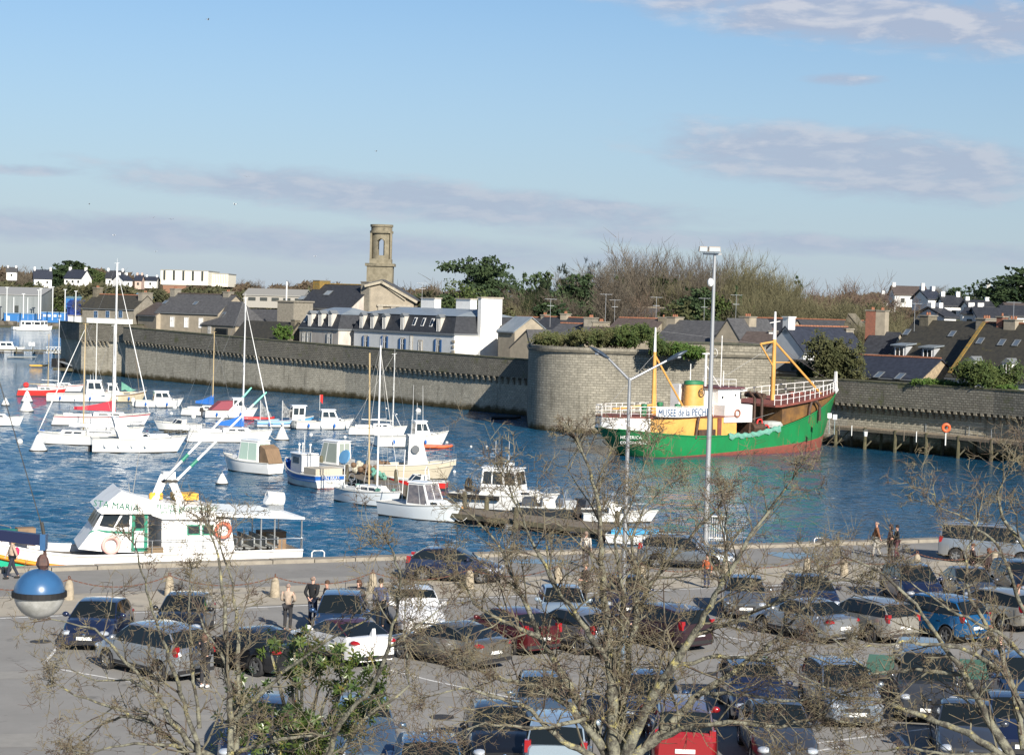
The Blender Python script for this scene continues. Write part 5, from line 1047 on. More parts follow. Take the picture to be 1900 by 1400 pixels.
sailboat('small sailing boat with a blue furled cover and tan mast behind the maroon canopy', 385, 772, 6.0, 100, 615, mastm=tanw, cover=blue_cv, mxf=.1, furl=False)
r, F, B = motor('blue and white fishing boat with a small white wheelhouse and dark net flags', 528, 793, 6.6, 78, mh=gel, band=mat('light_blue_paint', (.08, .33, .62), .5), cab=(.10, .32, 1.7), F=.75, bu=.5, fore=False, raild=False, front=2, sf=-.12, deck=blue_cv, bulw=.35)
flag_m = mat('dark_net_flag', (.08, .09, .10), .9, col2=(.35, .36, .36), scale=5)
for fx in (-2.8, -.3):
    mb = MB(); mb.tube([(fx, 0, .6), (fx, 0, 3.0)], .03, 4); mb.build('flag_pole', whm, r); mb = MB(); mb.grid([[Vector((fx+.05+i*.22, .12*math.sin(i*1.7), 2.95-.3*i-.1*math.sin(i))), Vector((fx+.05+i*.22, .15*math.sin(i*1.4+1), 1.1))] for i in range(7)]); mb.build('net_flag', flag_m, r)
r, F, B = motor('white cabin cruiser with canopy and grey inflatable fender, red pennant on its pole', 602, 797, 6.6, 80, cab=(-.08, .24, 1.35), fend=4)
mb = MB(); mb.tube([(-.6, 0, 2.1), (-.6, 0, mast_h(r, 732))], .02, 4); mb.build('flag_pole', whm, r); mb = MB(); mb.grid([[Vector((-.6+.12*i, .03*i, mast_h(r, 732))), Vector((-.55+.1*i, .05*i, mast_h(r, 744)-.1*i))] for i in range(4)]); mb.build('pennant', red_p, r)
mb = MB(); mb.ball((-3.4, 0, .45), .5, 10, sx=1, sy=1.8); mb.build('dinghy_tube', dk_grey, r)
# big white yacht with red cover
sailboat('long white sailing yacht with a red stripe, red sail cover and the tallest mast', 190, 790, 10.4, 86, 487, cover=red_cv, mxf=.12, boom=4.4, band=stripe_r, r=.13, sp=2, B=3.0)
r, F, B = motor('white open runabout with a curved windscreen, bow to the left, beside a weedy raft', 333, 799, 5.4, -84, cab=None, fore=False, windshield=.12, F=.72, bu=.25, fend=2)
p = G(330, 803, WZ); root = empty('weedy_raft', p, .2, 'low raft of brown weed-covered debris in front of the open runabout', 'raft'); mb = MB()
for i in range(34): x = random.uniform(-1.4, 1.4); mb.ball((x, random.uniform(-.4, .4), random.uniform(0, .28)*(1.2-abs(x)*.5)), random.uniform(.12, .3), 7, sz=.6)
mb.build('weed', mat('brown_weed', (.10, .085, .045), .95, col2=(.05, .045, .025), scale=4, bump=1, bscale=10), root)
r = sailboat('white yacht with a blue sail cover, seen side-on with its tapering bow to the right', 428, 821, 8.3, 84, 552, cover=blue_cv, mxf=.14, boom=2.7, B=2.7, F=1.0, sp=1, r=.09)
mb = MB(); mb.box(-4.05, .1, .75, .08, .35, .9); mb.build('stern_ladder', dk_grey, r)
sailboat('white sailing boat with a bare tilted boom, moored left of the antenna boat', 702, 808, 6.2, 84, 655, mxf=.25, boom=3.4, furl=False, cab=True, mastm=gel2)
r, F, B = motor('white pilothouse fishing boat with tall whip aerials and an orange kayak at its bow', 765, 830, 7.4, 76, cab=(.0, .24, 1.55), F=1.05, bu=.55)
aerials(r, ((.1, .5, 2.5, mast_h(r, 714)-2.5, 0), (.9, -.5, 2.6, mast_h(r, 714)-2.6, .1), (-2.2, 0, 1.1, mast_h(r, 732)-1.1, -.2)))
mb = MB(); mb.beam((-1.9, -.9, 3.3), (-1.9, .9, 3.3), .12, .08); mb.tube([(-1.9, 0, 3.3), (-.9, 0, 1.4)], .03, 4); mb.build('antenna_bar', whm, r)
def tender(name, label, px, py, L, th_, m, cat='dinghy', inner=None):
    root = boat_root(name, label, px, py, th_, None, .8, cat); mb = MB(); w_ = L*.16; mb.tube([(-L*.5, -w_, .18), (L*.25, -w_, .2), (L*.45, -w_*.45, .28), (L*.5, 0, .32), (L*.45, w_*.45, .28), (L*.25, w_, .2), (-L*.5, w_, .18)], .15, 8); mb.build('tube', m, root, smooth=60)
    mb = MB(); mb.extr([(-L*.5, -w_, .12), (L*.3, -w_, .12), (L*.45, 0, .14), (L*.3, w_, .12), (-L*.5, w_, .12)], (0, 0, .03)); mb.build('floor', inner or dk_grey, root); mb = MB(); mb.beam((-.1, -w_, .25), (-.1, w_, .25), .25, .05); mb.build('thwart', deckw, root); return root
tender('kayak', 'orange-red kayak floating under the bow of the antenna boat', 811, 832, 2.9, 86, orange_b, 'kayak'); tender('inflatable_dinghy', 'long grey dinghy floating alone at the far left', 40, 664, 6.0, 85, dk_grey); tender('yellow_dinghy', 'small yellow floating pod left of the corner tower', 73, 680, 3.6, 80, yellow_p); tender('inflatable_dinghy', 'dark inflatable dinghy against the foot of the long wall by the bastion', 938, 778, 3.6, 85, black_r)
tender('red_dinghy', 'low red and white dinghy behind the yacht bow with the blue cover', 475, 779, 4.2, 86, red_p, inner=gel)
r = sailboat('white sloop with a tan mast, blue ball fender at the bow pointing left', 145, 826, 7.6, -82, 600, mastm=tanw, mxf=-.06, furl=True, F=.95)
mb = MB(); mb.ball((3.5, -.5, .95), .42, 12); mb.build('ball_fender', blue_cv, r)
mb = MB(); mb.grid([[Vector((-3.4+i*.6, -.8, 1.75+.06*math.sin(i*2))), Vector((-3.4+i*.6, 0, 2.05)), Vector((-3.4+i*.6, .8, 1.75+.05*math.sin(i*3)))] for i in range(8)]); mb.build('awning', gel, r)
sailboat('white yacht tucked behind the sport cruiser, slim white mast', 208, 812, 6.4, 80, 603, mxf=.0, furl=False, boom=2.2)
# sport cruiser
r, F, B = motor('sleek white sport cruiser with a swept-back radar arch and wraparound windscreen', 258, 840, 8.6, 84, cab=None, fore=True, windshield=.12, F=1.25, bu=.3, fend=0, name='sport_cruiser')
mb = MB()
for s_ in (-1, 1): mb.extr([(-1.9, s_*1.4, 1.2), (-.3, s_*1.4, 1.2), (-1.9, s_*1.2, 3.2), (-2.5, s_*1.2, 3.2)], (0, -.2*s_, 0))
mb.beam((-2.2, -1.2, 3.15), (-2.2, 1.2, 3.15), .6, .14); mb.build('radar_arch', gel, r)
for i in range(4): fender(r, -3.2+i*1.2, -1.55, .75)
mb = MB(); mb.extr([(-.4, -1.35, 1.28), (3.2, -.6, 1.28), (3.2, .6, 1.28), (-.4, 1.35, 1.28), ], (0, 0, .2)); mb.extr([(.9, -.85, 1.48), (2.5, -.5, 1.48), (2.5, .5, 1.48), (.9, .85, 1.48)], (-.0, 0, .12)); mb.extr([(-1.3, -1.38, 1.2), (.2, -1.3, 1.2), (.2, -1.3, 1.75), (-1.3, -1.38, 1.5)], (0, .1, 0)); mb.build('coachroof', gel, r); mb = MB(); mb.box(-3.9, 0, .5, .9, 2.2, .12); mb.box(-4.3, .2, .3, .5, .5, .6); mb.build('swim_platform', black_r, r)
sailboat('stern of a white moored boat cut off by the left picture edge', -10, 790, 6.0, 96, 620, mxf=.0, furl=False)
# mooring buoys
GB = 'white mooring buoys'
buoy('mooring_buoy', 'large white cone-topped mooring buoy in front of the blue-balled sloop', 71, 836, .78, 'cone', gel); buoy('mooring_buoy', 'cream mooring buoy with rust marks right of the blue-covered yacht', 523, 816, .72, 'cone', gel2)
buoy('mooring_buoy', 'white ribbed buoy below the red sloop, nearer of the stacked-looking pair', 49, 763, .85, 'cone', gel2); buoy('mooring_buoy', 'white buoy just beyond the ribbed one, below the red sloop', 50, 745, .75, 'cone', gel)
buoy('mooring_buoy', 'small white cone buoy beside the left picture edge', 10, 752, .5, 'cone'); buoy('mooring_buoy', 'small white cone buoy left of the mint-curtained boat', 412, 898, .45, 'cone')
for i, (px, py, rr) in enumerate(((37, 821, .28), (324, 757, .3), (359, 775, .3), (776, 764, .38), (577, 808, .2), (717, 758, .12), (843, 876, .14), (903, 829, .12), (874, 829, .12), (770, 888, .18), (318, 768, .2), (640, 812, .18), (829, 822, .16))):
    buoy('ball_buoy', 'small white ball buoy afloat between the moored boats', px, py, rr, 'ball', gel2, 'small ball buoys afloat')
# ---- boats along the pontoon
r, F, B = motor('white cabin boat with mint-green curtains, bow pointing left', 462, 877, 6.2, -44, cab=(-.28, .10, 1.75), F=.95, bu=.45, mh=gel, sf=.25, gm=mint, side=((.05, .48), (.52, .95)), v=(.12, .9), fend=0, front=2); mb = MB(); mb.extr([(-3.2, -.7, .95), (-1.9, -.9, .95), (-1.9, -.9, 2.4), (-2.6, -.8, 2.1)], (0, 1.6, 0)); mb.build('canopy', teak, r)
r, F, B = motor('white cabin boat with a rounded roof and glazed back doors behind the blue-banded boat', 612, 880, 6.0, -40, cab=(-.3, .12, 1.9), F=.9, bu=.4, fend=1, gm=mat('pale_curtain_glass', (.30, .34, .30), .2), v=(.1, .92), side=((.05, .6), (.66, .95)))
# FIN BRAS style fishing boat: stern to camera
r = boat_root('fishing_boat', 'white fishing boat with a wide blue band, stern lettering and boxy wheelhouse', 570, 900, -27, None, 2.6)
e = hull(r, 7.6, 2.9, .95, .85, .05, .88, .5, gel2, blue_bp, boot_rd, blue_cv, bulw=.45, band=.36, boot=.06, bmax=.35)
cabin(r, -.3, 1.7, 1.5, 1.3, .5, 1.85, .1, .0, .04, mat('grey_wheelhouse', (.45, .47, .47), .6), gel, side=((.2, .8),), v=(.62, .86), front=2, back=0)
mb = MB(); mb.box(-.42, 0, 1.65, .12, 1.5, 1.25); mb.build('white_locker', gel, r)
mb = MB(); mb.box(-2.6, 0, 1.12, 2.0, 2.3, .8); mb.build('canvas_screen', mat('beige_canvas', (.52, .46, .36), .9), r)
mb = MB()
for x, y in ((.2, -.3), (.9, .3), (1.3, -.2)): mb.tube([(x, y, 2.4), (x, y, 3.0)], .05, 5); mb.ball((x, y, 3.05), .12, 8)
mb.tube([(.6, 0, 2.4), (.6, 0, 4.0)], .03, 4); mb.build('roof_gear', gel2, r)
text_mesh('stern_name', 'PEN BRAS', .34, gel, r, (-3.86, 0, .80), (R(90), 0, R(-90)), .01); text_mesh('port_name', 'TREBU', .26, boot_dk, r, (-3.80, 0, .44), (R(90), 0, R(-90)), .01)
# workboat behind the pontoon
r, F, B = motor('workboat with a white wheelhouse and long beige bulwark behind the pontoon', 765, 890, 7.2, 80, cab=(-.08, .16, 2.4), F=1.2, bu=.4, mh=mat('beige_hull', (.50, .44, .33), .7), cabm=gel2, fore=False, fend=0, side=(), front=2, bulw=.4)
mb = MB(); mb.lathe([(.0, 0), (.34, .01), (.34, .04), (.0, .05)], (0, 0, 0), 14); o = mb.build('round_emblem', mat('grey_emblem', (.12, .13, .14), .7), r); o.location = (.0, -1.08, 2.5); o.rotation_euler = (R(90), 0, 0)
rail(r, [(1.2, -1.1, 1.3), (3.2, -1.0, 1.4), (3.2, 1.0, 1.4), (1.2, 1.1, 1.3)], 1.5, 'deck_rail'); aerials(r, ((.3, .3, 3.6, 2.6, 0), (-.2, -.3, 3.6, 1.6, 0), (.8, 0, 3.6, 1.2, 0)))
r, F, B = motor('small red and white speedboat with a hoop over its windscreen, behind the pontoon', 772, 906, 4.8, -80, cab=None, fore=False, windshield=.1, F=.55, bu=.25, mh=red_p, fend=0, raild=False); mb = MB(); mb.tube([(-.9, -.8, .6), (-.8, -.75, 1.45), (-.8, 0, 1.7), (-.8, .75, 1.45), (-.9, .8, .6)], .04, 6); mb.build('hoop', whm, r)
r, F, B = motor('white cuddy cruiser with a grey canvas canopy, second from the orange float', 786, 965, 6.8, 133, cab=(-.12, .17, 1.5), F=.95, bu=.3, gm=mat('canopy_window', (.10, .10, .12), .15, col2=(.22, .2, .2), scale=3), v=(.1, .92), side=((.05, .62), (.66, .95)), fend=0, mh=mat('cool_white', (.66, .70, .72), .35), raild=False)
mb = MB(); mb.tube([(-2.9, .9, .9), (-2.7, .9, 4.4)], .03, 4); mb.build('aerial', whm, r)
r = sailboat('grey-white small yacht tied to the pontoon with two masts and a blue round cover', 688, 938, 6.4, 140, 640, mh=mat('cool_white', (.66, .70, .72), .35), mxf=.1, B=2.5, F=.95, furl=False, deck=dk_grey)
mb = MB(); mb.tube([(-.6, .3, .9), (-.9, .3, mast_h(r, 655))], .06, 6); mb.build('mizzen_mast', tanw, r)
mb = MB(); mb.lathe([(.02, 0), (.55, .02), (.5, .12), (.02, .15)], (0, 0, 0), 16); o = mb.build('round_cover', mat('blue_disc', (.10, .26, .45), .6), r); o.location = (-2.4, -.5, 3.2); o.rotation_euler = (R(70), .2, 0)
mb = MB(); mb.tube([(-2.4, -.5, .9), (-2.4, -.5, 3.2)], .03, 5); mb.build('cover_pole', whm, r)
for i in range(7): mb = MB(); mb.ball((random.uniform(-2.4, 1.8), random.uniform(-.7, .7), 1.15), random.uniform(.14, .3), 8, sz=.7); mb.build('fender', gel2 if i % 2 else net_t, r)
# pilot boat
r, F, B = motor('white pilot boat with a big glazed wheelhouse, black mast and tyre fender', 940, 948, 7.8, 112, cab=(-.22, .16, 1.9), F=1.05, bu=.3, side=((.05, .28), (.32, .6), (.66, .95)), v=(.42, .88), sf=.35, fend=0, name='pilot_boat', group=None, sb=.2)
mb = MB(); mb.tube([(-.5, 0, 2.9), (-.5, 0, mast_h(r, 808))], [.08, .03], 6); mb.tube([(-.5, 0, 4.2), (-1.0, .3, 2.9)], .03, 4); mb.tube([(-.5, 0, 4.2), (-1.0, -.3, 2.9)], .03, 4); mb.build('signal_mast', black_r, r); mb = MB(); mb.box(.1, 0, 3.25, .7, .3, .18); mb.build('radar_bar', gel, r)
aerials(r, ((-1.2, .6, 2.9, 1.9, 0), (.3, -.6, 2.9, 2.0, 0))); mb = MB(); mb.torus((-2.5, -1.1, 1.7), .38, .13, 'x', 16, 8); mb.build('tyre_fender', black_r, r); mb = MB(); mb.tube([(-3.9, -1.5, .9), (0, -1.55, .9)], .16, 8); mb.tube([(-3.9, 1.5, .9), (0, 1.55, .9)], .16, 8); mb.build('rubber_fender', black_r, r)
r, F, B = motor('dark workboat with grey tarpaulins and metal frames tied up right of the pilot boat', 1062, 965, 8.0, 95, mh=mat('black_hull', (.03, .035, .04), .5), cab=None, fore=False, F=.8, bu=.2, fend=0, raild=False, deck=dk_grey, group=None)
for i in range(5): mb = MB(); mb.box(-3+i*1.3, .2*(-1)**i, 1.05, 1.0, 1.5, .5+.2*(i % 2), rz=.2*i, tx=.8); mb.build('tarpaulin' if i % 2 else 'metal_locker', (mat('dark_tarp', (.05, .06, .075), .8, bump=.8, bscale=4), gel2, mat('galvanised', (.35, .37, .39), .5, .4))[i % 3], r)
for x in (-2, -.6, 1.2, 2.6): mb = MB(); mb.tube([(x, -1.1, .8), (x+.15, -.8, 1.9), (x+.15, .8, 1.9), (x, 1.1, .8)], .035, 5); mb.build('frame_hoop', ss, r)
r, F, B = motor('small boat with a bright blue cover behind the quay, left of the double street lamp', 1184, 1012, 3.9, 95, mh=gel, cab=None, fore=False, F=.6, bu=.2, fend=0, raild=False, group=None); mb = MB(); mb.extr([(-1.6, -.6, .6), (1.2, -.5, .6), (1.2, .5, .6), (-1.6, .6, .6)], (0, 0, .35)); mb.build('boat_cover', mat('bright_blue_cover', (.05, .36, .65), .7), r)
r, F, B = motor('low white tender among the tree branches, right of the dark workboat', 1150, 970, 5.2, 80, cab=None, fore=False, windshield=.1, F=.6, bu=.2, fend=0, raild=False, group=None, ob=black_r)
# ---- pontoon sections
def pontoon(label, a, b, wd, z=.62):
    a, b = Vector(a), Vector(b); d = b-a; L_ = d.length; root = empty('pontoon', (a.x, a.y, WZ), math.atan2(d.y, d.x), label, 'pontoon'); mb = MB(); n = int(L_/.16)
    for i in range(n): mb.box((i+.5)*L_/n, 0, z, L_/n*.9, wd, .05)
    mb.build('deck_boards', wood_d, root)
    for s_ in (-1, 1): mb = MB(); mb.beam((0, s_*(wd/2+.04), z-.12), (L_, s_*(wd/2+.04), z-.12), .1, .3); mb.build('side_beam', wood_p, root)
    k = max(2, int(L_/4))
    for i in range(k): mb = MB(); mb.box(L_*(i+.5)/k, 0, .1, 1.9, wd*.8, .75); mb.build('float', boot_dk, root)
    for i in range(k): mb = MB(); x = L_*(i+.3)/k; mb.lathe([(.16, -1), (.16, 1.3), (.12, 1.5), (.01, 1.55)], (x, (wd/2+.25)*(-1)**i, 0), 10); mb.build('mooring_pile', wood_p, root)
    return root
pc = G(850, 962, WZ); pontoon('weathered wooden pontoon running from the blue-banded boat towards the quay', G(596, 868, WZ), pc, 2.3); pontoon('second wider pontoon section crossing behind the bare tree', pc+Vector((-.5, -.4, 0)), G(1205, 1005, WZ), 3.2)
pontoon('far wooden pontoon left of the corner tower', G(-20, 655, WZ), G(125, 657, WZ), 2.5, .9)
p = G(852, 958, WZ); root = empty('orange_float', p+Vector((0, -.5, 0)), 0, 'orange ball float hanging at the near corner of the pontoon', 'buoy'); mb = MB(); mb.ball((0, 0, .45), .36, 14); mb.build('float', mat('orange_float', (.72, .33, .10), .6), root, smooth=180); mb = MB(); mb.torus((0, 0, .88), .1, .03, 'x', 10, 5); mb.build('eyelet', ss, root)
GP = 'gear piled on the pontoon'
for i, (px, py, kind) in enumerate(((649, 874, 'crate'), (664, 876, 'net'), (678, 880, 'net'), (693, 876, 'crate'), (640, 868, 'crate'), (708, 872, 'net'), (705, 890, 'net'))):
    p = G(px, py, WZ+.65); mb = MB(); root = empty('fish_crate' if kind == 'crate' else 'net_heap', p, i, ('stacked grey fish crates on the pontoon' if kind == 'crate' else 'heap of fishing net and rope on the pontoon'), 'crate' if kind == 'crate' else 'fishing net', 'fish crates on the pontoon' if kind == 'crate' else 'net heaps on the pontoon')
    if kind == 'crate':
        for k in range(3): mb.box(0, 0, .18+.33*k, .75, .5, .30, rz=.1*k); 
        mb.build('crates', mat('crate_grey', (.35, .36, .36), .8, col2=(.2, .2, .2), scale=4), root)
    else:
        for k in range(16): mb.ball((random.gauss(0, .3), random.gauss(0, .3), random.uniform(.1, .75)), random.uniform(.14, .28), 7)
        mb.build('netting', (net_t, mat('cream_rope', (.45, .42, .33), .95), mat('brown_net', (.16, .10, .06), .95))[i % 3], root)
# far pontoon signs and gangway, moored work boats on the far shore
for px in (55.5, 62): p = G(px, 655, WZ+1); root = empty('sign_post', p, 0, 'white sign board on a post on the far left pontoon', 'sign', 'twin sign boards on the far pontoon'); mb = MB(); mb.tube([(0, 0, 0), (0, 0, 1.8)], .07, 5); mb.build('post', ss, root); mb = MB(); mb.box(0, 0, 2.0, .55, .08, .8); mb.build('board', gel, root)
p, q = G(85, 655, WZ+1), G(122, 655, WZ+1); root = empty('gangway', p, math.atan2(q.y-p.y, q.x-p.x), 'white lattice gangway between far pontoon and corner tower', 'gangway'); Lg = (q-p).length; mb = MB()
for z in (.1, 1.4): mb.beam((0, 0, z), (Lg, 0, z), .1, .1)
for i in range(6): mb.beam((Lg*i/6, 0, .1), (Lg*(i+1)/6, 0, 1.4), .07, .07); mb.beam((Lg*i/6, 0, 1.4), (Lg*(i+1)/6, 0, .1), .07, .07)
mb.build('lattice', gel2, root); mb = MB(); mb.box(Lg/2, .6, .05, Lg, 1.2, .1); mb.build('walkway', wood_d, root)
p = G(128, 690, WZ); root = empty('landing_stage', p, -.25, 'dark landing stage with black fenders at the foot of the corner tower', 'landing stage'); mb = MB(); mb.box(0, 0, .5, 5, 3, .5); mb.build('stage', wood_p, root); mb = MB(); mb.box(-2.4, .5, 1.6, 1.8, 2, 1.6); mb.build('fender_block', black_r, root); mb = MB(); mb.beam((-2.5, 0, 2.1), (2.5, -1, .9), .8, .15); mb.build('ramp', mat('galvanised', (.35, .37, .39), .5, .4), root)
for i, px in enumerate((44, 52, 61, 71, 80)):
    r = boat_root('work_boat', ('white workboat cluster member moored on the far shore, number of masts visible',)[0] if 0 else 'small white workboat rafted up on the far left shore', px, 612+(i % 2), 70+i*15, 'workboats rafted on the far shore', 3)
    hull(r, 9, 3, 1.1, .6, .1, .8, .5, gel2 if i % 2 else gel, nst=10); cabin(r, -1.5, 1.5, 1.9, 1.7, 1.1, 2.4, .2, .1, .1, gel); aerials(r, ((0, 0, 3.5, 3.5, .2), (-2.5, .5, 1, 4.5, -.4)))
# ================================================================ green trawler
grn = mat('trawler_green', (.012, .23, .07), .42, col2=(.02, .17, .055), scale=.6, col3=(.20, .09, .045), s3=1.1, t3=.575, coat=.05, aniso=(1, 1, .35)); ylw = mat('trawler_ochre', (.70, .38, .10), .55, col2=(.56, .29, .07), scale=.8, col3=(.3, .13, .05), s3=1.3, t3=.63)
twht = mat('trawler_white', (.80, .79, .76), .45, col2=(.62, .60, .56), scale=.7, lo=.5, hi=.75, col3=(.35, .2, .12), s3=1.4, t3=.7); rust_r = mat('red_oxide_deck', (.24, .07, .05), .8, col2=(.15, .05, .04), scale=1.2); gal = mat('gallows_rusty', (.035, .025, .02), .7, col2=(.10, .05, .03), scale=4); mar = mat('maroon_roof', (.13, .05, .055), .7)
shaded_in = mat('shaded_ochre_inside', (.22, .11, .03), .7, col2=(.09, .05, .025), scale=.7)  # ochre darkened in the colour itself to stand for shade under the foredeck
az = R(49); nrm = Vector((math.cos(az), -math.sin(az), 0)); c0 = Vector((24.0, 196.3, WZ))-nrm*3.1
TR = empty('trawler', c0, math.pi/2-az, 'green and ochre fishing trawler museum ship with white wheelhouse and yellow funnel', 'ship')
TL, TB = 35.0, 7.6
def tz(t): return 1.72+1.9*max(0, (t-.42)/.58)**1.7+(2.0*max(0, (.26-t)/.26)**1.2 if 0 else 0)
def tboot(t): return .05+1.75*max(0, (t-.12)/.88)**1.6
rows = []; nst = 44
def tb(t):
    b = math.sqrt(max(0, 1-(1-min(t/.17, 1))**2))*.9+.1*min(1, t/.4) if t < .4 else 1
    if t > .58: b = 1-((t-.58)/.42)**2.5
    return max(b, .012)*TB/2
def tzd(t): return 2.0+4.0*max(0, (t-.48)/.52)**1.35+.85*max(0, (.3-t)/.3)**1.4
for i in range(nst+1):
    t = i/nst; b = tb(t); z = tzd(t); bt = tboot(t); e = max(0, (t-.8)/.2)**1.5; g = max(0, (.16-t)/.16)**1.2
    lv = [(.05*b, -1.2), (b*.8*(1-g*.6), -.7), (b*(.93-.25*e)*(1-g*.45), -.02), (b*(.95-.22*e)*(1-g*.4), bt), (b*(.97-.14*e)*(1-g*.12), bt+(z-bt)*.5), (b*.995, z-.12), (b, z)]
    half = [(-TL/2+t*TL+1.7*e*(q-z)/4+(-2.6*g*(q-z)/2.2 if q < z else 0), y, q) for y, q in lv]
    rows.append([Vector((x, -y, q)) for x, y, q in reversed(half)]+[Vector((x, y, q)) for x, y, q in half])
mb = MB(); n = 14
for i in range(nst):
    for j in range(n-1): k = min(j, n-2-j); mb.add([rows[i][j], rows[i+1][j], rows[i+1][j+1], rows[i][j+1]], [(0, 1, 2, 3)], 2 if k >= 3 else 0)
mb.add(rows[0], [tuple(range(n))], 0); mb.build('hull', [grn, grn, boot_rd], TR, smooth=40, merge=True)
mb = MB()
for jx in (0, -1): mb.tube([r_[jx] for r_ in rows], .07, 5)
mb.build('gunwale', grn, TR)
mb = MB(); mb.grid([[Vector((r_[0].x, r_[0].y*.97, r_[0].z-.9*(1 if .4 < i/nst < .8 else .1))), Vector((r_[-1].x, r_[-1].y*.97, r_[-1].z-.9*(1 if .4 < i/nst < .8 else .1)))] for i, r_ in enumerate(rows)]); mb.build('main_deck', mat('trawler_deck', (.14, .12, .10), .8, col2=(.08, .07, .06), scale=1), TR)
def X(t): return -TL/2+t*TL
HT = 3.85       # shelter deck height above water
def side_strip(name, t0, t1, z1f, k, m, nn=16, parent=TR, zoff=0):
    mb = MB(); L1 = []; 
    for i in range(nn+1): t = t0+(t1-t0)*i/nn; b = tb(t)*k; L1.append((X(t), b, tzd(t)+zoff, z1f(t)))
    for s_ in (-1, 1): mb.grid([[Vector((x, s_*b, z0)), Vector((x, s_*b*.985, z1))] for x, b, z0, z1 in L1])
    a = L1[0]; mb.quad((a[0], -a[1], a[2]), (a[0], a[1], a[2]), (a[0], a[1]*.985, a[3]), (a[0], -a[1]*.985, a[3]))
    b = L1[-1]; mb.quad((b[0], -b[1], b[2]-1), (b[0], b[1], b[2]-1), (b[0], b[1]*.985, b[3]), (b[0], -b[1]*.985, b[3]))
    return mb.build(name, m, parent), L1
side_strip('stern_bulwark', .0, .10, lambda t: HT-.15*t, .995, twht); side_strip('deckhouse', .101, .44, lambda t: HT+.02, .93, ylw)
mb = MB(); P = [(X(t), tb(t)*(.98 if t < .10 else .96)) for t in [i*.44/18 for i in range(19)]]
mb.prism([(x, -b) for x, b in P]+[(x, b) for x, b in reversed(P)], HT+.0, HT+.12); mb.build('shelter_deck', rust_r, TR)
# railing on the shelter deck
def lrail(name, pts, h, nr_=3, r=.035, m=None, par=TR):
    mb = MB(); up = Vector((0, 0, h))
    for k in range(1, nr_+1): mb.tube([p+up*k/nr_ for p in pts], r*(1 if k == nr_ else .7), 4)
    for p in pts: mb.tube([p, p+up], r, 4)
    return mb.build(name, m or twht, par)
pts = [Vector((x, -b*.97, HT+.1)) for x, b in P[:15]]; lrail('stern_railing', list(reversed([Vector((p.x, -p.y, p.z)) for p in pts]))+pts, 1.0)
# banner on the near rail
x0, x1 = X(.105), X(.315); yb = -TB/2*.975
mb = MB(); rr = []
for i in range(13): x = x0+(x1-x0)*i/12; sag = .22*math.sin(math.pi*i/12); rr.append([Vector((x, yb-.06+.02*math.sin(i*2.1), HT+.22-sag*.6)), Vector((x, yb-.08, HT+1.12-sag*.5))])
mb.grid(rr); bn = mb.build('banner', twht, TR); md = bn.modifiers.new('thick', 'SOLIDIFY'); md.thickness = .015
text_mesh('banner_lettering', 'MUSEE de la PECHE', 1.02, mat('banner_blue', (.05, .11, .22), .7), TR, ((x0+x1)/2+.1, yb-.13, HT+.53), (R(90), 0, 0), .012, sx=.80)
# funnel
fx = X(.345); mb = MB(); mb.lathe([(1.0, 0), (.95, .5), (.82, 3.0)], (fx, -.6, HT+.12), 20, sx=1.25); mb.build('funnel', ylw, TR, smooth=40)
mb = MB(); mb.lathe([(.83, 3.0), (.90, 3.02), (.86, 3.35), (.55, 3.4), (.5, 3.15)], (fx, -.6, HT+.12), 20, sx=1.25); mb.build('funnel_top', mat('funnel_green', (.02, .17, .07), .6), TR, smooth=40)
mb = MB(); mb.torus((0, 0, 0), .43, .045, 'y', 24, 6); o = mb.build('funnel_ring', boot_dk, TR); o.location = (fx+.15, -1.58, HT+2.35); o.rotation_euler = (R(4), 0, R(6))
text_mesh('funnel_letter', 'N', .6, boot_dk, TR, (fx+.15, -1.60, HT+2.35), (R(86), 0, R(6)), .012)
mb = MB(); mb.box(fx-.55, .9, HT+1.6, 1.2, 1.2, 3.0); mb.box(fx+1.4, -.1, HT+1.3, 1.2, 2.6, 2.4); mb.build('engine_casing', twht, TR)
# wheelhouse
wx0, wx1 = X(.385), X(.53); wz = HT-.55
mb = MB(); lo = [(wx0, -3.62), (wx1-1.0, -3.62), (wx1, -2.3), (wx1, 2.3), (wx1-1.0, 3.62), (wx0, 3.62)]
mb.prism(lo, wz, HT+1.15); mb.build('bridge_deck_house', twht, TR)
mb = MB(); up = [(wx0+.3, -2.4), (wx1-1.6, -2.4), (wx1-.4, -1.5), (wx1-.2, 0), (wx1-.4, 1.5), (wx1-1.6, 2.4), (wx0+.3, 2.4)]; mb.prism(up, HT+1.15, HT+2.75); wh = mb.build('wheelhouse', twht, TR)
mb = MB(); mb.prism([(x+(.35 if x > wx1-2 else -.2), y*1.12) for x, y in up], HT+2.75, HT+2.9); mb.build('wheelhouse_roof', mar, TR)
mb = MB(); mb.prism([(wx1-1.5, -2.5), (wx1+.35, -1.6), (wx1+.5, 0), (wx1+.35, 1.6), (wx1-1.5, 2.5), (wx1-1.5, 2.3), (wx1-.3, 1.4), (wx1-.1, 0), (wx1-.3, -1.4), (wx1-1.5, -2.3)], HT+2.45, HT+2.6); mb.build('brow', twht, TR)
for a, b in ((up[1], up[2]),):
    for f in (.28, .68): q = Vector((a[0]+(b[0]-a[0])*f, a[1]+(b[1]-a[1])*f, HT+2.0)); d = Vector((b[0]-a[0], b[1]-a[1], 0)).normalized(); nn_ = Vector((d.y, -d.x, 0)); mb = MB(); mb.extr([q-d*.2-Vector((0, 0, .3)), q+d*.2-Vector((0, 0, .3)), q+d*.2+Vector((0, 0, .35)), q-d*.2+Vector((0, 0, .35))], nn_*.04); mb.build('window', bglass, wh)
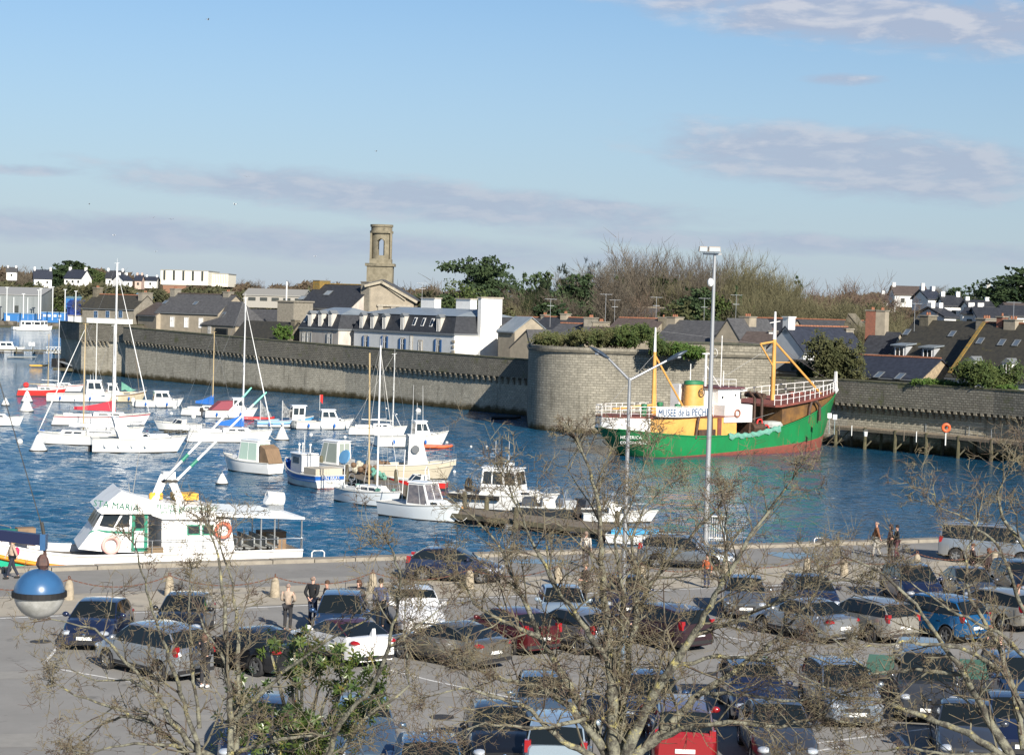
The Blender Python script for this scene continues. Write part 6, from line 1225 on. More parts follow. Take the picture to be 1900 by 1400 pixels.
for y in (-1.05, -.35, .35, 1.05): mb = MB(); mb.box(wx1-.3+(.1 if abs(y) < .5 else 0), y, HT+2.0, .16, .5, .65); mb.build('window', bglass, wh)
for x, z, r_ in ((wx0+.9, HT+1.9, .13), (wx1-2.3, HT+2.1, .1)): mb = MB(); mb.lathe([(r_, 0), (r_, .05)], (0, 0, 0), 12); o = mb.build('porthole', bglass, wh); o.location = (x, -2.42, z); o.rotation_euler = (R(90), 0, 0)
mb = MB(); mb.box(wx0+1.7, -2.41, HT+2.0, .75, .04, 1.0); mb.build('door_panel', mat('cream_panel', (.70, .70, .52), .5), wh)
for i, x in enumerate((wx0+1.8, wx1+1.2, wx1+2.0)):
    y, z, rr_ = ((-3.7, HT+.35, .36), (-2.7, 3.1, .38), (-2.9, 2.5, .38))[i]; mb = MB(); mb.torus((x, y, z), rr_, .09, 'y', 20, 8); mb.build('lifebuoy', mat('buoy_brown', (.30, .13, .09), .7) if i == 0 else red_p, TR)
lrail('bridge_railing', [Vector((wx0-.6, -2.3, HT+2.85)), Vector((wx0+.6, -2.4, HT+2.88)), Vector((wx0+1.8, -2.4, HT+2.88)), Vector((wx0+3.0, -2.3, HT+2.88)), Vector((wx0+3.0, 2.3, HT+2.88))], .8, 2, .025)
mb = MB(); mx_ = wx0+.9; mb.tube([(mx_, 0, HT+2.8), (mx_, 0, HT+6.2)], .12, 6); mb.tube([(mx_+1.8, -.4, HT+2.8), (mx_+.1, 0, HT+5)], .05, 4); mb.beam((mx_-.5, 0, HT+6.2), (mx_+.6, 0, HT+6.2), .2, .12); mb.build('radar_mast', twht, TR)
mb = MB(); mb.torus((0, 0, 0), .42, .03, 'x', 18, 4); o = mb.build('direction_finder', twht, TR); o.location = (mx_+1.0, -.2, HT+6.3)
for dx, h in ((2.6, 5.2), (3.0, 1.6), (-1.9, 2.3)): mb = MB(); mb.tube([(mx_+dx, .3, HT+2.85), (mx_+dx, .3, HT+2.85+h)], .05, 5); mb.build('aerial', twht, TR)
mb = MB(); mb.box(X(.35)+.6, -3.55, 2.8, .5, .1, 1.9); mb.build('ladder', rust_r, TR)
# masts
def tmast(x, zb, zo, zt__, r_, y=0):
    mb = MB(); mb.tube([(x, y, zb), (x, y, zo)], [r_, r_*.8], 10); m_ = mb.build('mast', ylw, TR, smooth=60); mb = MB(); mb.tube([(x, y, zo), (x, y, zt__)], [r_*.75, r_*.4], 8); mb.build('mast_top', twht, m_, smooth=60); return m_
am = X(.20); tmast(am, HT, 10.2, 12.6, .20)
mb = MB(); mb.tube([(am+.35, 0, HT), (am+.1, 0, 9.6)], .11, 6); mb.build('mast_strut', ylw, TR)
mb = MB(); mb.tube([(am, 0, 9.9), (am+3.6, -1.2, HT+.2)], .10, 6); mb.build('derrick_stay', ylw, TR)
mb = MB(); mb.tube([(am, 0, HT+1.1), (am-5.6, 0, HT+.75)], .12, 6); mb.build('boom', ylw, TR)
fm = X(.705); m_ = tmast(fm, 1.2, 11.6, 14.5, .26); mb = MB(); mb.beam((fm-.1, 0, 13.6), (fm-.1, 0, 13.65), .1, .1); mb.tube([(fm-.8, 0, 13.3), (fm+.8, 0, 13.5)], .05, 4); mb.build('crosstree', twht, m_)
mb = MB(); mb.tube([(fm, 0, 11.4), (fm+7.3, -1.2, 5.2)], .12, 6); mb.build('fore_stay_spar', ylw, TR)
mb = MB(); mb.tube([(fm+.2, 0, 11.4), (fm-2.2, 0, 11.1)], .11, 6); mb.tube([(fm-2.2, 0, 11.1), (fm-.1, 0, 8.8)], .09, 6); mb.build('gaff', ylw, TR); mb = MB(); mb.tube([(fm, 0, 9.2), (fm+2.2, -.3, 9.2)], .06, 5); mb.build('spreader', ylw, TR)
mb = MB()
for a, b in (((am, 0, 12.3), (fm-2.2, 0, 11.1)), ((fm, 0, 11.2), (X(.96), 0, 7.3)), ((fm, 0, 11.0), (X(.5), 2, HT+3)), ((am, 0, 10), (X(.02), 0, HT+1)), ((fm-8, -3, 3.2), (fm+2.5, -2.4, 5.0))): mb.tube([a, b], .022, 3)
mb.build('rigging', rope, TR)
# forecastle
side_strip('forecastle_inner', .64, .985, lambda t: 4.7+1.2*max(0, (t-.62)/.38), .90, shaded_in)
FP = [(X(t), tb(t)*1.0+.15, 4.75+1.3*max(0, (t-.62)/.38)) for t in [.59+.405*i/14 for i in range(15)]]
mb = MB(); mb.grid([[Vector((x, -b, z)), Vector((x, b, z)), Vector((x, b, z+.22)), Vector((x, -b, z+.22))] for x, b, z in FP], closed=True); mb.add([(FP[0][0], s_*FP[0][1], FP[0][2]+q) for s_, q in ((-1, 0), (1, 0), (1, .22), (-1, .22))], [(0, 1, 2, 3)]); mb.build('forecastle_deck', rust_r, TR)
lrail('bow_railing', [Vector((x, -b*.97, z+.2)) for x, b, z in FP]+[Vector((x, b*.97, z+.2)) for x, b, z in reversed(FP)], 1.05, 2, .04)
mb = MB(); mb.extr([(FP[-1][0]-.2, -.12, FP[-1][2]), (FP[-1][0]+.25, -.12, FP[-1][2]), (FP[-1][0]+.1, -.12, FP[-1][2]+2.2), (FP[-1][0]-.1, -.12, FP[-1][2]+2.2)], (0, .24, 0)); mb.build('jackstaff', twht, TR)
for x, y in ((X(.86), -.6), (X(.86), .9), (X(.80), .3)): mb = MB(); mb.box(x, y, 5.9, .5, .35, .4); mb.build('bollard', rust_r, TR)
for x, y in ((X(.965), -1.0), (X(.95), -1.4)): mb = MB(); mb.lathe([(.03, 0), (.26, .35), (.1, .8), (.02, 1.0)], (x, y, 5.9), 8); mb.build('fender', twht, TR)
def gallows(x, y, z, w_, h, r_=.2, rot=0):
    mb = MB(); mb.tube([(x-w_/2, y, z), (x-w_/2*.75, y, z+h*.7), (x-w_/4, y, z+h*.97), (x+w_/4, y, z+h), (x+w_/2, y, z+h*.8), (x+w_/2*1.05, y, z+.2)], r_, 6); mb.build('gallows', gal, TR)
gallows(X(.30), -3.62, 1.8, 2.2, 2.5, .15); gallows(X(.79), -3.15, 3.0, 1.8, 2.2, .17); gallows(X(.79), 3.15, 3.0, 1.8, 2.2, .17)
mb = MB()
for y in (-2.6, -1.6): mb.tube([(X(.575), y, 1.6), (X(.575), y, 5.6), (X(.575), y+.8, 6.2)], .16, 6)
mb.tube([(X(.575)+.4, -2.6, 5.8), (X(.575)+.4, 0, 5.9)], .3, 8); mb.build('deck_gantry', gal, TR)
mb = MB(); mb.lathe([(.02, 0), (1.15, .02), (1.2, .35), (1.0, .6), (.02, .68)], (X(.63), -2.3, 2.6), 16); mb.build('life_raft', mat('raft_grey', (.40, .42, .40), .8), TR)
mb = MB(); mb.box(X(.545), -1.6, 2.4, 1.6, 2.0, 1.5); mb.tube([(X(.53), -2.6, 2.6), (X(.58), -2.6, 2.6)], .5, 8); mb.build('trawl_winch', gal, TR)
mb = MB(); mb.box(X(.70), -.5, 2.8, 2.0, 2.4, 1.2); mb.build('hatch_cover', gal, TR); mb = MB(); mb.box(X(.315), -3.5, 2.3, 2.4, .3, .7); mb.build('winch_box', gal, TR)
mb = MB(); rr = []
for i in range(27):
    t = .40+.22*i/26; b = tb(t)+.04; z = tzd(t); dr = .16+.34*abs(math.sin(i*.55+.4))*(.55+.45*math.sin(i*1.3)); rr.append([Vector((X(t), -b+.7, z-.15)), Vector((X(t), -b+.1, z+.22+.08*math.sin(i*1.7))), Vector((X(t), -b-.06, z+.05)), Vector((X(t), -b-.05-.03*math.sin(i), z-dr*.5)), Vector((X(t)+.1*math.sin(i*2), -b-.02, z-dr))])
mb.grid(rr); mb.build('draped_net', net_t, TR, smooth=180)
for x, y in ((X(.13), -1.2), (X(.24), -2.0), (X(.27), 1.5)): mb = MB(); mb.lathe([(.25, 0), (.25, .8), (.32, .85), (.3, 1.15), (.02, 1.2)], (x, y, HT+.1), 10); mb.build('deck_vent', MT['funnel_green'], TR)
tn = Vector((rows[2][0].x+.4, 0, 0))
for i, (s_, zz_) in enumerate((('HEMERICA', 2.05), ('CONCARNEAU', 1.55))):
    text_mesh('stern_name', s_, .44-.06*i, twht, TR, (X(.045)+.50*i*.6+.1, -2.42-.06*i, zz_-.05), (R(100), 0, R(-27)), .015)
mb = MB(); mb.extr([(X(.0)+2.0, -.08, .3), (X(.0)+2.3, -.08, .3), (X(.0)+.4, -.08, 1.6), (X(0)+.2, -.08, 1.5)], (0, .16, 0)); mb.build('rudder', boot_dk, TR)
# ================================================================ excursion boat along the quay
eg = mat('emerald_trim', (.012, .24, .15), .5, col2=(.02, .19, .12), scale=3); ew = mat('excursion_white', (.82, .82, .80), .4, col2=(.70, .69, .66), scale=1, lo=.5, hi=.8, col3=(.42, .38, .33), s3=3, t3=.72); eo = mat('orange_stripe', (.75, .30, .03), .5, col2=(.65, .25, .03), scale=2); egh = mat('emerald_hull', (.01, .38, .22), .5)
ps = Seg(qpt(0, -.75), qpt(10, -.75)); pc_ = Seg(qpt(0, -2.6), qpt(10, -2.6))
EB = empty('excursion_boat', (ps.a.x, ps.a.y, 0), math.atan2(ps.u.y, ps.u.x), 'white passenger boat with emerald trim, slanted wheelhouse and long canopy moored along the quay', 'boat')
sx_ = lambda px, py: ps.loc(px, py)     # -> (local x, z) in the near side plane
xs1 = sx_(562, 1020)[0]; xb = xs1-19.5; EW = 4.2      # near side y=0, far side y=EW; local y grows away
def ehb(t): return (EW/2)*min(1, (1-max(0, (.30-t)/.30)**2.3))   # t: 0 bow .. 1 stern
def ez(t): return .42+2.8*max(0, (.5-t)/.5)**1.7
rows = []; ne = 34
for i in range(ne+1):
    t = i/ne; b = max(.03, ehb(t)); z = ez(t); x = xb+(xs1-xb)*t; rk_ = 1.5*max(0, (.2-t)/.2)**1.5; lift = z-.42
    lv = [(.05, -3.2), (b*.8, -2.7), (b*.93, -2.2), (b*.95, z-.68), (b*.965, z-.44), (b*.985, z-.2), (b, z)]
    half = [(x+rk_*(z-q)/2.0, y, q) for y, q in lv]; rows.append([Vector((x_, EW/2-y, q)) for x_, y, q in reversed(half)]+[Vector((x_, EW/2+y, q)) for x_, y, q in half])
mb = MB(); n = 14
for i in range(ne):
    for j in range(n-1): k = min(j, n-2-j); mb.add([rows[i][j], rows[i+1][j], rows[i+1][j+1], rows[i][j+1]], [(0, 1, 2, 3)], {0: 0, 1: 0, 2: 1}.get(k, 2))
mb.add(rows[-1], [tuple(range(n))], 0); mb.build('hull', [ew, eo, egh], EB, smooth=40, merge=True)
mb = MB()
for jx in (0, -1): mb.tube([r_[jx] for r_ in rows], .06, 5)
mb.build('gunwale', ew, EB); mb = MB(); mb.grid([[Vector((r_[0].x, EW/2+(r_[0].y-EW/2)*.96, r_[0].z-.30)), Vector((r_[-1].x, EW/2+(r_[-1].y-EW/2)*.96, r_[-1].z-.30))] for r_ in rows]); mb.build('deck', mat('boat_deck_grey', (.25, .23, .20), .8, col2=(.15, .13, .11), scale=2), EB)
mb = MB(); mb.tube([Vector((r_[0].x, r_[0].y-.05, r_[0].z-.56)) for r_ in rows[:20]], .06, 5); mb.build('rubbing_strake', eo, EB)
eg_t = mat('lettering_green', (.005, .13, .08), .7)
wsg = Seg(qpt(0, -1.15), qpt(10, -1.15)); q_ = lambda px, py: (lambda a: (a[0], a[1]))(wsg.loc(px, py))
yo = .40                              # near wall of the superstructure in local y
def prism_y(name, pix, m, y0, y1, parent=EB, dxf=0):
    mb = MB(); pts = [q_(*p) for p in pix]; mb.extr([(x, y0, z) for x, z in pts], (0, y1-y0, 0)); n = len(pts)
    if dxf:
        for i, p in enumerate(pix):
            if p[0] < 240: v = mb.v[n+i]; mb.v[n+i] = (v[0]+.55, v[1], v[2])
    return mb.build(name, m, parent)
wh = prism_y('wheelhouse', [(145, 1018), (171, 984), (190, 951), (275, 950), (275, 1024), (200, 1024)], ew, yo, EW-.4, dxf=1)
prism_y('wheelhouse_roof', [(178, 946), (223, 910), (250, 918), (278, 926), (292, 946), (278, 952), (186, 952)], ew, yo-.22, EW-.2, dxf=1)
prism_y('window', [(193, 953), (224, 953), (210, 979), (184, 975)], bglass, yo-.015, yo+.05, wh); prism_y('window', [(228, 955), (240, 955), (240, 977), (214, 977)], bglass, yo-.015, yo+.05, wh)
prism_y('window_band', [(164, 990), (170, 984), (184, 982), (200, 984), (243, 986), (243, 990), (198, 988), (178, 983)], eg, yo-.02, yo+.03, wh)
mb = MB(); a, b = q_(171, 982), q_(189, 952)
for k in range(3):
    y0, y1 = yo+.25+k*1.0, yo+1.1+k*1.0; d = Vector((b[0]-a[0], 0, b[1]-a[1])); nn_ = Vector((-d.z, 0, d.x)).normalized()*-.0; p0 = Vector((a[0]-.04, 0, a[1])); S2 = lambda y: Vector((.55*(y-yo)/3.4, y, 0)); mb.add([p0+d*.12+S2(y0), p0+d*.12+S2(y1), p0+d*.95+S2(y1), p0+d*.95+S2(y0)], [(0, 1, 2, 3)])
mb.build('windscreen', bglass, wh)
dr = prism_y('door', [(245, 952), (274, 952), (273, 1022), (243, 1022)], eg, yo-.05, yo+.02, wh); prism_y('door_window', [(251, 955), (267, 955), (267, 979), (250, 979)], bglass, yo-.07, yo-.04, dr); prism_y('door_panel', [(249, 984), (267, 984), (266, 1015), (248, 1015)], ew, yo-.07, yo-.04, dr)
def ebtext(name, txt, px, py, size, m, rot=0, sx=1.0, y=None):
    x, z = q_(px, py); return text_mesh(name, txt, size, m, EB, (x, (yo-.26) if y is None else y, z), (R(90), rot, 0), .006, sx=sx)
ebtext('name_lettering', 'STA MARIA', 213, 937, .40, eg_t, R(8))
fs = prism_y('fascia', [(272, 928), (300, 932), (398, 938), (398, 963), (300, 962), (280, 955)], ew, yo-.2, EW-.15)
ebtext('fascia_lettering', 'PECHE', 306, 938.5, .30, eg_t, y=yo-.22); ebtext('fascia_lettering', 'en MER', 316, 948, .30, eg_t, y=yo-.22); ebtext('fascia_lettering', 'PROMENADES', 365, 943, .30, eg_t, y=yo-.22, sx=.9)
cb = prism_y('cabin', [(300, 962), (427, 962), (437, 1029), (300, 1029)], ew, yo+.0, EW-.4)
for a, b in ((347, 371), (375, 396)): w1 = prism_y('window_frame', [(a, 973), (b, 973), (b, 992), (a, 992)], eg, yo-.03, yo+.02, cb); prism_y('window', [(a+2, 975), (b-2, 975), (b-2, 989), (a+2, 989)], bglass, yo-.045, yo-.02, w1)
mb = MB(); x, z = q_(413, 983); mb.torus((x, yo-.12, z), .33, .085, 'y', 24, 8); mb.build('lifebuoy', mat('lifebuoy_orange', (.60, .16, .09), .6, col2=(.7, .6, .55), scale=3, lo=.6, hi=.62), EB); mb = MB(); x, z = q_(205, 1010); mb.torus((x, yo-.12, z), .35, .09, 'y', 24, 8); mb.build('lifebuoy', mat('faded_pink_buoy', (.70, .40, .36), .7), EB)
prism_y('side_shade', [(276, 953), (300, 962), (300, 977), (290, 976), (276, 970)], mat('grey_shade_panel', (.5, .53, .58), .5), yo+.9, EW-.5)
a, b = q_(395, 961), q_(562, 962); a2, b2 = q_(395, 938), q_(545, 945)
mb = MB(); z0c = (a[1]+b[1])/2; mb.extr([(a[0]-.3, yo-.25, a[1]+.12), (b[0], yo-.25, b[1]), (b[0], yo-.25, b[1]+.10), (a[0]-.3, yo-.25, a[1]+.26)], (0, EW-.3, 0)); mb.build('canopy', ew, EB)
mb = MB(); mb.extr([(a[0], yo+.1, a[1]+.27), (b[0]-.4, yo+.2, b[1]+.12), (b[0]-1.3, EW/2, b[1]+.42), (a[0], EW/2, a[1]+.5)], (0, .03, .03)); mb.build('canopy_cover', mat('canopy_sheet', (.62, .66, .68), .6), EB)
for px in (508, 558, 483): x = q_(px, 1000)[0]; mb = MB(); mb.tube([(x, yo-.1, .1), (x, yo-.1, b[1]+.05)], .04, 5); mb.tube([(x, EW-.5, .1), (x, EW-.5, b[1]+.05)], .04, 5) if 0 else None; mb.build('canopy_post', ss, EB)
for px in (508, 558): x = q_(px, 1000)[0]; mb = MB(); mb.tube([(x, EW-.5, .1), (x, EW-.5, b[1]+.05)], .04, 5); mb.build('canopy_post', ss, EB)
x, z = q_(525, 929); mb = MB(); mb.tube([(x-.42, 1.6, z+.03), (x-.40, 1.6, z+.02), (x+.40, 1.6, z-.03), (x+.42, 1.6, z-.03)], [.28, .32, .32, .28], 18); lr = mb.build('life_raft_canister', ew, EB, smooth=40)
for k in (-.2, .1, .3): mb = MB(); mb.torus((x+k, 1.6, z-.0), .325, .02, 'x', 20, 4); mb.build('strap', deckw, lr)
mb = MB(); mb.box(x, 1.6, z-.42, .7, .6, .22); mb.build('raft_cradle', ss, EB)
# tripod mast and outrigger poles
for (a, b) in (((292, 936), (318, 886)), ((345, 936), (328, 886))):
    p, q = q_(*a), q_(*b); mb = MB(); mb.beam((p[0], 1.2, p[1]), (q[0], 1.6, q[1]), .3, .24); mb.build('mast_leg', ew, EB)
p = q_(325, 888); mb = MB(); mb.box(p[0], 1.6, p[1]+.05, .55, .5, .35); mb.build('mast_head', ew, EB); mb = MB(); mb.box(p[0], 1.6, p[1]-.2, .75, .6, .1); mb.build('mast_collar', boot_dk, EB)
wp_ = mat('outrigger_white', (.75, .76, .74), .4)
for (a, b, c, yy) in (((312, 890), (457, 739), (474, 720), 1.0), ((340, 905), (493, 754), (517, 731), 2.2)):
    A_, B_, C_ = q_(*a), q_(*b), q_(*c); mb = MB(); mb.tube([(A_[0], yy, A_[1]), (B_[0], yy, B_[1])], [.065, .05], 8); o = mb.build('outrigger_pole', wp_, EB, smooth=60); mb = MB(); mb.tube([(B_[0], yy, B_[1]), (C_[0], yy, C_[1])], [.05, .035], 8); mb.build('pole_tip', mat('mint_tip', (.20, .62, .47), .5), o)
    mb = MB(); D_ = Vector((A_[0], yy, A_[1])).lerp(Vector((B_[0], yy, B_[1])), .22); E_ = Vector((A_[0], yy, A_[1])).lerp(Vector((B_[0], yy, B_[1])), .30); mb.tube([D_, E_], .08, 8); mb.build('pole_sleeve', eg, o)
mb = MB()
for a, b in (((328, 886), (372, 800)), ((257, 960), (250, 900)), ((257, 925), (270, 842)), ((296, 925), (330, 890))): p, q = q_(*a), q_(*b); mb.tube([(p[0], 1.5, p[1]), (q[0], 1.5, q[1])], .02, 4)
mb.build('wires', rope, EB)
mb = MB(); p = q_(362, 929); mb.box(p[0], 2.2, p[1]+.05, 1.1, .9, .3); mb.build('yellow_kayak', yellow_p, EB)
for i in range(4): mb = MB(); p = q_(290+i*6, 930); mb.lathe([(.09, 0), (.11, .25), (.03, .33)], (p[0], 1.3, p[1]), 8); mb.build('yellow_canister', yellow_p, EB)
for i in range(4): x = q_(447+i*22, 1010)[0]; mb = MB(); mb.box(x, EW/2, .48, .45, 2.6, .06); mb.box(x+.2, EW/2, .75, .06, 2.6, .4); mb.box(x, EW/2, .3, .1, 2.4, .35); mb.build('bench', mat('slatted_bench', (.40, .42, .40), .7, col2=(.15, .15, .15), scale=1, aniso=(1, 14, 1)), EB)
mb = MB(); x = q_(535, 1010)[0]; mb.box(x, EW-1.2, .55, 1.2, 1.0, .9); mb.build('engine_hatch', teak, EB)
lrail('side_railing', [Vector((q_(px, 1012)[0], yo-.22, .40)) for px in (250, 280, 315, 345, 375, 405, 437)], .62, 2, .018, ss, EB)
lrail('stern_railing', [Vector((q_(px, 1012)[0], yo-.22, .40)) for px in (445, 480, 520, 558)]+[Vector((q_(558, 1012)[0], EW-.4, .40))], .55, 1, .022, ss, EB)
lrail('bow_railing', [rows[k][0]+Vector((.0, .1, 0)) for k in range(2, 14, 2)], .55, 1, .02, ss, EB); lrail('bow_railing', [rows[k][-1]-Vector((.0, .1, 0)) for k in range(2, 14, 2)], .55, 1, .02, ss, EB)
mb = MB(); mb.tube([Vector((r_[-1].x, r_[-1].y-.15, r_[-1].z+.03)) for r_ in rows[4:15]], .13, 6); mb.build('far_bulwark', eo, EB)
for i in range(5): mb = MB(); x = xb+3.6+i*.9; mb.box(x, EW/2+.3*(-1)**i, ez(.25)+.05, .6, .8, .3, rz=i*.4); mb.build('deck_locker', (eg, teak, ew)[i % 3], EB)
mb = MB(); x = q_(285, 1020)[0]; mb.box(x, yo+.2, .45, .95, .5, .5, tx=.9); mb.build('rope_basket', mat('wicker_brown', (.22, .16, .10), .9, bump=1, bscale=20), EB)
# second hull fender on the quay
mb = MB(); root = empty('quay_fender', (0, 0, 0), 0, 'dark rubber fender lump on the quay edge under the passenger boat', 'fender'); p = G(238, 1044); root.location = p; mb.ball((0, .0, .12), .30, 10, sz=.5, sx=1.6); mb.build('rubber', black_r, root)
# ================================================================ cars
def cpaint(name, c, metal=.5): return mat('paint_'+name, c, .28, metal, coat=1.0, spec=.5)
trim = mat('black_trim', (.02, .02, .022), .6); tyre_m = mat('tyre_rubber', (.022, .022, .024), .85); rim_m = mat('alloy_rim', (.42, .43, .44), .3, .85); chrome = mat('chrome', (.7, .7, .7), .12, 1.0); cglass = mat('car_glass', (.010, .014, .016), .04, spec=.5)
lampw = mat('headlamp_lens', (.62, .66, .70), .08, .4, coat=1); lampr = mat('tail_lamp_red', (.30, .010, .014), .12, coat=1); plate_m = mat('number_plate', (.75, .75, .72), .5); seat_m = mat('seat_fabric', (.05, .05, .055), .9)
TY = {  # L, W, H, cowl x,z, screen top x, roof rear x,z, rear glass bottom x,z, nose z, tail z, wheel r, wheelbase/2
 'hatch': (4.15, 1.76, 1.46, .95, .99, .18, -1.30, 1.38, -1.90, 1.02, .70, .95, .31, 1.27), 'coupe': (4.45, 1.80, 1.40, .80, .95, -.05, -.95, 1.32, -1.78, 1.02, .66, .98, .32, 1.32), 'sedan': (4.4, 1.76, 1.46, .85, .98, .05, -.95, 1.39, -1.55, 1.02, .70, .98, .31, 1.29),
 'mpv': (4.25, 1.77, 1.63, 1.15, 1.06, .42, -1.62, 1.55, -1.98, 1.08, .76, 1.0, .32, 1.33), 'wagon': (4.45, 1.77, 1.50, .92, .99, .12, -1.78, 1.42, -2.12, 1.02, .70, .98, .31, 1.30), 'van': (4.95, 1.92, 1.92, 1.62, 1.18, .95, -2.30, 1.86, -2.44, 1.20, .88, 1.1, .34, 1.58), 'suv': (4.4, 1.84, 1.74, .98, 1.12, .35, -1.75, 1.66, -2.08, 1.15, .88, 1.05, .36, 1.33)}
WM = {}
def wheel_meshes(r):
    if r in WM: return WM[r]
    def lat(prof, n=22):
        vs = []; fs = []
        for rr, y in prof:
            for j in range(n): a = 2*math.pi*j/n; vs.append((rr*math.cos(a), y, rr*math.sin(a)))
        for i in range(len(prof)-1):
            for j in range(n): fs.append((i*n+j, i*n+(j+1) % n, (i+1)*n+(j+1) % n, (i+1)*n+j))
        return vs, fs
    t = MB(); t.add(*lat([(r*.62, -.10), (r*.9, -.11), (r, -.07), (r, .07), (r*.9, .11), (r*.62, .10)])); a = t.build('tyre', tyre_m, None, smooth=40)
    w_ = MB(); w_.add(*lat([(r*.66, -.095), (r*.62, -.10), (r*.58, -.06), (r*.56, .08), (.001, .08)]))
    for k in range(5): an = 2*math.pi*k/5; c, s_ = math.cos(an), math.sin(an); w_.add([(c*r*x-s_*y, z, s_*r*x+c*y) for x, y, z in ((.06, -.045, -.10), (.62, -.03, -.095), (.62, .03, -.095), (.06, .045, -.10), (.06, -.045, -.04), (.62, -.03, -.05), (.62, .03, -.05), (.06, .045, -.04))], [(0, 1, 2, 3), (4, 5, 6, 7), (0, 1, 5, 4), (2, 3, 7, 6)])
    b = w_.build('rim', rim_m, None); d = MB(); d.add(*lat([(r*.57, .0), (.001, .0)])); 
    WM[r] = (a.data, b.data); bpy.data.objects.remove(a); bpy.data.objects.remove(b); return WM[r]
def ipol(x, pts):
    if x >= pts[0][0]: return pts[0][1]
    for (a, za), (b, zb) in zip(pts, pts[1:]):
        if x >= b: t = (a-x)/(a-b); return za+(zb-za)*t
    return pts[-1][1]
def car(label, px, py, th_, ty='hatch', paint=None, roofp=None, cat='car', rack=False, spoiler=False, group='parked cars', tall_lamp=False, plates=True, name='parked_car', doors=False):
    L, W_, H, cx, cz_, sx, rx, rz_, gx, gz, nz_, tz_, r, wb = TY[ty]; p = G(px, py, 0); az = los(px)+R(th_); root = empty(name, (p.x, p.y, .0), math.pi/2-az, label, cat, group)
    rk = r+.06; zs = .20
    xs = {L/2, L/2-.06, L/2-.2, L/2-.45, cx, sx, rx, gx, -L/2+.3, -L/2+.1, -L/2, (cx+sx)/2, (rx+gx)/2, cx+.25, (L/2+cx)/2, gx-.02}
    bp = sx-(sx-rx)*.42; xs |= {bp+.05, bp-.05, sx-.18, (sx+bp)/2, (bp+rx)/2}
    for w0 in (wb, -wb):
        for k in range(-5, 6): xs.add(w0+rk*math.sin(k*math.pi/10))
        xs |= {w0+rk+.01, w0-rk-.01}
    xs = sorted((x for x in xs if -L/2 <= x <= L/2), reverse=True); q = [xs[0]]
    for x in xs[1:]:
        if q[-1]-x > .012: q.append(x)
    xs = q; top = [(cx, cz_), (sx, H-.035), (sx-.25, H-.01), ((sx+rx)/2, H), (rx+.1, rz_+.01), (rx, rz_-.01), (gx, gz)]
    hood = [(L/2, nz_-.06), (L/2-.1, nz_), (L/2-.3, nz_+.06), (cx+.35, cz_-.05), (cx, cz_)]; tail = [(gx, gz), (gx-.12, gz-.01), (-L/2+.05, tz_), (-L/2, tz_-.05)]; rows = []; cab = []
    for x in xs:
        f = max(0, abs(x)-(L/2-.75))/.75; w_ = W_/2*(1-.16*f**2.2); inc = gx <= x <= cx+1e-6; zt_ = ipol(x, top) if inc else (ipol(x, hood) if x > cx else ipol(x, tail)); zb = min(zt_-.01, (cz_-.05) + (gz-cz_+.03)*(cx-x)/(cx-gx)) if inc else zt_-.09
        za = zs+(.05 if abs(x) > L/2-.25 else 0); arch = 0
        for w0 in (wb, -wb):
            d = abs(x-w0)
            if d < rk: arch = max(arch, r+math.sqrt(max(0, rk*rk-d*d)))
        z0 = max(za, arch); z1 = max(za+.09, arch+.015); z2 = max(.50, z1+.02); z3 = max(.74*zb+.02, z2+.02); e = .93 if abs(x) > L/2-.03 else 1
        if inc: g = max(0, min(1, (zt_-zb)/(H-zb))); P = [(.90*w_, z0), (.985*w_, z1), (1.0*w_, z2), (.985*w_, z3), (.95*w_, zb), ((.93-.17*g)*w_, zb+(zt_-zb)*.90), ((.90-.20*g)*w_, zb+(zt_-zb)*.985), (.42*w_, zt_+.012), (0, zt_+.02)]
        else: P = [(.90*w_*e, z0), (.985*w_*e, z1), (w_*e, z2), (.985*w_*e, z3), (.95*w_*e, zt_-.085), (.90*w_*e, zt_-.03), (.80*w_, zt_), (.42*w_, zt_+.02), (0, zt_+.028)]
        rows.append([Vector((x, y, z)) for y, z in P]); cab.append(inc)
    body = MB(); ws, rw, sl_, sr = MB(), MB(), MB(), MB()
    for i in range(len(xs)-1):
        a, b = rows[i], rows[i+1]; xm = (xs[i]+xs[i+1])/2; inn = cab[i] and cab[i+1]
        for j in range(8):
            for s_ in (1, -1):
                F = [Vector((v.x, v.y*s_, v.z)) for v in (a[j], b[j], b[j+1], a[j+1])]
                if inn and j == 4 and abs(xm-bp) > .051 and gx+.12 < xm < cx-.2: (sl_ if s_ > 0 else sr).add(F, [(0, 1, 2, 3)])
                elif inn and j == 4: body.add(F, [(0, 1, 2, 3)], 1 if abs(xm-bp) < .06 else 0)
                elif inn and j >= 6 and xm > sx: ws.add(F, [(0, 1, 2, 3)])
                elif inn and j >= 6 and xm < rx: rw.add(F, [(0, 1, 2, 3)])
                else: body.add(F, [(0, 1, 2, 3)], 1 if j == 0 else (2 if (inn and j >= 5 and roofp) else 0))
    for e_ in (0, -1): R_ = rows[e_]; body.add([tuple(v) for v in R_]+[(v.x, -v.y, v.z) for v in reversed(R_)], [tuple(range(18))], 0)
    m = paint; body.build('body', [m, trim, roofp or m], root, smooth=32, merge=True)
    for mb_, nm in ((ws, 'windscreen'), (rw, 'rear_window'), (sl_, 'side_window'), (sr, 'side_window')): mb_.build(nm, cglass, root, smooth=60, merge=True)
    mb = MB(); mb.box(0, 0, .32, L*.9, W_*.72, .28)
    for w0 in (wb, -wb): mb.box(w0, 0, .48, .82, W_*.8, .5)
    mb.build('underbody', trim, root)
    tm, rm = wheel_meshes(r)
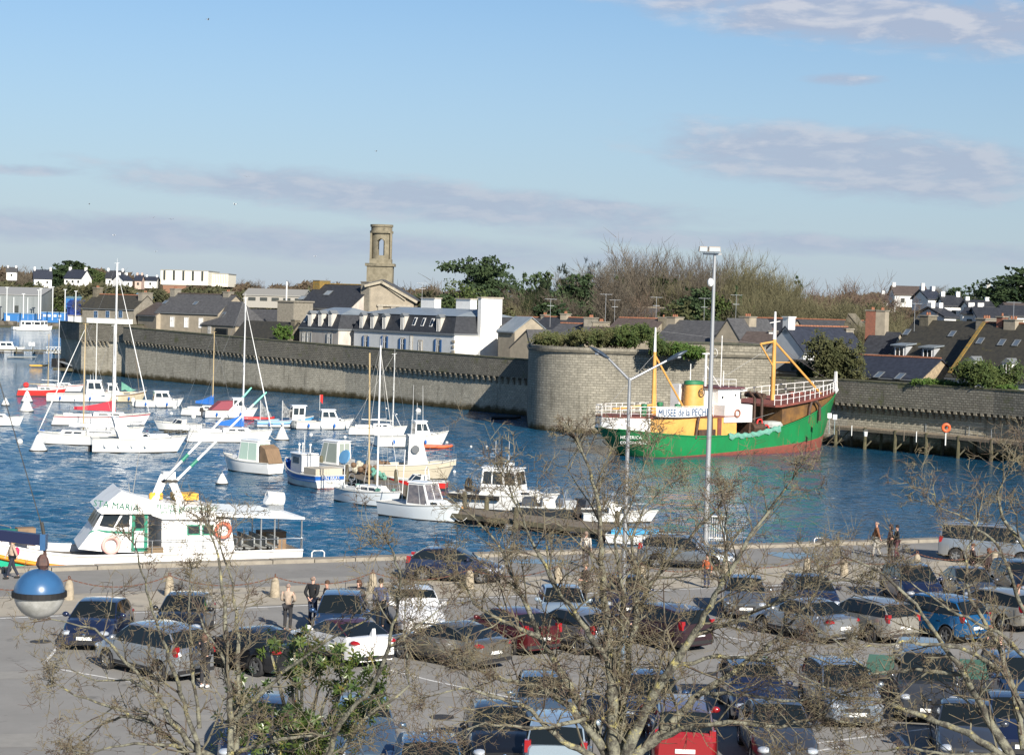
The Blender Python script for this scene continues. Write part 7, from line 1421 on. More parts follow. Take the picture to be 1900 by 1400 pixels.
    for w0 in (wb, -wb):
        for s_ in (1, -1):
            o = bpy.data.objects.new('wheel', tm); COL.objects.link(o); o.parent = root; o.location = (w0, s_*(W_/2-.10), r); o.rotation_euler = (0, random.random()*6, 0 if s_ < 0 else math.pi); k = bpy.data.objects.new('rim', rm); COL.objects.link(k); k.parent = o
    ze = nz_-.10; f_ = .86*W_/2
    for s_ in (1, -1):
        mb = MB(); mb.ball((L/2-.16, s_*W_/2*.70, nz_-.075), .19, 12, sz=.5, sx=1.05, sy=1.0); mb.build('headlight', lampw, root, smooth=180)
        mb = MB()
        if tall_lamp or ty in ('mpv', 'wagon', 'van', 'suv'): mb.box(-L/2+.15, s_*W_/2*.80, tz_-.0, .22, .16, .30, tx=.75)
        else: mb.ball((-L/2+.17, s_*W_/2*.72, tz_-.12), .2, 12, sz=.5, sx=.95, sy=1.1)
        mb.build('tail_light', lampr, root, smooth=40)
        mb = MB(); mb.ball((cx-.28, s_*(W_/2+.10), cz_+.06), .115, 10, sz=.8, sx=.75, sy=1.1); mb.beam((cx-.28, s_*(W_/2-.06), cz_-.0), (cx-.28, s_*(W_/2+.05), cz_+.03), .08, .06); mb.build('wing_mirror', m if ty != 'suv' else trim, root, smooth=60)
        for hx in (sx-.35, bp-.55): mb = MB(); mb.box(hx, s_*(W_/2*.985), .80, .18, .035, .03); mb.build('door_handle', chrome if ty != 'van' else trim, root)
    mb = MB(); mb.box(L/2-.01, 0, nz_-.17, .04, W_*.42, .12); mb.box(L/2-.0, 0, .33, .05, W_*.55, .12); mb.build('grille', trim, root)
    mb = MB(); mb.ball((L/2+.02, 0, nz_-.12), .06, 8, sx=.3); mb.build('badge', chrome, root)
    for x in (L/2+.02, -L/2-.015): mb = MB(); mb.box(x, 0, .47 if x > 0 else .62, .02, .52, .11); mb.build('number_plate', plate_m, root)
    mb = MB(); mb.box(-L/2+.02, 0, .36, .06, W_*.8, .12); mb.build('rear_bumper', trim, root)
    for s_ in (1, -1):
        mb = MB()
        for x in (cx-.18, bp, gx+.25 if ty != 'van' else gx+1.2): mb.beam((x, s_*(W_/2*.99), .33), (x, s_*(W_/2*.965), cz_-.06), .012, .012)
        mb.beam((-wb+rk, s_*(W_/2+.005), .36), (wb-rk, s_*(W_/2+.005), .36), .02, .09); mb.build('door_seam', trim, root)
    mb = MB(); mb.beam((cx+.02, -.5, cz_+.02), (cx-.25, .05, cz_+.16), .02, .02); mb.beam((cx+.02, .05, cz_+.02), (cx-.25, .6, cz_+.16), .02, .02); mb.build('wiper', trim, root)
    mb = MB(); mb.tube([(rx+.15, 0, rz_+.0), (rx-.12, 0, rz_+.2)], .01, 4); mb.build('roof_aerial', trim, root)
    if rack:
        for s_ in (1, -1): mb = MB(); mb.tube([(sx-.1, s_*W_*.36, H-.03), (sx-.25, s_*W_*.36, H+.06), (rx+.2, s_*W_*.35, rz_+.06), (rx+.05, s_*W_*.35, rz_-.02)], .02, 5); mb.build('roof_rail', chrome if rack == 2 else trim, root)
    if spoiler: mb = MB(); mb.extr([(gx-.1, -.06, gz), (gx-.35, -.06, gz-.01), (gx-.30, -.06, gz+.28)], (0, .12, 0)); mb.build('shark_fin', m, root)
    if doors:
        for s_ in (1, -1): mb = MB(); mb.extr([(sx-.1, s_*W_/2, .35), (sx-.1, s_*W_/2, cz_), (sx-.1, s_*(W_/2+.95), cz_), (sx-.1, s_*(W_/2+.95), .35)], (.06, 0, 0)); d = mb.build('open_door', m, root); mb = MB(); mb.extr([(sx-.08, s_*W_/2, cz_), (sx-.08, s_*(W_/2+.9), cz_), (sx-.08, s_*(W_/2+.75), H-.15), (sx-.08, s_*W_/2, H-.15)], (.03, 0, 0)); mb.build('door_window', mat('green_glass', (.05, .11, .09), .1), d)
    return root
navy = cpaint('navy', (.014, .022, .06), .3); blk = cpaint('black', (.012, .013, .016), .3); slv = cpaint('silver', (.42, .44, .46), .75); wht = cpaint('white', (.78, .78, .77), 0); brz = cpaint('bronze', (.25, .235, .20), .7); plum = cpaint('plum', (.045, .022, .03), .4); dred = cpaint('dark_red', (.09, .012, .015), .3)
redc = cpaint('red', (.27, .012, .016), .1); blue = cpaint('blue', (.015, .13, .32), .5); stl = cpaint('steel_blue', (.13, .20, .28), .6); pale = cpaint('pale_blue', (.42, .52, .60), .5); grey = cpaint('grey', (.20, .22, .24), .6); beige = cpaint('beige', (.42, .40, .35), .6); dgn = cpaint('dark_grey', (.075, .082, .095), .5); mblue = cpaint('mid_blue', (.035, .075, .16), .5)
CARS = [
 ('navy hatchback facing us with two people behind its windscreen, leftmost in the car park', 182, 1190, 193, 'hatch', navy, {}), ('black compact hatchback parked second in the row facing the camera', 343, 1177, 188, 'hatch', blk, {}),
 ('tall dark blue people carrier facing us next to the standing group', 633, 1183, 184, 'mpv', mblue, {}), ('white saloon facing us just right of the man in the grey waistcoat', 770, 1166, 172, 'wagon', pale if 0 else wht, {'rack': 1}),
 ('pale blue hatchback facing us behind the bare tree, left of the double lamp post', 1042, 1158, 176, 'hatch', pale, {}), ('dark navy rounded car partly hidden behind the double lamp post', 1160, 1136, 180, 'hatch', navy, {}),
 ('dark car half hidden by branches beside the man in orange', 1380, 1136, 178, 'hatch', grey, {}), ('navy small car facing us behind the silver coupe', 1503, 1133, 168, 'hatch', navy, {}),
 ('big navy car facing us left of the blue people carrier', 1690, 1117, 163, 'mpv', navy, {}), ('dark grey saloon facing us between big navy car and right edge', 1798, 1116, 165, 'sedan', dgn, {}), ('black estate at the right edge behind the people', 1895, 1104, 160, 'wagon', blk, {}),
 ('dark navy hatchback with silver wheels driving along the quay road', 843, 1076, 97, 'hatch', navy, {'tall_lamp': 1, 'group': None, 'name': 'car'}), ('grey estate on the quay road behind the bare tree', 1272, 1051, 95, 'wagon', grey, {'rack': 1, 'group': None, 'name': 'car'}), ('silver passenger van with black windows at the quay edge, far right', 1838, 1043, 97, 'van', slv, {'rack': 2, 'group': None, 'name': 'van', 'cat': 'van'}),
 ('silver compact people carrier seen from its rear left, nearest on the left', 285, 1246, -38, 'mpv', slv, {}), ('black coupe right of the silver people carrier', 460, 1238, -42, 'coupe', blk, {}), ('white car with a dark red roof and a small fin on its boot', 633, 1219, -30, 'coupe', wht, {'roofp': dred, 'spoiler': True}),
 ('bronze-grey coupe with long red tail lamps in front of the white saloon', 830, 1226, -46, 'coupe', brz, {}), ('dark red hatchback whose tail lamps glow between branches', 945, 1200, -35, 'hatch', dred, {'tall_lamp': 1}), ('silver hatchback behind the main fork of the tree', 1062, 1200, -40, 'hatch', slv, {'tall_lamp': 1}), ('plum-coloured estate right of the tree trunk', 1218, 1192, -42, 'wagon', plum, {}),
 ('silver saloon with slim red tail lamps left of the beige estate', 1488, 1179, -45, 'sedan', slv, {}), ('beige-silver estate with triangular tail lamps', 1602, 1178, -42, 'wagon', beige, {'rack': 1}), ('bright blue people carrier with chrome wheels, right part of the car park', 1733, 1179, -48, 'mpv', blue, {}), ('silver-green estate beyond the bright blue people carrier', 1838, 1158, -50, 'wagon', beige, {}),
 ('silver-blue saloon facing us in the nearer row, clear of the branches', 1557, 1326, 166, 'mpv', cpaint('silver_blue', (.30, .36, .43), .6), {}), ('black van facing us with both front doors open', 1712, 1315, 176, 'van', dgn, {'doors': True, 'cat': 'van'}), ('dark navy car facing us left of the silver-blue one', 1395, 1322, 172, 'wagon', navy, {}),
 ('dark blue car at the right edge beside the open-doored van', 1885, 1310, 165, 'mpv', mblue, {}), ('small steel-blue car glimpsed left of the central trunk', 1008, 1345, 180, 'hatch', stl, {}), ('dark blue car glimpsed right of the central trunk', 1205, 1340, 178, 'hatch', mblue, {}),
 ('dark navy car under the left tree at the bottom edge', 480, 1405, 186, 'wagon', navy, {}), ('steel-blue estate facing us at the bottom right of the green shrub', 672, 1408, 178, 'wagon', stl, {}), ('bright steel-blue roof cut by the bottom edge, right of the estate', 795, 1482, 178, 'hatch', cpaint('azure', (.06, .17, .32), .5), {}),
 ('pale blue car seen from behind at the foot of the tree', 1035, 1420, 2, 'wagon', pale, {}), ('red people carrier seen from behind with a pale mauve roof', 1262, 1402, -3, 'mpv', redc, {'roofp': cpaint('mauve', (.26, .20, .24), .6), 'rack': 1}), ('dark saloon with bright headlamps right of the red people carrier', 1440, 1402, 172, 'sedan', dgn, {}), ('black car deep in the branches left of the pale blue one', 925, 1408, 176, 'hatch', blk, {}), ('dark blue car at the bottom right corner', 1880, 1385, 172, 'hatch', navy, {}), ('dark grey car in the shade near the bottom right bay lines', 1790, 1400, 176, 'sedan', dgn, {})]
for (lb, px, py, t_, ty, pt, kw) in CARS: car(lb, px, py, t_, ty, pt, **kw)
# ================================================================ people
skin = mat('skin', (.50, .27, .19), .55); skin2 = mat('fair_skin', (.60, .36, .27), .55)
def cloth(name, c): return mat('cloth_'+name, c, .85, col2=tuple(x*.75 for x in c), scale=14, bump=.3, bscale=25)
def skinned(name, pts, edges, rad, m, parent, sub=1, root_i=0):
    me = bpy.data.meshes.new(name); me.from_pydata([tuple(p) for p in pts], edges, []); me.materials.append(m); o = bpy.data.objects.new(name, me); COL.objects.link(o); o.parent = parent
    md = o.modifiers.new('skin', 'SKIN'); md.use_smooth_shade = True; md.branch_smoothing = .4
    if not me.skin_vertices: bm = bmesh.new(); bm.from_mesh(me); bm.verts.layers.skin.verify(); bm.to_mesh(me); bm.free()
    for i, v in enumerate(me.skin_vertices[0].data): r_ = rad[i]; v.radius = r_ if isinstance(r_, tuple) else (r_, r_); v.use_root = (i == root_i)
    s_ = o.modifiers.new('sub', 'SUBSURF'); s_.levels = sub; s_.render_levels = sub; return o
def person(label, px, py, face, h=1.75, top=(.02, .02, .022), legs=(.03, .03, .04), hair=(.04, .03, .02), bald=False, coat=0.0, stride=.0, arms='down', skirt=False, shoes=(.02, .02, .02), shirt=None, bag=None, group=None, seated=None, hairlen=0):
    """face: direction the person looks, degrees relative to the line of sight (0 away, 90 right, 180 to camera)"""
    if seated: loc, rz = seated
    else: loc = G(px, py, .01); rz = math.pi/2-(los(px)+R(face))
    root = empty('person', loc, rz, label, 'person', group); k = h/1.75; V = lambda x, y, z: Vector((x*k, y*k, z*k)); sk_ = skin2 if random.random() < .5 else skin; nm = '%.2f_%.2f_%.2f' % tuple(top)
    mt_ = cloth(nm, top); ml = cloth('%.2f_%.2f_%.2f' % tuple(legs), legs)
    P = []; E = []; Rr = []
    def add(p, r_, par=None): P.append(p); Rr.append(r_ if not isinstance(r_, tuple) else (r_[0]*k, r_[1]*k)); E.append((par, len(P)-1)) if par is not None else None; return len(P)-1
    # hands/arms geometry shared by body and sleeves
    AR = {}
    for s_ in (1, -1):
        sh = V(0, .19*s_, 1.43)
        if arms == 'down': el, wr = V(-.03, .24*s_, 1.15), V(.05, .25*s_, .90)
        elif arms == 'back': el, wr = V(-.12, .25*s_, 1.16), V(-.17, .06*s_, .98)
        elif arms == 'front': el, wr = V(.02, .26*s_, 1.16), V(.24, .10*s_, 1.06)
        elif arms == 'swing': el, wr = V(-.10*s_, .24*s_, 1.16), V(.02-.20*s_, .25*s_, .95)
        else: el, wr = V(.02, .25*s_, 1.16), V(.25, .16*s_, 1.10 if s_ > 0 else .95)
        AR[s_] = (sh, el, wr)
    pe = add(V(0, 0, .98), .08); ch = add(V(0, 0, 1.30), .085, pe); nk = add(V(0, 0, 1.50), .055, ch); hd0 = add(V(.01, 0, 1.60), (.068, .075), nk); hd1 = add(V(.015, 0, 1.68), (.078, .09), hd0); add(V(.005, 0, 1.735), (.055, .065), hd1); add(V(.095, 0, 1.63), .016, hd0)
    for s_ in (1, -1):
        sh, el, wr = AR[s_]; a = add(sh, .05, ch); b = add(el, .042, a); c = add(wr, .028, b); d = (wr-el).normalized(); sd_ = Vector((0, 1, 0))*s_; pa = add(wr+d*.06*k, (.034, .02), c)
        u = d.cross(Vector((0, 1, 0))); u = u.normalized() if u.length > .1 else Vector((1, 0, 0))
        for f in range(4): q = wr+d*.09*k+u*(.012*(f-1.5)*2*k); e1 = add(q, .009, pa); add(q+(d*.045*(1-.12*abs(f-1.2))-sd_*.015)*k, .008, e1)
        e1 = add(wr+(d*.04+u*.035)*k, .010, c); add(wr+(d*.075+u*.05)*k, .008, e1)
    LG = {}
    for s_ in (1, -1):
        st = stride*s_
        if seated: hp, kn, an = V(0, .10*s_, .95), V(.42, .12*s_, .97), V(.50, .12*s_, .6)
        else: hp, kn, an = V(0, .095*s_, .93), V(.03+st*.5, .10*s_, .50), V(-.02+st-(.05 if st < 0 else 0), .10*s_, .09)
        LG[s_] = (hp, kn, an); a = add(hp, .075, pe); b = add(kn, .05, a); c = add(an, .035, b)
    skinned('body', P, E, Rr, sk_, root)
    def garment(name, ch_, m, nn=None):
        P2 = []; E2 = []; R2 = []
        for c_ in ch_:
            prev = None
            for p, r_ in c_:
                idx = next((i for i, q in enumerate(P2) if (q-p).length < 1e-5), None)
                if idx is None: P2.append(p); R2.append((r_[0]*k, r_[1]*k) if isinstance(r_, tuple) else r_*k); idx = len(P2)-1
                if prev is not None: E2.append((prev, idx))
                prev = idx
        return skinned(name, P2, E2, R2, m, root)
    lowz = .92-coat; J = [[(V(0, 0, 1.49), (.09, .075)), (V(0, 0, 1.40), (.20, .125)), (V(0, 0, 1.18), (.185, .125)), (V(0, 0, max(.90, lowz)), (.19, .13))]]
    if coat: J[0].append((V(0, 0, lowz), (.21+coat*.1, .16)))
    for s_ in (1, -1): sh, el, wr = AR[s_]; J.append([(V(0, 0, 1.40), (.20, .125)), (sh, .072), (el, .062), (el.lerp(wr, .88), .045)])
    garment('jacket', J, mt_)
    if skirt: garment('skirt', [[(V(0, 0, 1.0), (.15, .12)), (V(0, 0, .75), (.19, .16)), (V(0, 0, .55), (.21, .18))]], ml)
    T = []
    for s_ in (1, -1): hp, kn, an = LG[s_]; T.append([(V(0, 0, 1.0), (.155, .12)), (hp, .098), (kn, .072), (an.lerp(kn, .06), .06)])
    garment('trousers', T, ml)
    sh_m = cloth('shoe_%.2f' % shoes[0], shoes)
    for s_ in (1, -1):
        hp, kn, an = LG[s_]; mb = MB(); mb.ball((an.x+.06*k, an.y, max(.05, an.z-.05)), .09, 10, sz=.55, sx=1.55, sy=.55); mb.build('shoe', sh_m, root, smooth=180)
        mb = MB(); mb.ball((V(.075, .033*s_, 1.668)), .014, 8); mb.build('eye', trim, root)
        mb = MB(); mb.ball((V(.0, .082*s_, 1.65)), .026, 8, sx=.7, sy=.4, sz=1.2); mb.build('ear', sk_, root)
    mb = MB(); mb.ball(V(.082, 0, 1.595), .018, 8, sx=.5, sy=1.3, sz=.4); mb.build('mouth', mat('lips', (.35, .12, .10), .6), root)
    mb = MB(); hm = cloth('hair_%.2f' % hair[0], hair)
    if bald: mb.ball(V(-.03, 0, 1.655), .088*k, 12, sz=.75)
    else: mb.ball(V(-.012, 0, 1.70), .102*k, 14, sz=.92); 
    if hairlen: mb.ball(V(-.05, 0, 1.60), .105*k, 12, sz=1.2)
    mb.build('hair', hm, root, smooth=180)
    if bag: mb = MB(); mb.ball(V(-.20, -.05, 1.15), .16, 12, sz=1.25, sx=.7, sy=.9); mb.build('shoulder_bag', cloth('bag', bag), root, smooth=180)
    return root
person('woman in a beige jacket with a pink shoulder bag walking left along the quay', 22, 1073, 262, 1.72, (.48, .36, .28), (.025, .03, .05), (.45, .33, .16), stride=.22, arms='swing', bag=(.65, .03, .12), hairlen=1)
person('bald man in a beige jumper standing left of the group', 533, 1172, 20, 1.78, (.44, .35, .27), (.03, .03, .035), (.3, .22, .18), True, arms='front')
person('bald man in a black jacket and jeans with hands behind his back', 579, 1160, 30, 1.84, (.012, .013, .016), (.03, .045, .09), (.25, .18, .14), True, arms='back')
person('woman in black leaning beside the man in the black jacket', 605, 1160, 250, 1.66, (.03, .018, .018), (.02, .02, .025), (.09, .05, .03), arms='front')
person('woman with curly brown hair in a black jacket seen from behind the people carrier', 664, 1158, 240, 1.66, (.014, .014, .018), (.02, .02, .025), (.10, .05, .03), arms='front', hairlen=1)
person('man in a grey-blue waistcoat with bare forearms standing by the white saloon', 705, 1166, 15, 1.84, (.075, .09, .16), (.015, .015, .018), (.03, .02, .015), arms='down')
person('man in a brown leather jacket and pale trousers walking by the water', 1625, 1033, 268, 1.78, (.20, .085, .04), (.40, .38, .34), (.35, .26, .2), True, stride=.16, arms='swing')
person('person in a long pinkish coat between the walkers by the water', 1651, 1034, 262, 1.66, (.30, .18, .15), (.06, .05, .05), (.05, .03, .03), coat=.35, stride=.1, hairlen=1)
person('woman in a black knee-length coat walking left by the water', 1663, 1037, 250, 1.68, (.012, .012, .014), (.12, .04, .05), (.02, .015, .015), coat=.28, stride=.12, arms='front')
person('person in a dark red jacket standing in front of the silver van', 1803, 1078, 250, 1.72, (.06, .04, .035), (.03, .03, .035), (.12, .05, .03)); person('person with auburn hair in a dark coat left of the right-edge cars', 1832, 1085, 300, 1.66, (.05, .03, .03), (.03, .02, .02), (.16, .06, .03), coat=.2, hairlen=1)
person('person in a brown jacket at the right edge among branches', 1887, 1165, 190, 1.70, (.05, .045, .04), (.03, .03, .03), (.22, .09, .05)); person('man in dark clothes opening the black van, at its right side', 1834, 1262, 120, 1.82, (.018, .018, .022), (.02, .02, .025), (.28, .12, .08)); person('person in a dark blue coat close behind the man by the black van', 1853, 1275, 200, 1.68, (.03, .035, .06), (.02, .02, .025), (.30, .20, .13), coat=.2)
person('person in a dark coat and white trainers behind the silver people carrier', 379, 1275, 30, 1.70, (.02, .022, .026), (.03, .03, .035), (.13, .07, .05), arms='front', shoes=(.75, .75, .73), hairlen=1)
person('person in black and pink beyond the pale blue hatchback, hidden by branches', 1085, 1122, 240, 1.70, (.035, .015, .02), (.03, .03, .04), (.35, .25, .18), arms='front'); person('child-sized figure in orange top by the bollards behind the tree', 1311, 1090, 200, 1.45, (.45, .10, .03), (.03, .05, .12), (.2, .08, .04))
person('person in a white top standing on the quay behind the branches', 1086, 1052, 10, 1.65, (.6, .55, .5), (.1, .08, .08), (.25, .15, .1)); person('legs in pale jeans of someone behind the central tree fork', 1160, 1232, 200, 1.74, (.03, .03, .035), (.14, .22, .30), (.05, .03, .02))
# two people inside the leftmost car
p = G(182, 1190, 0); az = los(182)+R(193); f = Vector((math.sin(az), math.cos(az), 0)); l = Vector((-f.y, f.x, 0))
for s_ in (1, -1): q = p+f*.05+l*.36*s_-Vector((0, 0, .38)); person('person sitting inside the leftmost navy hatchback, in its %s front seat' % ('driver' if s_ > 0 else 'passenger'), 0, 0, 0, 1.62, (.03, .03, .035), (.02, .02, .02), (.3, .22, .15), seated=(q, math.pi/2-az), arms='front')
# ================================================================ lamps, bollards, jetty, birds
galv = mat('galvanised_pole', (.42, .43, .44), .38, .6, col2=(.33, .34, .35), scale=2); dk_lamp = mat('lamp_head_dark', (.05, .07, .10), .35, .2)
D_ = Dg(1155, 1143); base = G(1155, 1143); topz = zat(1176, 700, D_)
r = empty('double_street_lamp', base, 0, 'tall double-armed street lamp with two dark oval heads, in front of the bastion', 'street lamp'); mb = MB(); mb.tube([(0, 0, 0), (0, 0, topz*.55), (0, 0, topz)], [.11, .085, .06], 14); mb.build('post', galv, r, smooth=60); mb = MB(); mb.lathe([(.2, 0), (.2, .03), (.13, .06), (.12, .7)], (0, 0, 0), 14); mb.build('base_collar', galv, r)
for (a, b) in (((1126, 662), (1097, 645)), ((1241, 667), (1272, 652))):
    A_ = Wp(*a, D_)-base; B_ = Wp(*b, D_)-base; mb = MB(); mb.tube([(0, 0, topz-.1), tuple(A_)], [.055, .045], 10); o = mb.build('arm', galv, r, smooth=60)
    d = (B_-A_); mb = MB(); n_ = 8; pr = []
    for i in range(n_+1): t = i/n_; c = A_-d*.15+d*1.25*t; w_ = .20*math.sin(math.pi*min(1, .12+t*.80)); pr.append([c+Vector((0, w_*.9*math.cos(k*math.pi/5), w_*.55*math.sin(k*math.pi/5))) for k in range(10)])
    mb.grid(pr, closed=True); mb.add(pr[0], [tuple(range(10))]); mb.add(pr[-1], [tuple(range(10))]); h_ = mb.build('lamp_head', dk_lamp, o, smooth=60); mb = MB(); c = A_+d*.55; mb.ball(c-Vector((0, 0, .07)), .13, 10, sz=.5); mb.build('diffuser', lampw, h_)
base = G(1309, 1014); D_ = (base-CP).dot(fw); topz = zat(1326, 470, D_)
r = empty('floodlight_mast', base, 0, 'very tall slim steel mast with two floodlights on top, on the quay', 'floodlight mast'); mb = MB(); mb.tube([(0, 0, 0), (0, 0, topz*.5), (0, 0, topz)], [.15, .115, .075], 14); mb.build('pole', mat('pale_steel', (.38, .39, .40), .4, .4), r, smooth=60)
mb = MB(); mb.beam((-.6, 0, topz-.05), (.35, 0, topz-.05), .1, .1); mb.build('bracket', galv, r)
for x, wd in ((-.05, .62), (-.62, .42)): mb = MB(); mb.box(x, -.15, topz+.18, wd, .5, .26, tx=.9); fl_ = mb.build('floodlight', mat('floodlight_body', (.38, .33, .27), .6), r); mb = MB(); mb.box(x, -.40, topz+.16, wd*.85, .03, .2); mb.build('lens', lampw, fl_)
mb = MB(); mb.ball((-.18, -.1, topz*.9), .16, 10, sz=1.4); mb.build('loudspeaker', gel, r)
mb = MB(); r2 = empty('white_gate', G(1328, 1003), 0, 'white barred gate at the quay edge behind the floodlight mast', 'gate')
for i in range(9): mb.tube([(-.45+i*.12, 0, 0), (-.45+i*.12, 0, 1.3)], .018, 4)
mb.beam((-.5, 0, 1.3), (.55, 0, 1.3), .05, .05); mb.beam((-.5, 0, .15), (.55, 0, .15), .05, .05); mb.build('bars', gel2, r2)
# globe lamp on its long arm at lower left
gD = 20.8; gc = Wp(73, 1101, gD); S_ = gD/FPX; r = empty('globe_lamp', (gc.x-3.2, gc.y, 0), 0, 'blue-topped glass globe street lamp hanging from a dark curved arm, lower left', 'street lamp'); o0 = r.location
def LP_(px, py): v = Wp(px, py, gD); return (v.x-o0.x, v.y-o0.y, v.z)
c = Vector(LP_(73, 1101)); rg = 47*S_; bl_gl = mat('blue_lamp_shell', (.03, .085, .19), .3, col2=(.035, .11, .24), scale=3, coat=.5)
mb = MB(); mb.lathe([(rg*math.cos(a), rg*math.sin(a)) for a in [i*math.pi/20 for i in range(10)]]+[(.01, rg)], tuple(c), 28); top_ = mb.build('globe_top', bl_gl, r, smooth=60)
mb = MB(); mb.lathe([(.01, -rg*.98)]+[(rg*.985*math.cos(a), rg*.98*math.sin(a)) for a in [-i*math.pi/20 for i in range(9, -1, -1)]], tuple(c), 28); mb.build('globe_glass', mat('frosted_glass', (.42, .42, .40), .25, col2=(.28, .28, .26), scale=5, lo=.4, hi=.6), r, smooth=60)
mb = MB(); mb.lathe([(rg*1.0, -.03), (rg*1.07, -.028), (rg*1.07, .028), (rg*1.0, .03)], tuple(c), 28); mb.build('rim_band', black_r, r)
mb = MB(); a = Vector(LP_(84, 1055)); b = Vector(LP_(83, 1008)); mb.tube([c+Vector((.03, 0, rg*.95)), a, b], [.055, .035, .02], 8); mb.lathe([(.04, 0), (.075, .05), (.06, .12), (.03, .16)], tuple(c+Vector((.03, 0, rg*.97))), 10); mb.build('hanger', mat('rusty_fitting', (.05, .035, .035), .6, col2=(.12, .06, .045), scale=12), r)
mb = MB(); mb.beam((.0, 0, zat(-60, 950, gD)), LP_(78, 1001), .10, .115); mb.build('arm', dk_lamp if 0 else mat('navy_arm', (.01, .015, .05), .35), r); mb = MB(); mb.box(b.x-.01, b.y, b.z+.02, .06, .12, .17); mb.build('arm_clamp', bl_gl, r)
mb = MB(); mb.tube([(0, 0, 0), (0, 0, zat(-60, 930, gD))], .09, 12); mb.build('post', MT['navy_arm'], r); mb = MB(); mb.tube([LP_(84, 1005), LP_(77, 968)], .02, 6); mb.tube([LP_(76, 970), LP_(-6, 690)], .006, 3); mb.build('stay_wire', boot_dk, r)
# bollards and chains
bst = mat('bollard_granite', (.40, .34, .25), .9, col2=(.26, .22, .16), scale=5, bump=.5, bscale=15, col3=(.12, .11, .08), s3=3, t3=.6); chm = mat('rusty_chain', (.16, .065, .035), .8, col2=(.08, .04, .03), scale=6)
BL = [(-60, 1118), (128, 1112), (314, 1105), (510, 1107), (691, 1098), (871, 1091), (1035, 1084), (1190, 1082), (1345, 1074), (1497, 1067), (1566, 1068), (1701, 1058), (1845, 1052), (1980, 1046)]; tops = []
for i, (px, py) in enumerate(BL):
    p = G(px, py); r = empty('stone_bollard', p, i, 'conical granite bollard with an iron ring, in the chained row along the paving', 'bollard', 'granite bollards in the chained row'); mb = MB(); mb.lathe([(.20, 0), (.19, .3), (.15, .66), (.10, .76), (.02, .80)], (0, 0, 0), 16); mb.build('stone', bst, r, smooth=50); mb = MB(); mb.torus((0, 0, .88), .055, .02, 'x', 12, 6); mb.tube([(0, 0, .75), (0, 0, .84)], .02, 5); mb.build('iron_ring', chm, r); tops.append(p+Vector((0, 0, .82)))
for i in range(len(tops)-1):
    a, b = tops[i], tops[i+1]; d = b-a; r = empty('hanging_chain', a, math.atan2(d.y, d.x), 'rusty chain sagging between two granite bollards of the row', 'chain', 'rusty chains between the bollards'); L_ = d.length; mb = MB(); n_ = max(8, int(L_/.10)); P = [Vector((L_*t/n_, 0, -.38*4*(t/n_)*(1-t/n_)+d.z*t/n_)) for t in range(n_+1)]
    for k in range(n_): q = P[k+1]-P[k]; e_ = q*.15; w_, h_ = (.045, .016) if k % 2 else (.016, .045); mb.beam(P[k]-e_, P[k+1]+e_, w_, h_)
    mb.build('links', chm, r)
# wooden jetty at the foot of the right wall
A_ = G(1542, 827, WZ); B_ = G(1905, 862, WZ); d = (B_-A_); ux = d.normalized(); r = empty('wooden_jetty', A_, math.atan2(d.y, d.x), 'long wooden jetty on piles below the right-hand rampart', 'jetty'); L_ = d.length; dz = 2.15
mb = MB(); n_ = int(L_/.22)
for i in range(n_): mb.box(L_*(i+.5)/n_, 1.5, dz+.02*math.sin(i*3), L_/n_*.9, 3.0, .08)
mb.build('deck_planks', wood_d, r); mb = MB(); mb.beam((0, -.05, dz-.14), (L_, -.05, dz-.14), .18, .26); mb.build('edge_beam', wood_d, r); mb = MB(); mb.beam((0, 2.9, dz-.14), (L_, 2.9, dz-.14), .18, .26); mb.build('rear_beam', wood_p, r)
for i in range(7):
    x = L_*(i+.15)/6.2
    for y in (-.02, 2.7): mb = MB(); mb.tube([(x, y, -1.5), (x+.03, y, dz+(.15 if y < 0 else -.1))], [.22, .17], 8); mb.build('pile', mat('weedy_pile', (.12, .105, .055), .95, col2=(.05, .05, .03), scale=2) if y < 1 else wood_p, r)
    mb = MB(); mb.beam((x+.1, .1, .3), (x+1.3, .9, dz-.2), .14, .14); mb.beam((x-.9, 2.2, .2), (x+.2, 2.4, dz-.2), .14, .14) if 0 else None; mb.build('brace', wood_p, r)
rail(r, [(L_*(.42+i*.11), 2.7, dz) for i in range(6)], 1.0, 'hand_rail', m=ss, r=.03)
for k, (px, py) in enumerate(((1557, 806), (1580, 808), (1677, 818), (1700, 820), (1840, 836))):
    p = G(px, py, WZ+dz); r3 = empty('jetty_post', p, 0, 'thin post standing on the wooden jetty below the right wall', 'post', 'thin posts on the jetty'); mb = MB(); mb.tube([(0, 0, 0), (0, 0, 1.05)], .05, 5); mb.build('post', gel2 if k % 2 else wood_d, r3)
p = G(1754, 826, WZ+dz); r3 = empty('lifebuoy_stand', p, 0, 'red lifebuoy housing on a white post above the wooden jetty', 'lifebuoy'); mb = MB(); mb.tube([(0, 0, 0), (0, 0, 1.5)], .06, 6); mb.build('post', gel2, r3); mb = MB(); mb.torus((0, -.1, 1.7), .32, .14, 'y', 20, 8); mb.build('ring', orange_b, r3)
for k, (px, py, hh_) in enumerate(((1538, 803, 1.9), (1548, 806, 1.9))): p = G(px, py, WZ+dz); r3 = empty('notice_board', p, 0, ('left' if k == 0 else 'right')+' one of two small white notice boards on the gangway by the trawler bow', 'sign'); mb = MB(); mb.tube([(0, 0, 0), (0, 0, hh_)], .05, 5); mb.build('post', ss, r3); mb = MB(); mb.box(0, -.05, hh_-.1, .42, .05, .5); mb.build('board', gel, r3)
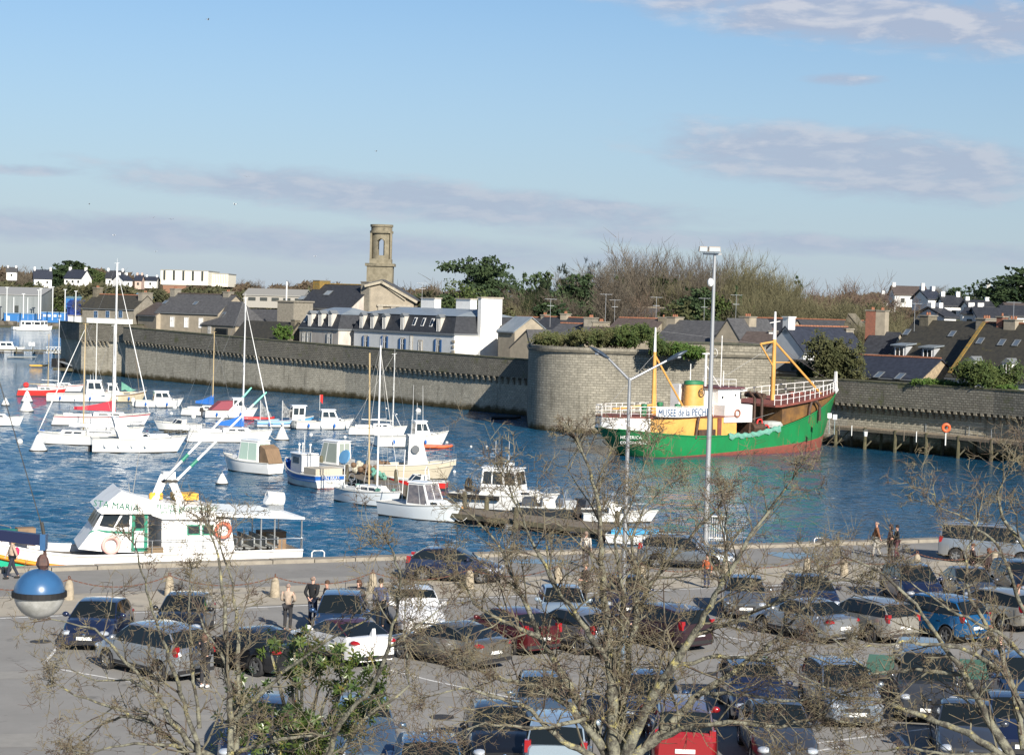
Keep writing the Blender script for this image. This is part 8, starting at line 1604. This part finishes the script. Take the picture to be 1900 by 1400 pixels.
p = G(1606, 809, WZ+dz); r3 = empty('white_bucket', p, 0, 'small white tub standing on the jetty against the wall', 'tub'); mb = MB(); mb.lathe([(.16, 0), (.2, .45), (.22, .46), (.2, .40)], (0, 0, 0), 12); mb.build('tub', gel, r3); mb = MB(); mb.torus((0, 0, .48), .2, .015, 'y', 14, 4); mb.build('handle', ss, r3)
# quay ladder hoops and puddles
for i, px in enumerate((590, 1520)): p = G(px, 1034 if i == 0 else 1009, .1); r3 = empty('quay_ladder', p, .4, ('left' if i == 0 else 'right')+' white ladder hoop on the quay edge', 'ladder'); mb = MB(); mb.tube([(-.3, 0, -.6), (-.3, 0, .25), (-.2, 0, .33), (.2, 0, .33), (.3, 0, .25), (.3, 0, -.6)], .03, 6); mb.build('hoop', gel, r3); mb = MB(); mb.box(0, -.1, -.25, .6, .05, .05); mb.build('rung', gel, r3)
pud = mat('puddle_water', (.05, .055, .06), .02, spec=1)
for (px, py, w_, h_) in ((1000, 1041, 1.7, 1.0), (1475, 1030, 1.2, 1.6)):
    p = G(px, py, .016); mb = MB(); mb.add([(p.x+w_*math.cos(a)*(1+.2*math.sin(3*a)), p.y+h_*math.sin(a)*(1+.2*math.cos(2*a)), .016) for a in [i*math.pi/12 for i in range(24)]], [tuple(range(24))]); tag(mb.build('puddle', pud), kind='structure')
# gulls
for i, (px, py, D, a) in enumerate(((211, 437, 260, .3), (284, 404, 300, .5), (318, 407, 300, -.3), (436, 380, 220, .9), (386, 37, 200, .2), (166, 379, 300, .1), (288, 467, 320, .4), (458, 328, 300, -.4), (698, 281, 300, .2), (584, 476, 320, .3))):
    p = Wp(px, py, D); r = empty('seagull', p, a*3, 'small gull flying in the sky, a speck above the harbour', 'bird', 'gulls in the sky'); mb = MB(); mb.ball((0, 0, 0), .07, 8, sx=2.6); mb.build('body', mat('gull_grey', (.35, .36, .38), .8), r); r.scale = (.7, .7, .7)
    for s_ in (1, -1): mb = MB(); mb.add([(.12, 0, 0), (-.12, 0, 0), (-.1, s_*.35, .18+a*.1), (-.2, s_*.75, .05), (.02, s_*.4, .2+a*.1)], [(0, 1, 2, 4), (2, 3, 4)]); mb.build('wing', dk_grey if i % 3 else gel2, r)
# patches, gullies and tyre-worn areas of the car park
ptm = mat('asphalt_patch', (.255, .245, .222), .9, col2=(.30, .285, .26), scale=2, bump=.3, bscale=40); irn = mat('cast_iron', (.06, .055, .05), .6, .4, bump=.8, bscale=25)
for (px, py, w_, h_, a) in ((60, 1250, 3.2, 1.2, .3), (300, 1330, 3.0, .8, .1), (560, 1075, 5, 1.0, .44), (1120, 1262, 4, 1.2, .2), (1650, 1225, 4, 1.6, .5), (20, 1372, 1.6, 1.6, .2), (880, 1290, 3.5, .7, -.1), (1400, 1060, 4, 1.0, .42), (430, 1130, 3, .9, .4)):
    p = G(px, py, .005); mb = MB(); c, n_ = math.cos(a), math.sin(a); mb.add([(p.x+x*c-y*n_, p.y+x*n_+y*c, .0045) for x, y in ((-w_/2, -h_/2), (w_/2*.9, -h_/2*1.1), (w_/2, h_/2), (-w_/2*1.05, h_/2*.9))], [(0, 1, 2, 3)]); tag(mb.build('asphalt_patch', ptm), kind='structure')
for (px, py) in ((75, 1190), (820, 1330), (660, 1090), (1330, 1250)):
    p = G(px, py, .0); r = empty('manhole_cover', p, 0, 'round iron manhole cover set in the asphalt', 'manhole cover', 'manhole covers in the asphalt'); mb = MB(); mb.lathe([(.36, .004), (.36, .018), (.31, .022)], (0, 0, 0), 24); mb.build('cover', irn, r)
# mooring lines
def mline(px0, py0, z0, px1, py1, z1, sag=.4):
    a, b = G(px0, py0, WZ+z0), G(px1, py1, WZ+z1); r = empty('mooring_line', a, 0, 'thin pale mooring line sagging towards the water between boat and buoy', 'rope', 'mooring lines in the harbour'); d = b-a; mb = MB(); mb.tube([d*t+Vector((0, 0, -sag*4*t*(1-t))) for t in [i/8 for i in range(9)]], .02, 4); mb.build('line', gel2, r)
for q in ((86, 818, 1.0, 40, 822, .2), (337, 828, 1.2, 360, 815, .2), (288, 782, .9, 278, 790, .1), (334, 745, 1.0, 345, 758, .1), (497, 800, 1.1, 520, 812, .5), (815, 812, 1.3, 828, 822, .2), (50, 722, .8, 48, 748, .6), (722, 930, .9, 760, 925, .6), (840, 955, .9, 870, 955, .6), (500, 895, .9, 470, 905, .0)): mline(*q)
# ================================================================ foreground trees
lbark = mat('lichen_bark', (.20, .195, .145), .95, col2=(.06, .055, .045), scale=9, bump=1, bscale=30, col3=(.42, .37, .14), s3=6, t3=.57, detail=6, lo=.42, hi=.58)
ltwig = mat('lichen_twig', (.175, .165, .115), .95, col2=(.075, .055, .042), scale=4, col3=(.32, .28, .09), s3=3, t3=.60, lo=.4, hi=.6)
rtwig = mat('red_brown_twig', (.075, .05, .038), .9, col2=(.17, .145, .085), scale=2.5, lo=.4, hi=.6)
def fg_tree(label, fork, D, limbs, seed, dens=5.0, tw=1.0, spread=1.0):
    random.seed(seed); fp = Wp(fork[0], fork[1], D); base = Vector((fp.x+.1, fp.y+.05, 0)); root = empty('bare_tree', base, 0, label, 'tree', None); loc = lambda v: v-base
    t, b = MB(), MB(); w_ = b
    t.tube([loc(base), loc(base+Vector((0, 0, fp.z*.3))), loc(base.lerp(fp, .7)), loc(fp)], [.24, .17, .15, .14], 12)
    def twig(p, d, ln, r, lev):
        n = 3 if lev else 4; pts = [p]; q = p; dd = d
        for i in range(n): dd = (dd+rv()*.24+Vector((0, 0, .05))).normalized(); q = q+dd*(ln/n); pts.append(q)
        b.tube(pts, [r*(1-.6*i/n) for i in range(n+1)], 4 if lev == 0 else 3, 0 if lev < 2 else 1, cap=False)
        if lev >= 3: return
        for j in range((6, 4, 3)[lev]):
            f = random.uniform(.15, 1); i = min(n-1, int(f*n)); o = pts[i].lerp(pts[i+1], f*n-i); v = (pts[i+1]-pts[i]).normalized(); s_ = rv(); s_ = (s_-v*s_.dot(v)).normalized(); s_.y *= .6
            twig(o, (v*.6+s_*.9).normalized(), ln*random.uniform(.34, .66), max(.0040, r*.56), lev+1)
    for L_ in limbs:
        r0, r1 = L_[0], L_[1]; pts = []; off = 0; sg = random.uniform(-1, 1)
        for k, (px, py) in enumerate(L_[2:]): pts.append(loc(Wp(px, py, D+sg*.35*k+random.uniform(-.15, .15)))) 
        fine = [pts[0]]
        for a, c in zip(pts, pts[1:]):
            m_ = max(2, int((c-a).length/.14)); jit = (c-a).length*.03
            for i in range(1, m_+1): fine.append(a.lerp(c, i/m_)+(rv()*jit if i < m_ else Vector()))
        n = len(fine); rr = [.84*(r0+(r1-r0)*(i/(n-1))**.8)*random.uniform(.88, 1.14) for i in range(n)]; t.tube(fine, rr, 8)
        acc = 0
        for i in range(1, n):
            sg_ = fine[i]-fine[i-1]; acc += sg_.length*dens*(.55+.8*i/n)
            while acc > 0:
                acc -= random.uniform(.6, 1.4); v = sg_.normalized(); s_ = rv(); s_ = (s_-v*s_.dot(v)).normalized(); s_.y *= .7
                twig(fine[i], (v*.75+s_*.85+Vector((0, 0, .12))).normalized(), random.uniform(.35, 1.15)*spread*(1.1-.35*i/n), min(.016, rr[i]*.5)*tw, random.choice((0, 0, 1)))
        v = (fine[-1]-fine[-2]).normalized()
        for _ in range(3): twig(fine[-1], (v+rv()*.4).normalized(), random.uniform(.3, .6)*spread, r1*.8, 0)
    t.build('trunk', lbark, root, smooth=60); b.build('crown', [ltwig, rtwig], root); return root
fg_tree('large bare lichen-covered tree with many rising limbs in the centre foreground', (1150, 1425), 26.5, [
 (.11, .02, (1140, 1410), (1135, 1290), (1128, 1180), (1118, 1060), (1112, 950), (1095, 870), (1075, 825)), (.09, .014, (1125, 1400), (1085, 1320), (1040, 1245), (1000, 1180), (960, 1090), (925, 1010), (880, 960)),
 (.08, .012, (1120, 1390), (1060, 1310), (1005, 1275), (940, 1262), (870, 1235), (800, 1195)), (.10, .014, (1160, 1405), (1195, 1320), (1245, 1240), (1290, 1170), (1335, 1090), (1385, 1005), (1435, 935), (1470, 890)),
 (.09, .012, (1170, 1410), (1235, 1350), (1300, 1285), (1375, 1235), (1440, 1185), (1500, 1120), (1535, 1060)), (.06, .012, (1180, 1395), (1260, 1352), (1350, 1338), (1450, 1348), (1520, 1330), (1600, 1345)),
 (.08, .014, (1148, 1390), (1160, 1280), (1172, 1180), (1200, 1090), (1245, 1035), (1290, 985), (1330, 945)), (.06, .01, (1105, 1405), (1040, 1372), (985, 1315), (930, 1295), (860, 1275), (800, 1290)), (.05, .01, (1140, 1300), (1150, 1200), (1158, 1100), (1140, 1000), (1180, 910), (1200, 850)),
 (.055, .01, (1130, 1225), (1075, 1150), (1025, 1080), (985, 1000), (960, 940), (940, 890)), (.05, .01, (1175, 1180), (1185, 1080), (1172, 1000), (1195, 940), (1235, 900)), (.045, .01, (1290, 1175), (1370, 1150), (1450, 1110), (1500, 1080), (1560, 1075)),
 (.045, .01, (1000, 1180), (930, 1150), (880, 1120), (850, 1065)), (.04, .01, (1245, 1240), (1330, 1215), (1420, 1225), (1500, 1215), (1560, 1240)), (.04, .01, (1090, 1330), (1000, 1350), (900, 1340), (830, 1370)), (.04, .01, (1335, 1090), (1350, 1010), (1345, 940)), (.035, .01, (1300, 1285), (1400, 1290), (1480, 1300), (1560, 1285))], 41, 4.9)
fg_tree('left bare tree with pale lichen stems rising beside the evergreen shrub', (385, 1425), 24.5, [
 (.06, .014, (425, 1415), (428, 1330), (420, 1230), (418, 1120), (405, 1030), (388, 985)), (.055, .012, (436, 1400), (442, 1290), (443, 1180), (432, 1080), (408, 1010)), (.055, .01, (395, 1405), (349, 1377), (278, 1277), (207, 1195), (176, 1166), (149, 1161), (95, 1148)),
 (.045, .01, (375, 1415), (345, 1320), (320, 1240), (290, 1150), (262, 1060), (250, 1010)), (.045, .01, (360, 1410), (280, 1340), (210, 1312), (140, 1290), (105, 1268)), (.04, .01, (350, 1395), (310, 1365), (270, 1332), (225, 1328), (180, 1350), (145, 1380)), (.045, .008, (430, 1340), (482, 1288), (540, 1235), (600, 1192), (660, 1160), (715, 1125)),
 (.04, .01, (440, 1395), (520, 1370), (590, 1364), (650, 1362)), (.035, .01, (370, 1350), (358, 1240), (350, 1150), (352, 1080)), (.03, .008, (300, 1290), (240, 1260), (180, 1262), (130, 1240)), (.03, .008, (420, 1230), (380, 1170), (360, 1120)), (.035, .008, (340, 1385), (250, 1378), (160, 1395))], 42, 2.5, spread=.8)
fg_tree('slim young bare tree between the evergreen shrub and the bronze coupe', (600, 1430), 24.0, [(.05, .01, (600, 1415), (640, 1330), (690, 1275), (722, 1200), (738, 1120), (742, 1060), (722, 1010)), (.035, .008, (625, 1410), (680, 1330), (760, 1270), (748, 1180), (752, 1110)), (.025, .006, (722, 1200), (790, 1150), (830, 1120))], 43, 2.6, spread=.7)
fg_tree('bare tree at the right edge whose twigs veil the parked cars', (1890, 1430), 25.5, [
 (.08, .012, (1880, 1410), (1830, 1330), (1790, 1250), (1740, 1180), (1700, 1120), (1640, 1065), (1590, 1040)), (.07, .012, (1870, 1410), (1800, 1360), (1720, 1330), (1640, 1300), (1560, 1290), (1480, 1250)), (.06, .012, (1900, 1390), (1880, 1280), (1850, 1190), (1800, 1110), (1790, 1030), (1815, 965)), (.05, .01, (1905, 1330), (1870, 1250), (1780, 1200), (1690, 1190), (1600, 1200)),
 (.04, .01, (1905, 1220), (1850, 1170), (1760, 1130), (1690, 1080)), (.04, .01, (1915, 1180), (1880, 1080), (1850, 1010), (1790, 960), (1740, 940)), (.045, .01, (1850, 1400), (1760, 1400), (1690, 1385), (1600, 1395)), (.04, .01, (1905, 1020), (1860, 960), (1850, 915), (1872, 870)), (.04, .01, (1790, 1250), (1700, 1240), (1620, 1250), (1540, 1180))], 44, 2.7)
# evergreen shrub with large glossy leaves
mg = mat('magnolia_leaf', (.032, .066, .014), .38, col2=(.085, .12, .025), scale=3.5, col3=(.18, .12, .035), s3=5, t3=.56, spec=.6, lo=.4, hi=.6)
random.seed(9); D_ = 27.5; fp = Wp(560, 1430, D_); root = empty('evergreen_shrub', Vector((fp.x, fp.y, 0)), 0, 'glossy green broad-leaved evergreen shrub in the left foreground', 'shrub'); o_ = root.location.copy(); lv_, st = MB(), MB()
st.tube([(0, 0, 0), (0, 0, fp.z*.6), (.05, 0, fp.z)], [.14, .10, .08], 8)
for (px, py, rx, rz_, k) in ((545, 1195, 48, 30, 26), (600, 1225, 40, 32, 22), (650, 1250, 42, 36, 24), (690, 1275, 32, 40, 16), (560, 1225, 45, 25, 18), (500, 1200, 30, 20, 8), (455, 1290, 38, 36, 24), (440, 1320, 28, 30, 14), (660, 1310, 45, 34, 28), (520, 1340, 50, 28, 28), (580, 1350, 60, 30, 34), (630, 1345, 45, 26, 22), (470, 1350, 45, 30, 22), (500, 1390, 60, 24, 24), (590, 1385, 60, 20, 20), (540, 1260, 40, 24, 10), (610, 1280, 34, 24, 10), (700, 1240, 25, 20, 6)):
    a = Wp(px, py, D_)-o_; st.tube([(.05, 0, fp.z*.9), ((a.x)*.5, 0, (fp.z+a.z)/2), tuple(a)], [.04, .03, .015], 5)
    for _ in range(k):
        c = Wp(px+random.gauss(0, rx*.55), py+random.gauss(0, rz_*.55), D_+random.gauss(0, .35))-o_; ax = (rv()*.8+Vector((0, -.1, .6))).normalized(); st.tube([c-ax*.14, c], [.006, .005], 3, cap=False)
        for j in range(14):
            s_ = ax.orthogonal().normalized(); s_.rotate(Matrix.Rotation(j*2.4, 3, ax)); d = (s_*.95+ax*random.uniform(.0, .6)).normalized(); n_ = d.cross(ax).normalized(); ln = random.uniform(.075, .13); b_ = c+ax*(-.03+.008*j)
            lv_.add([b_, b_+d*ln*.5+n_*ln*.2, b_+d*ln-ax*.01, b_+d*ln*.5-n_*ln*.2], [(0, 1, 2, 3)])
lv_.build('foliage', mg, root); st.build('stem', lbark, root)
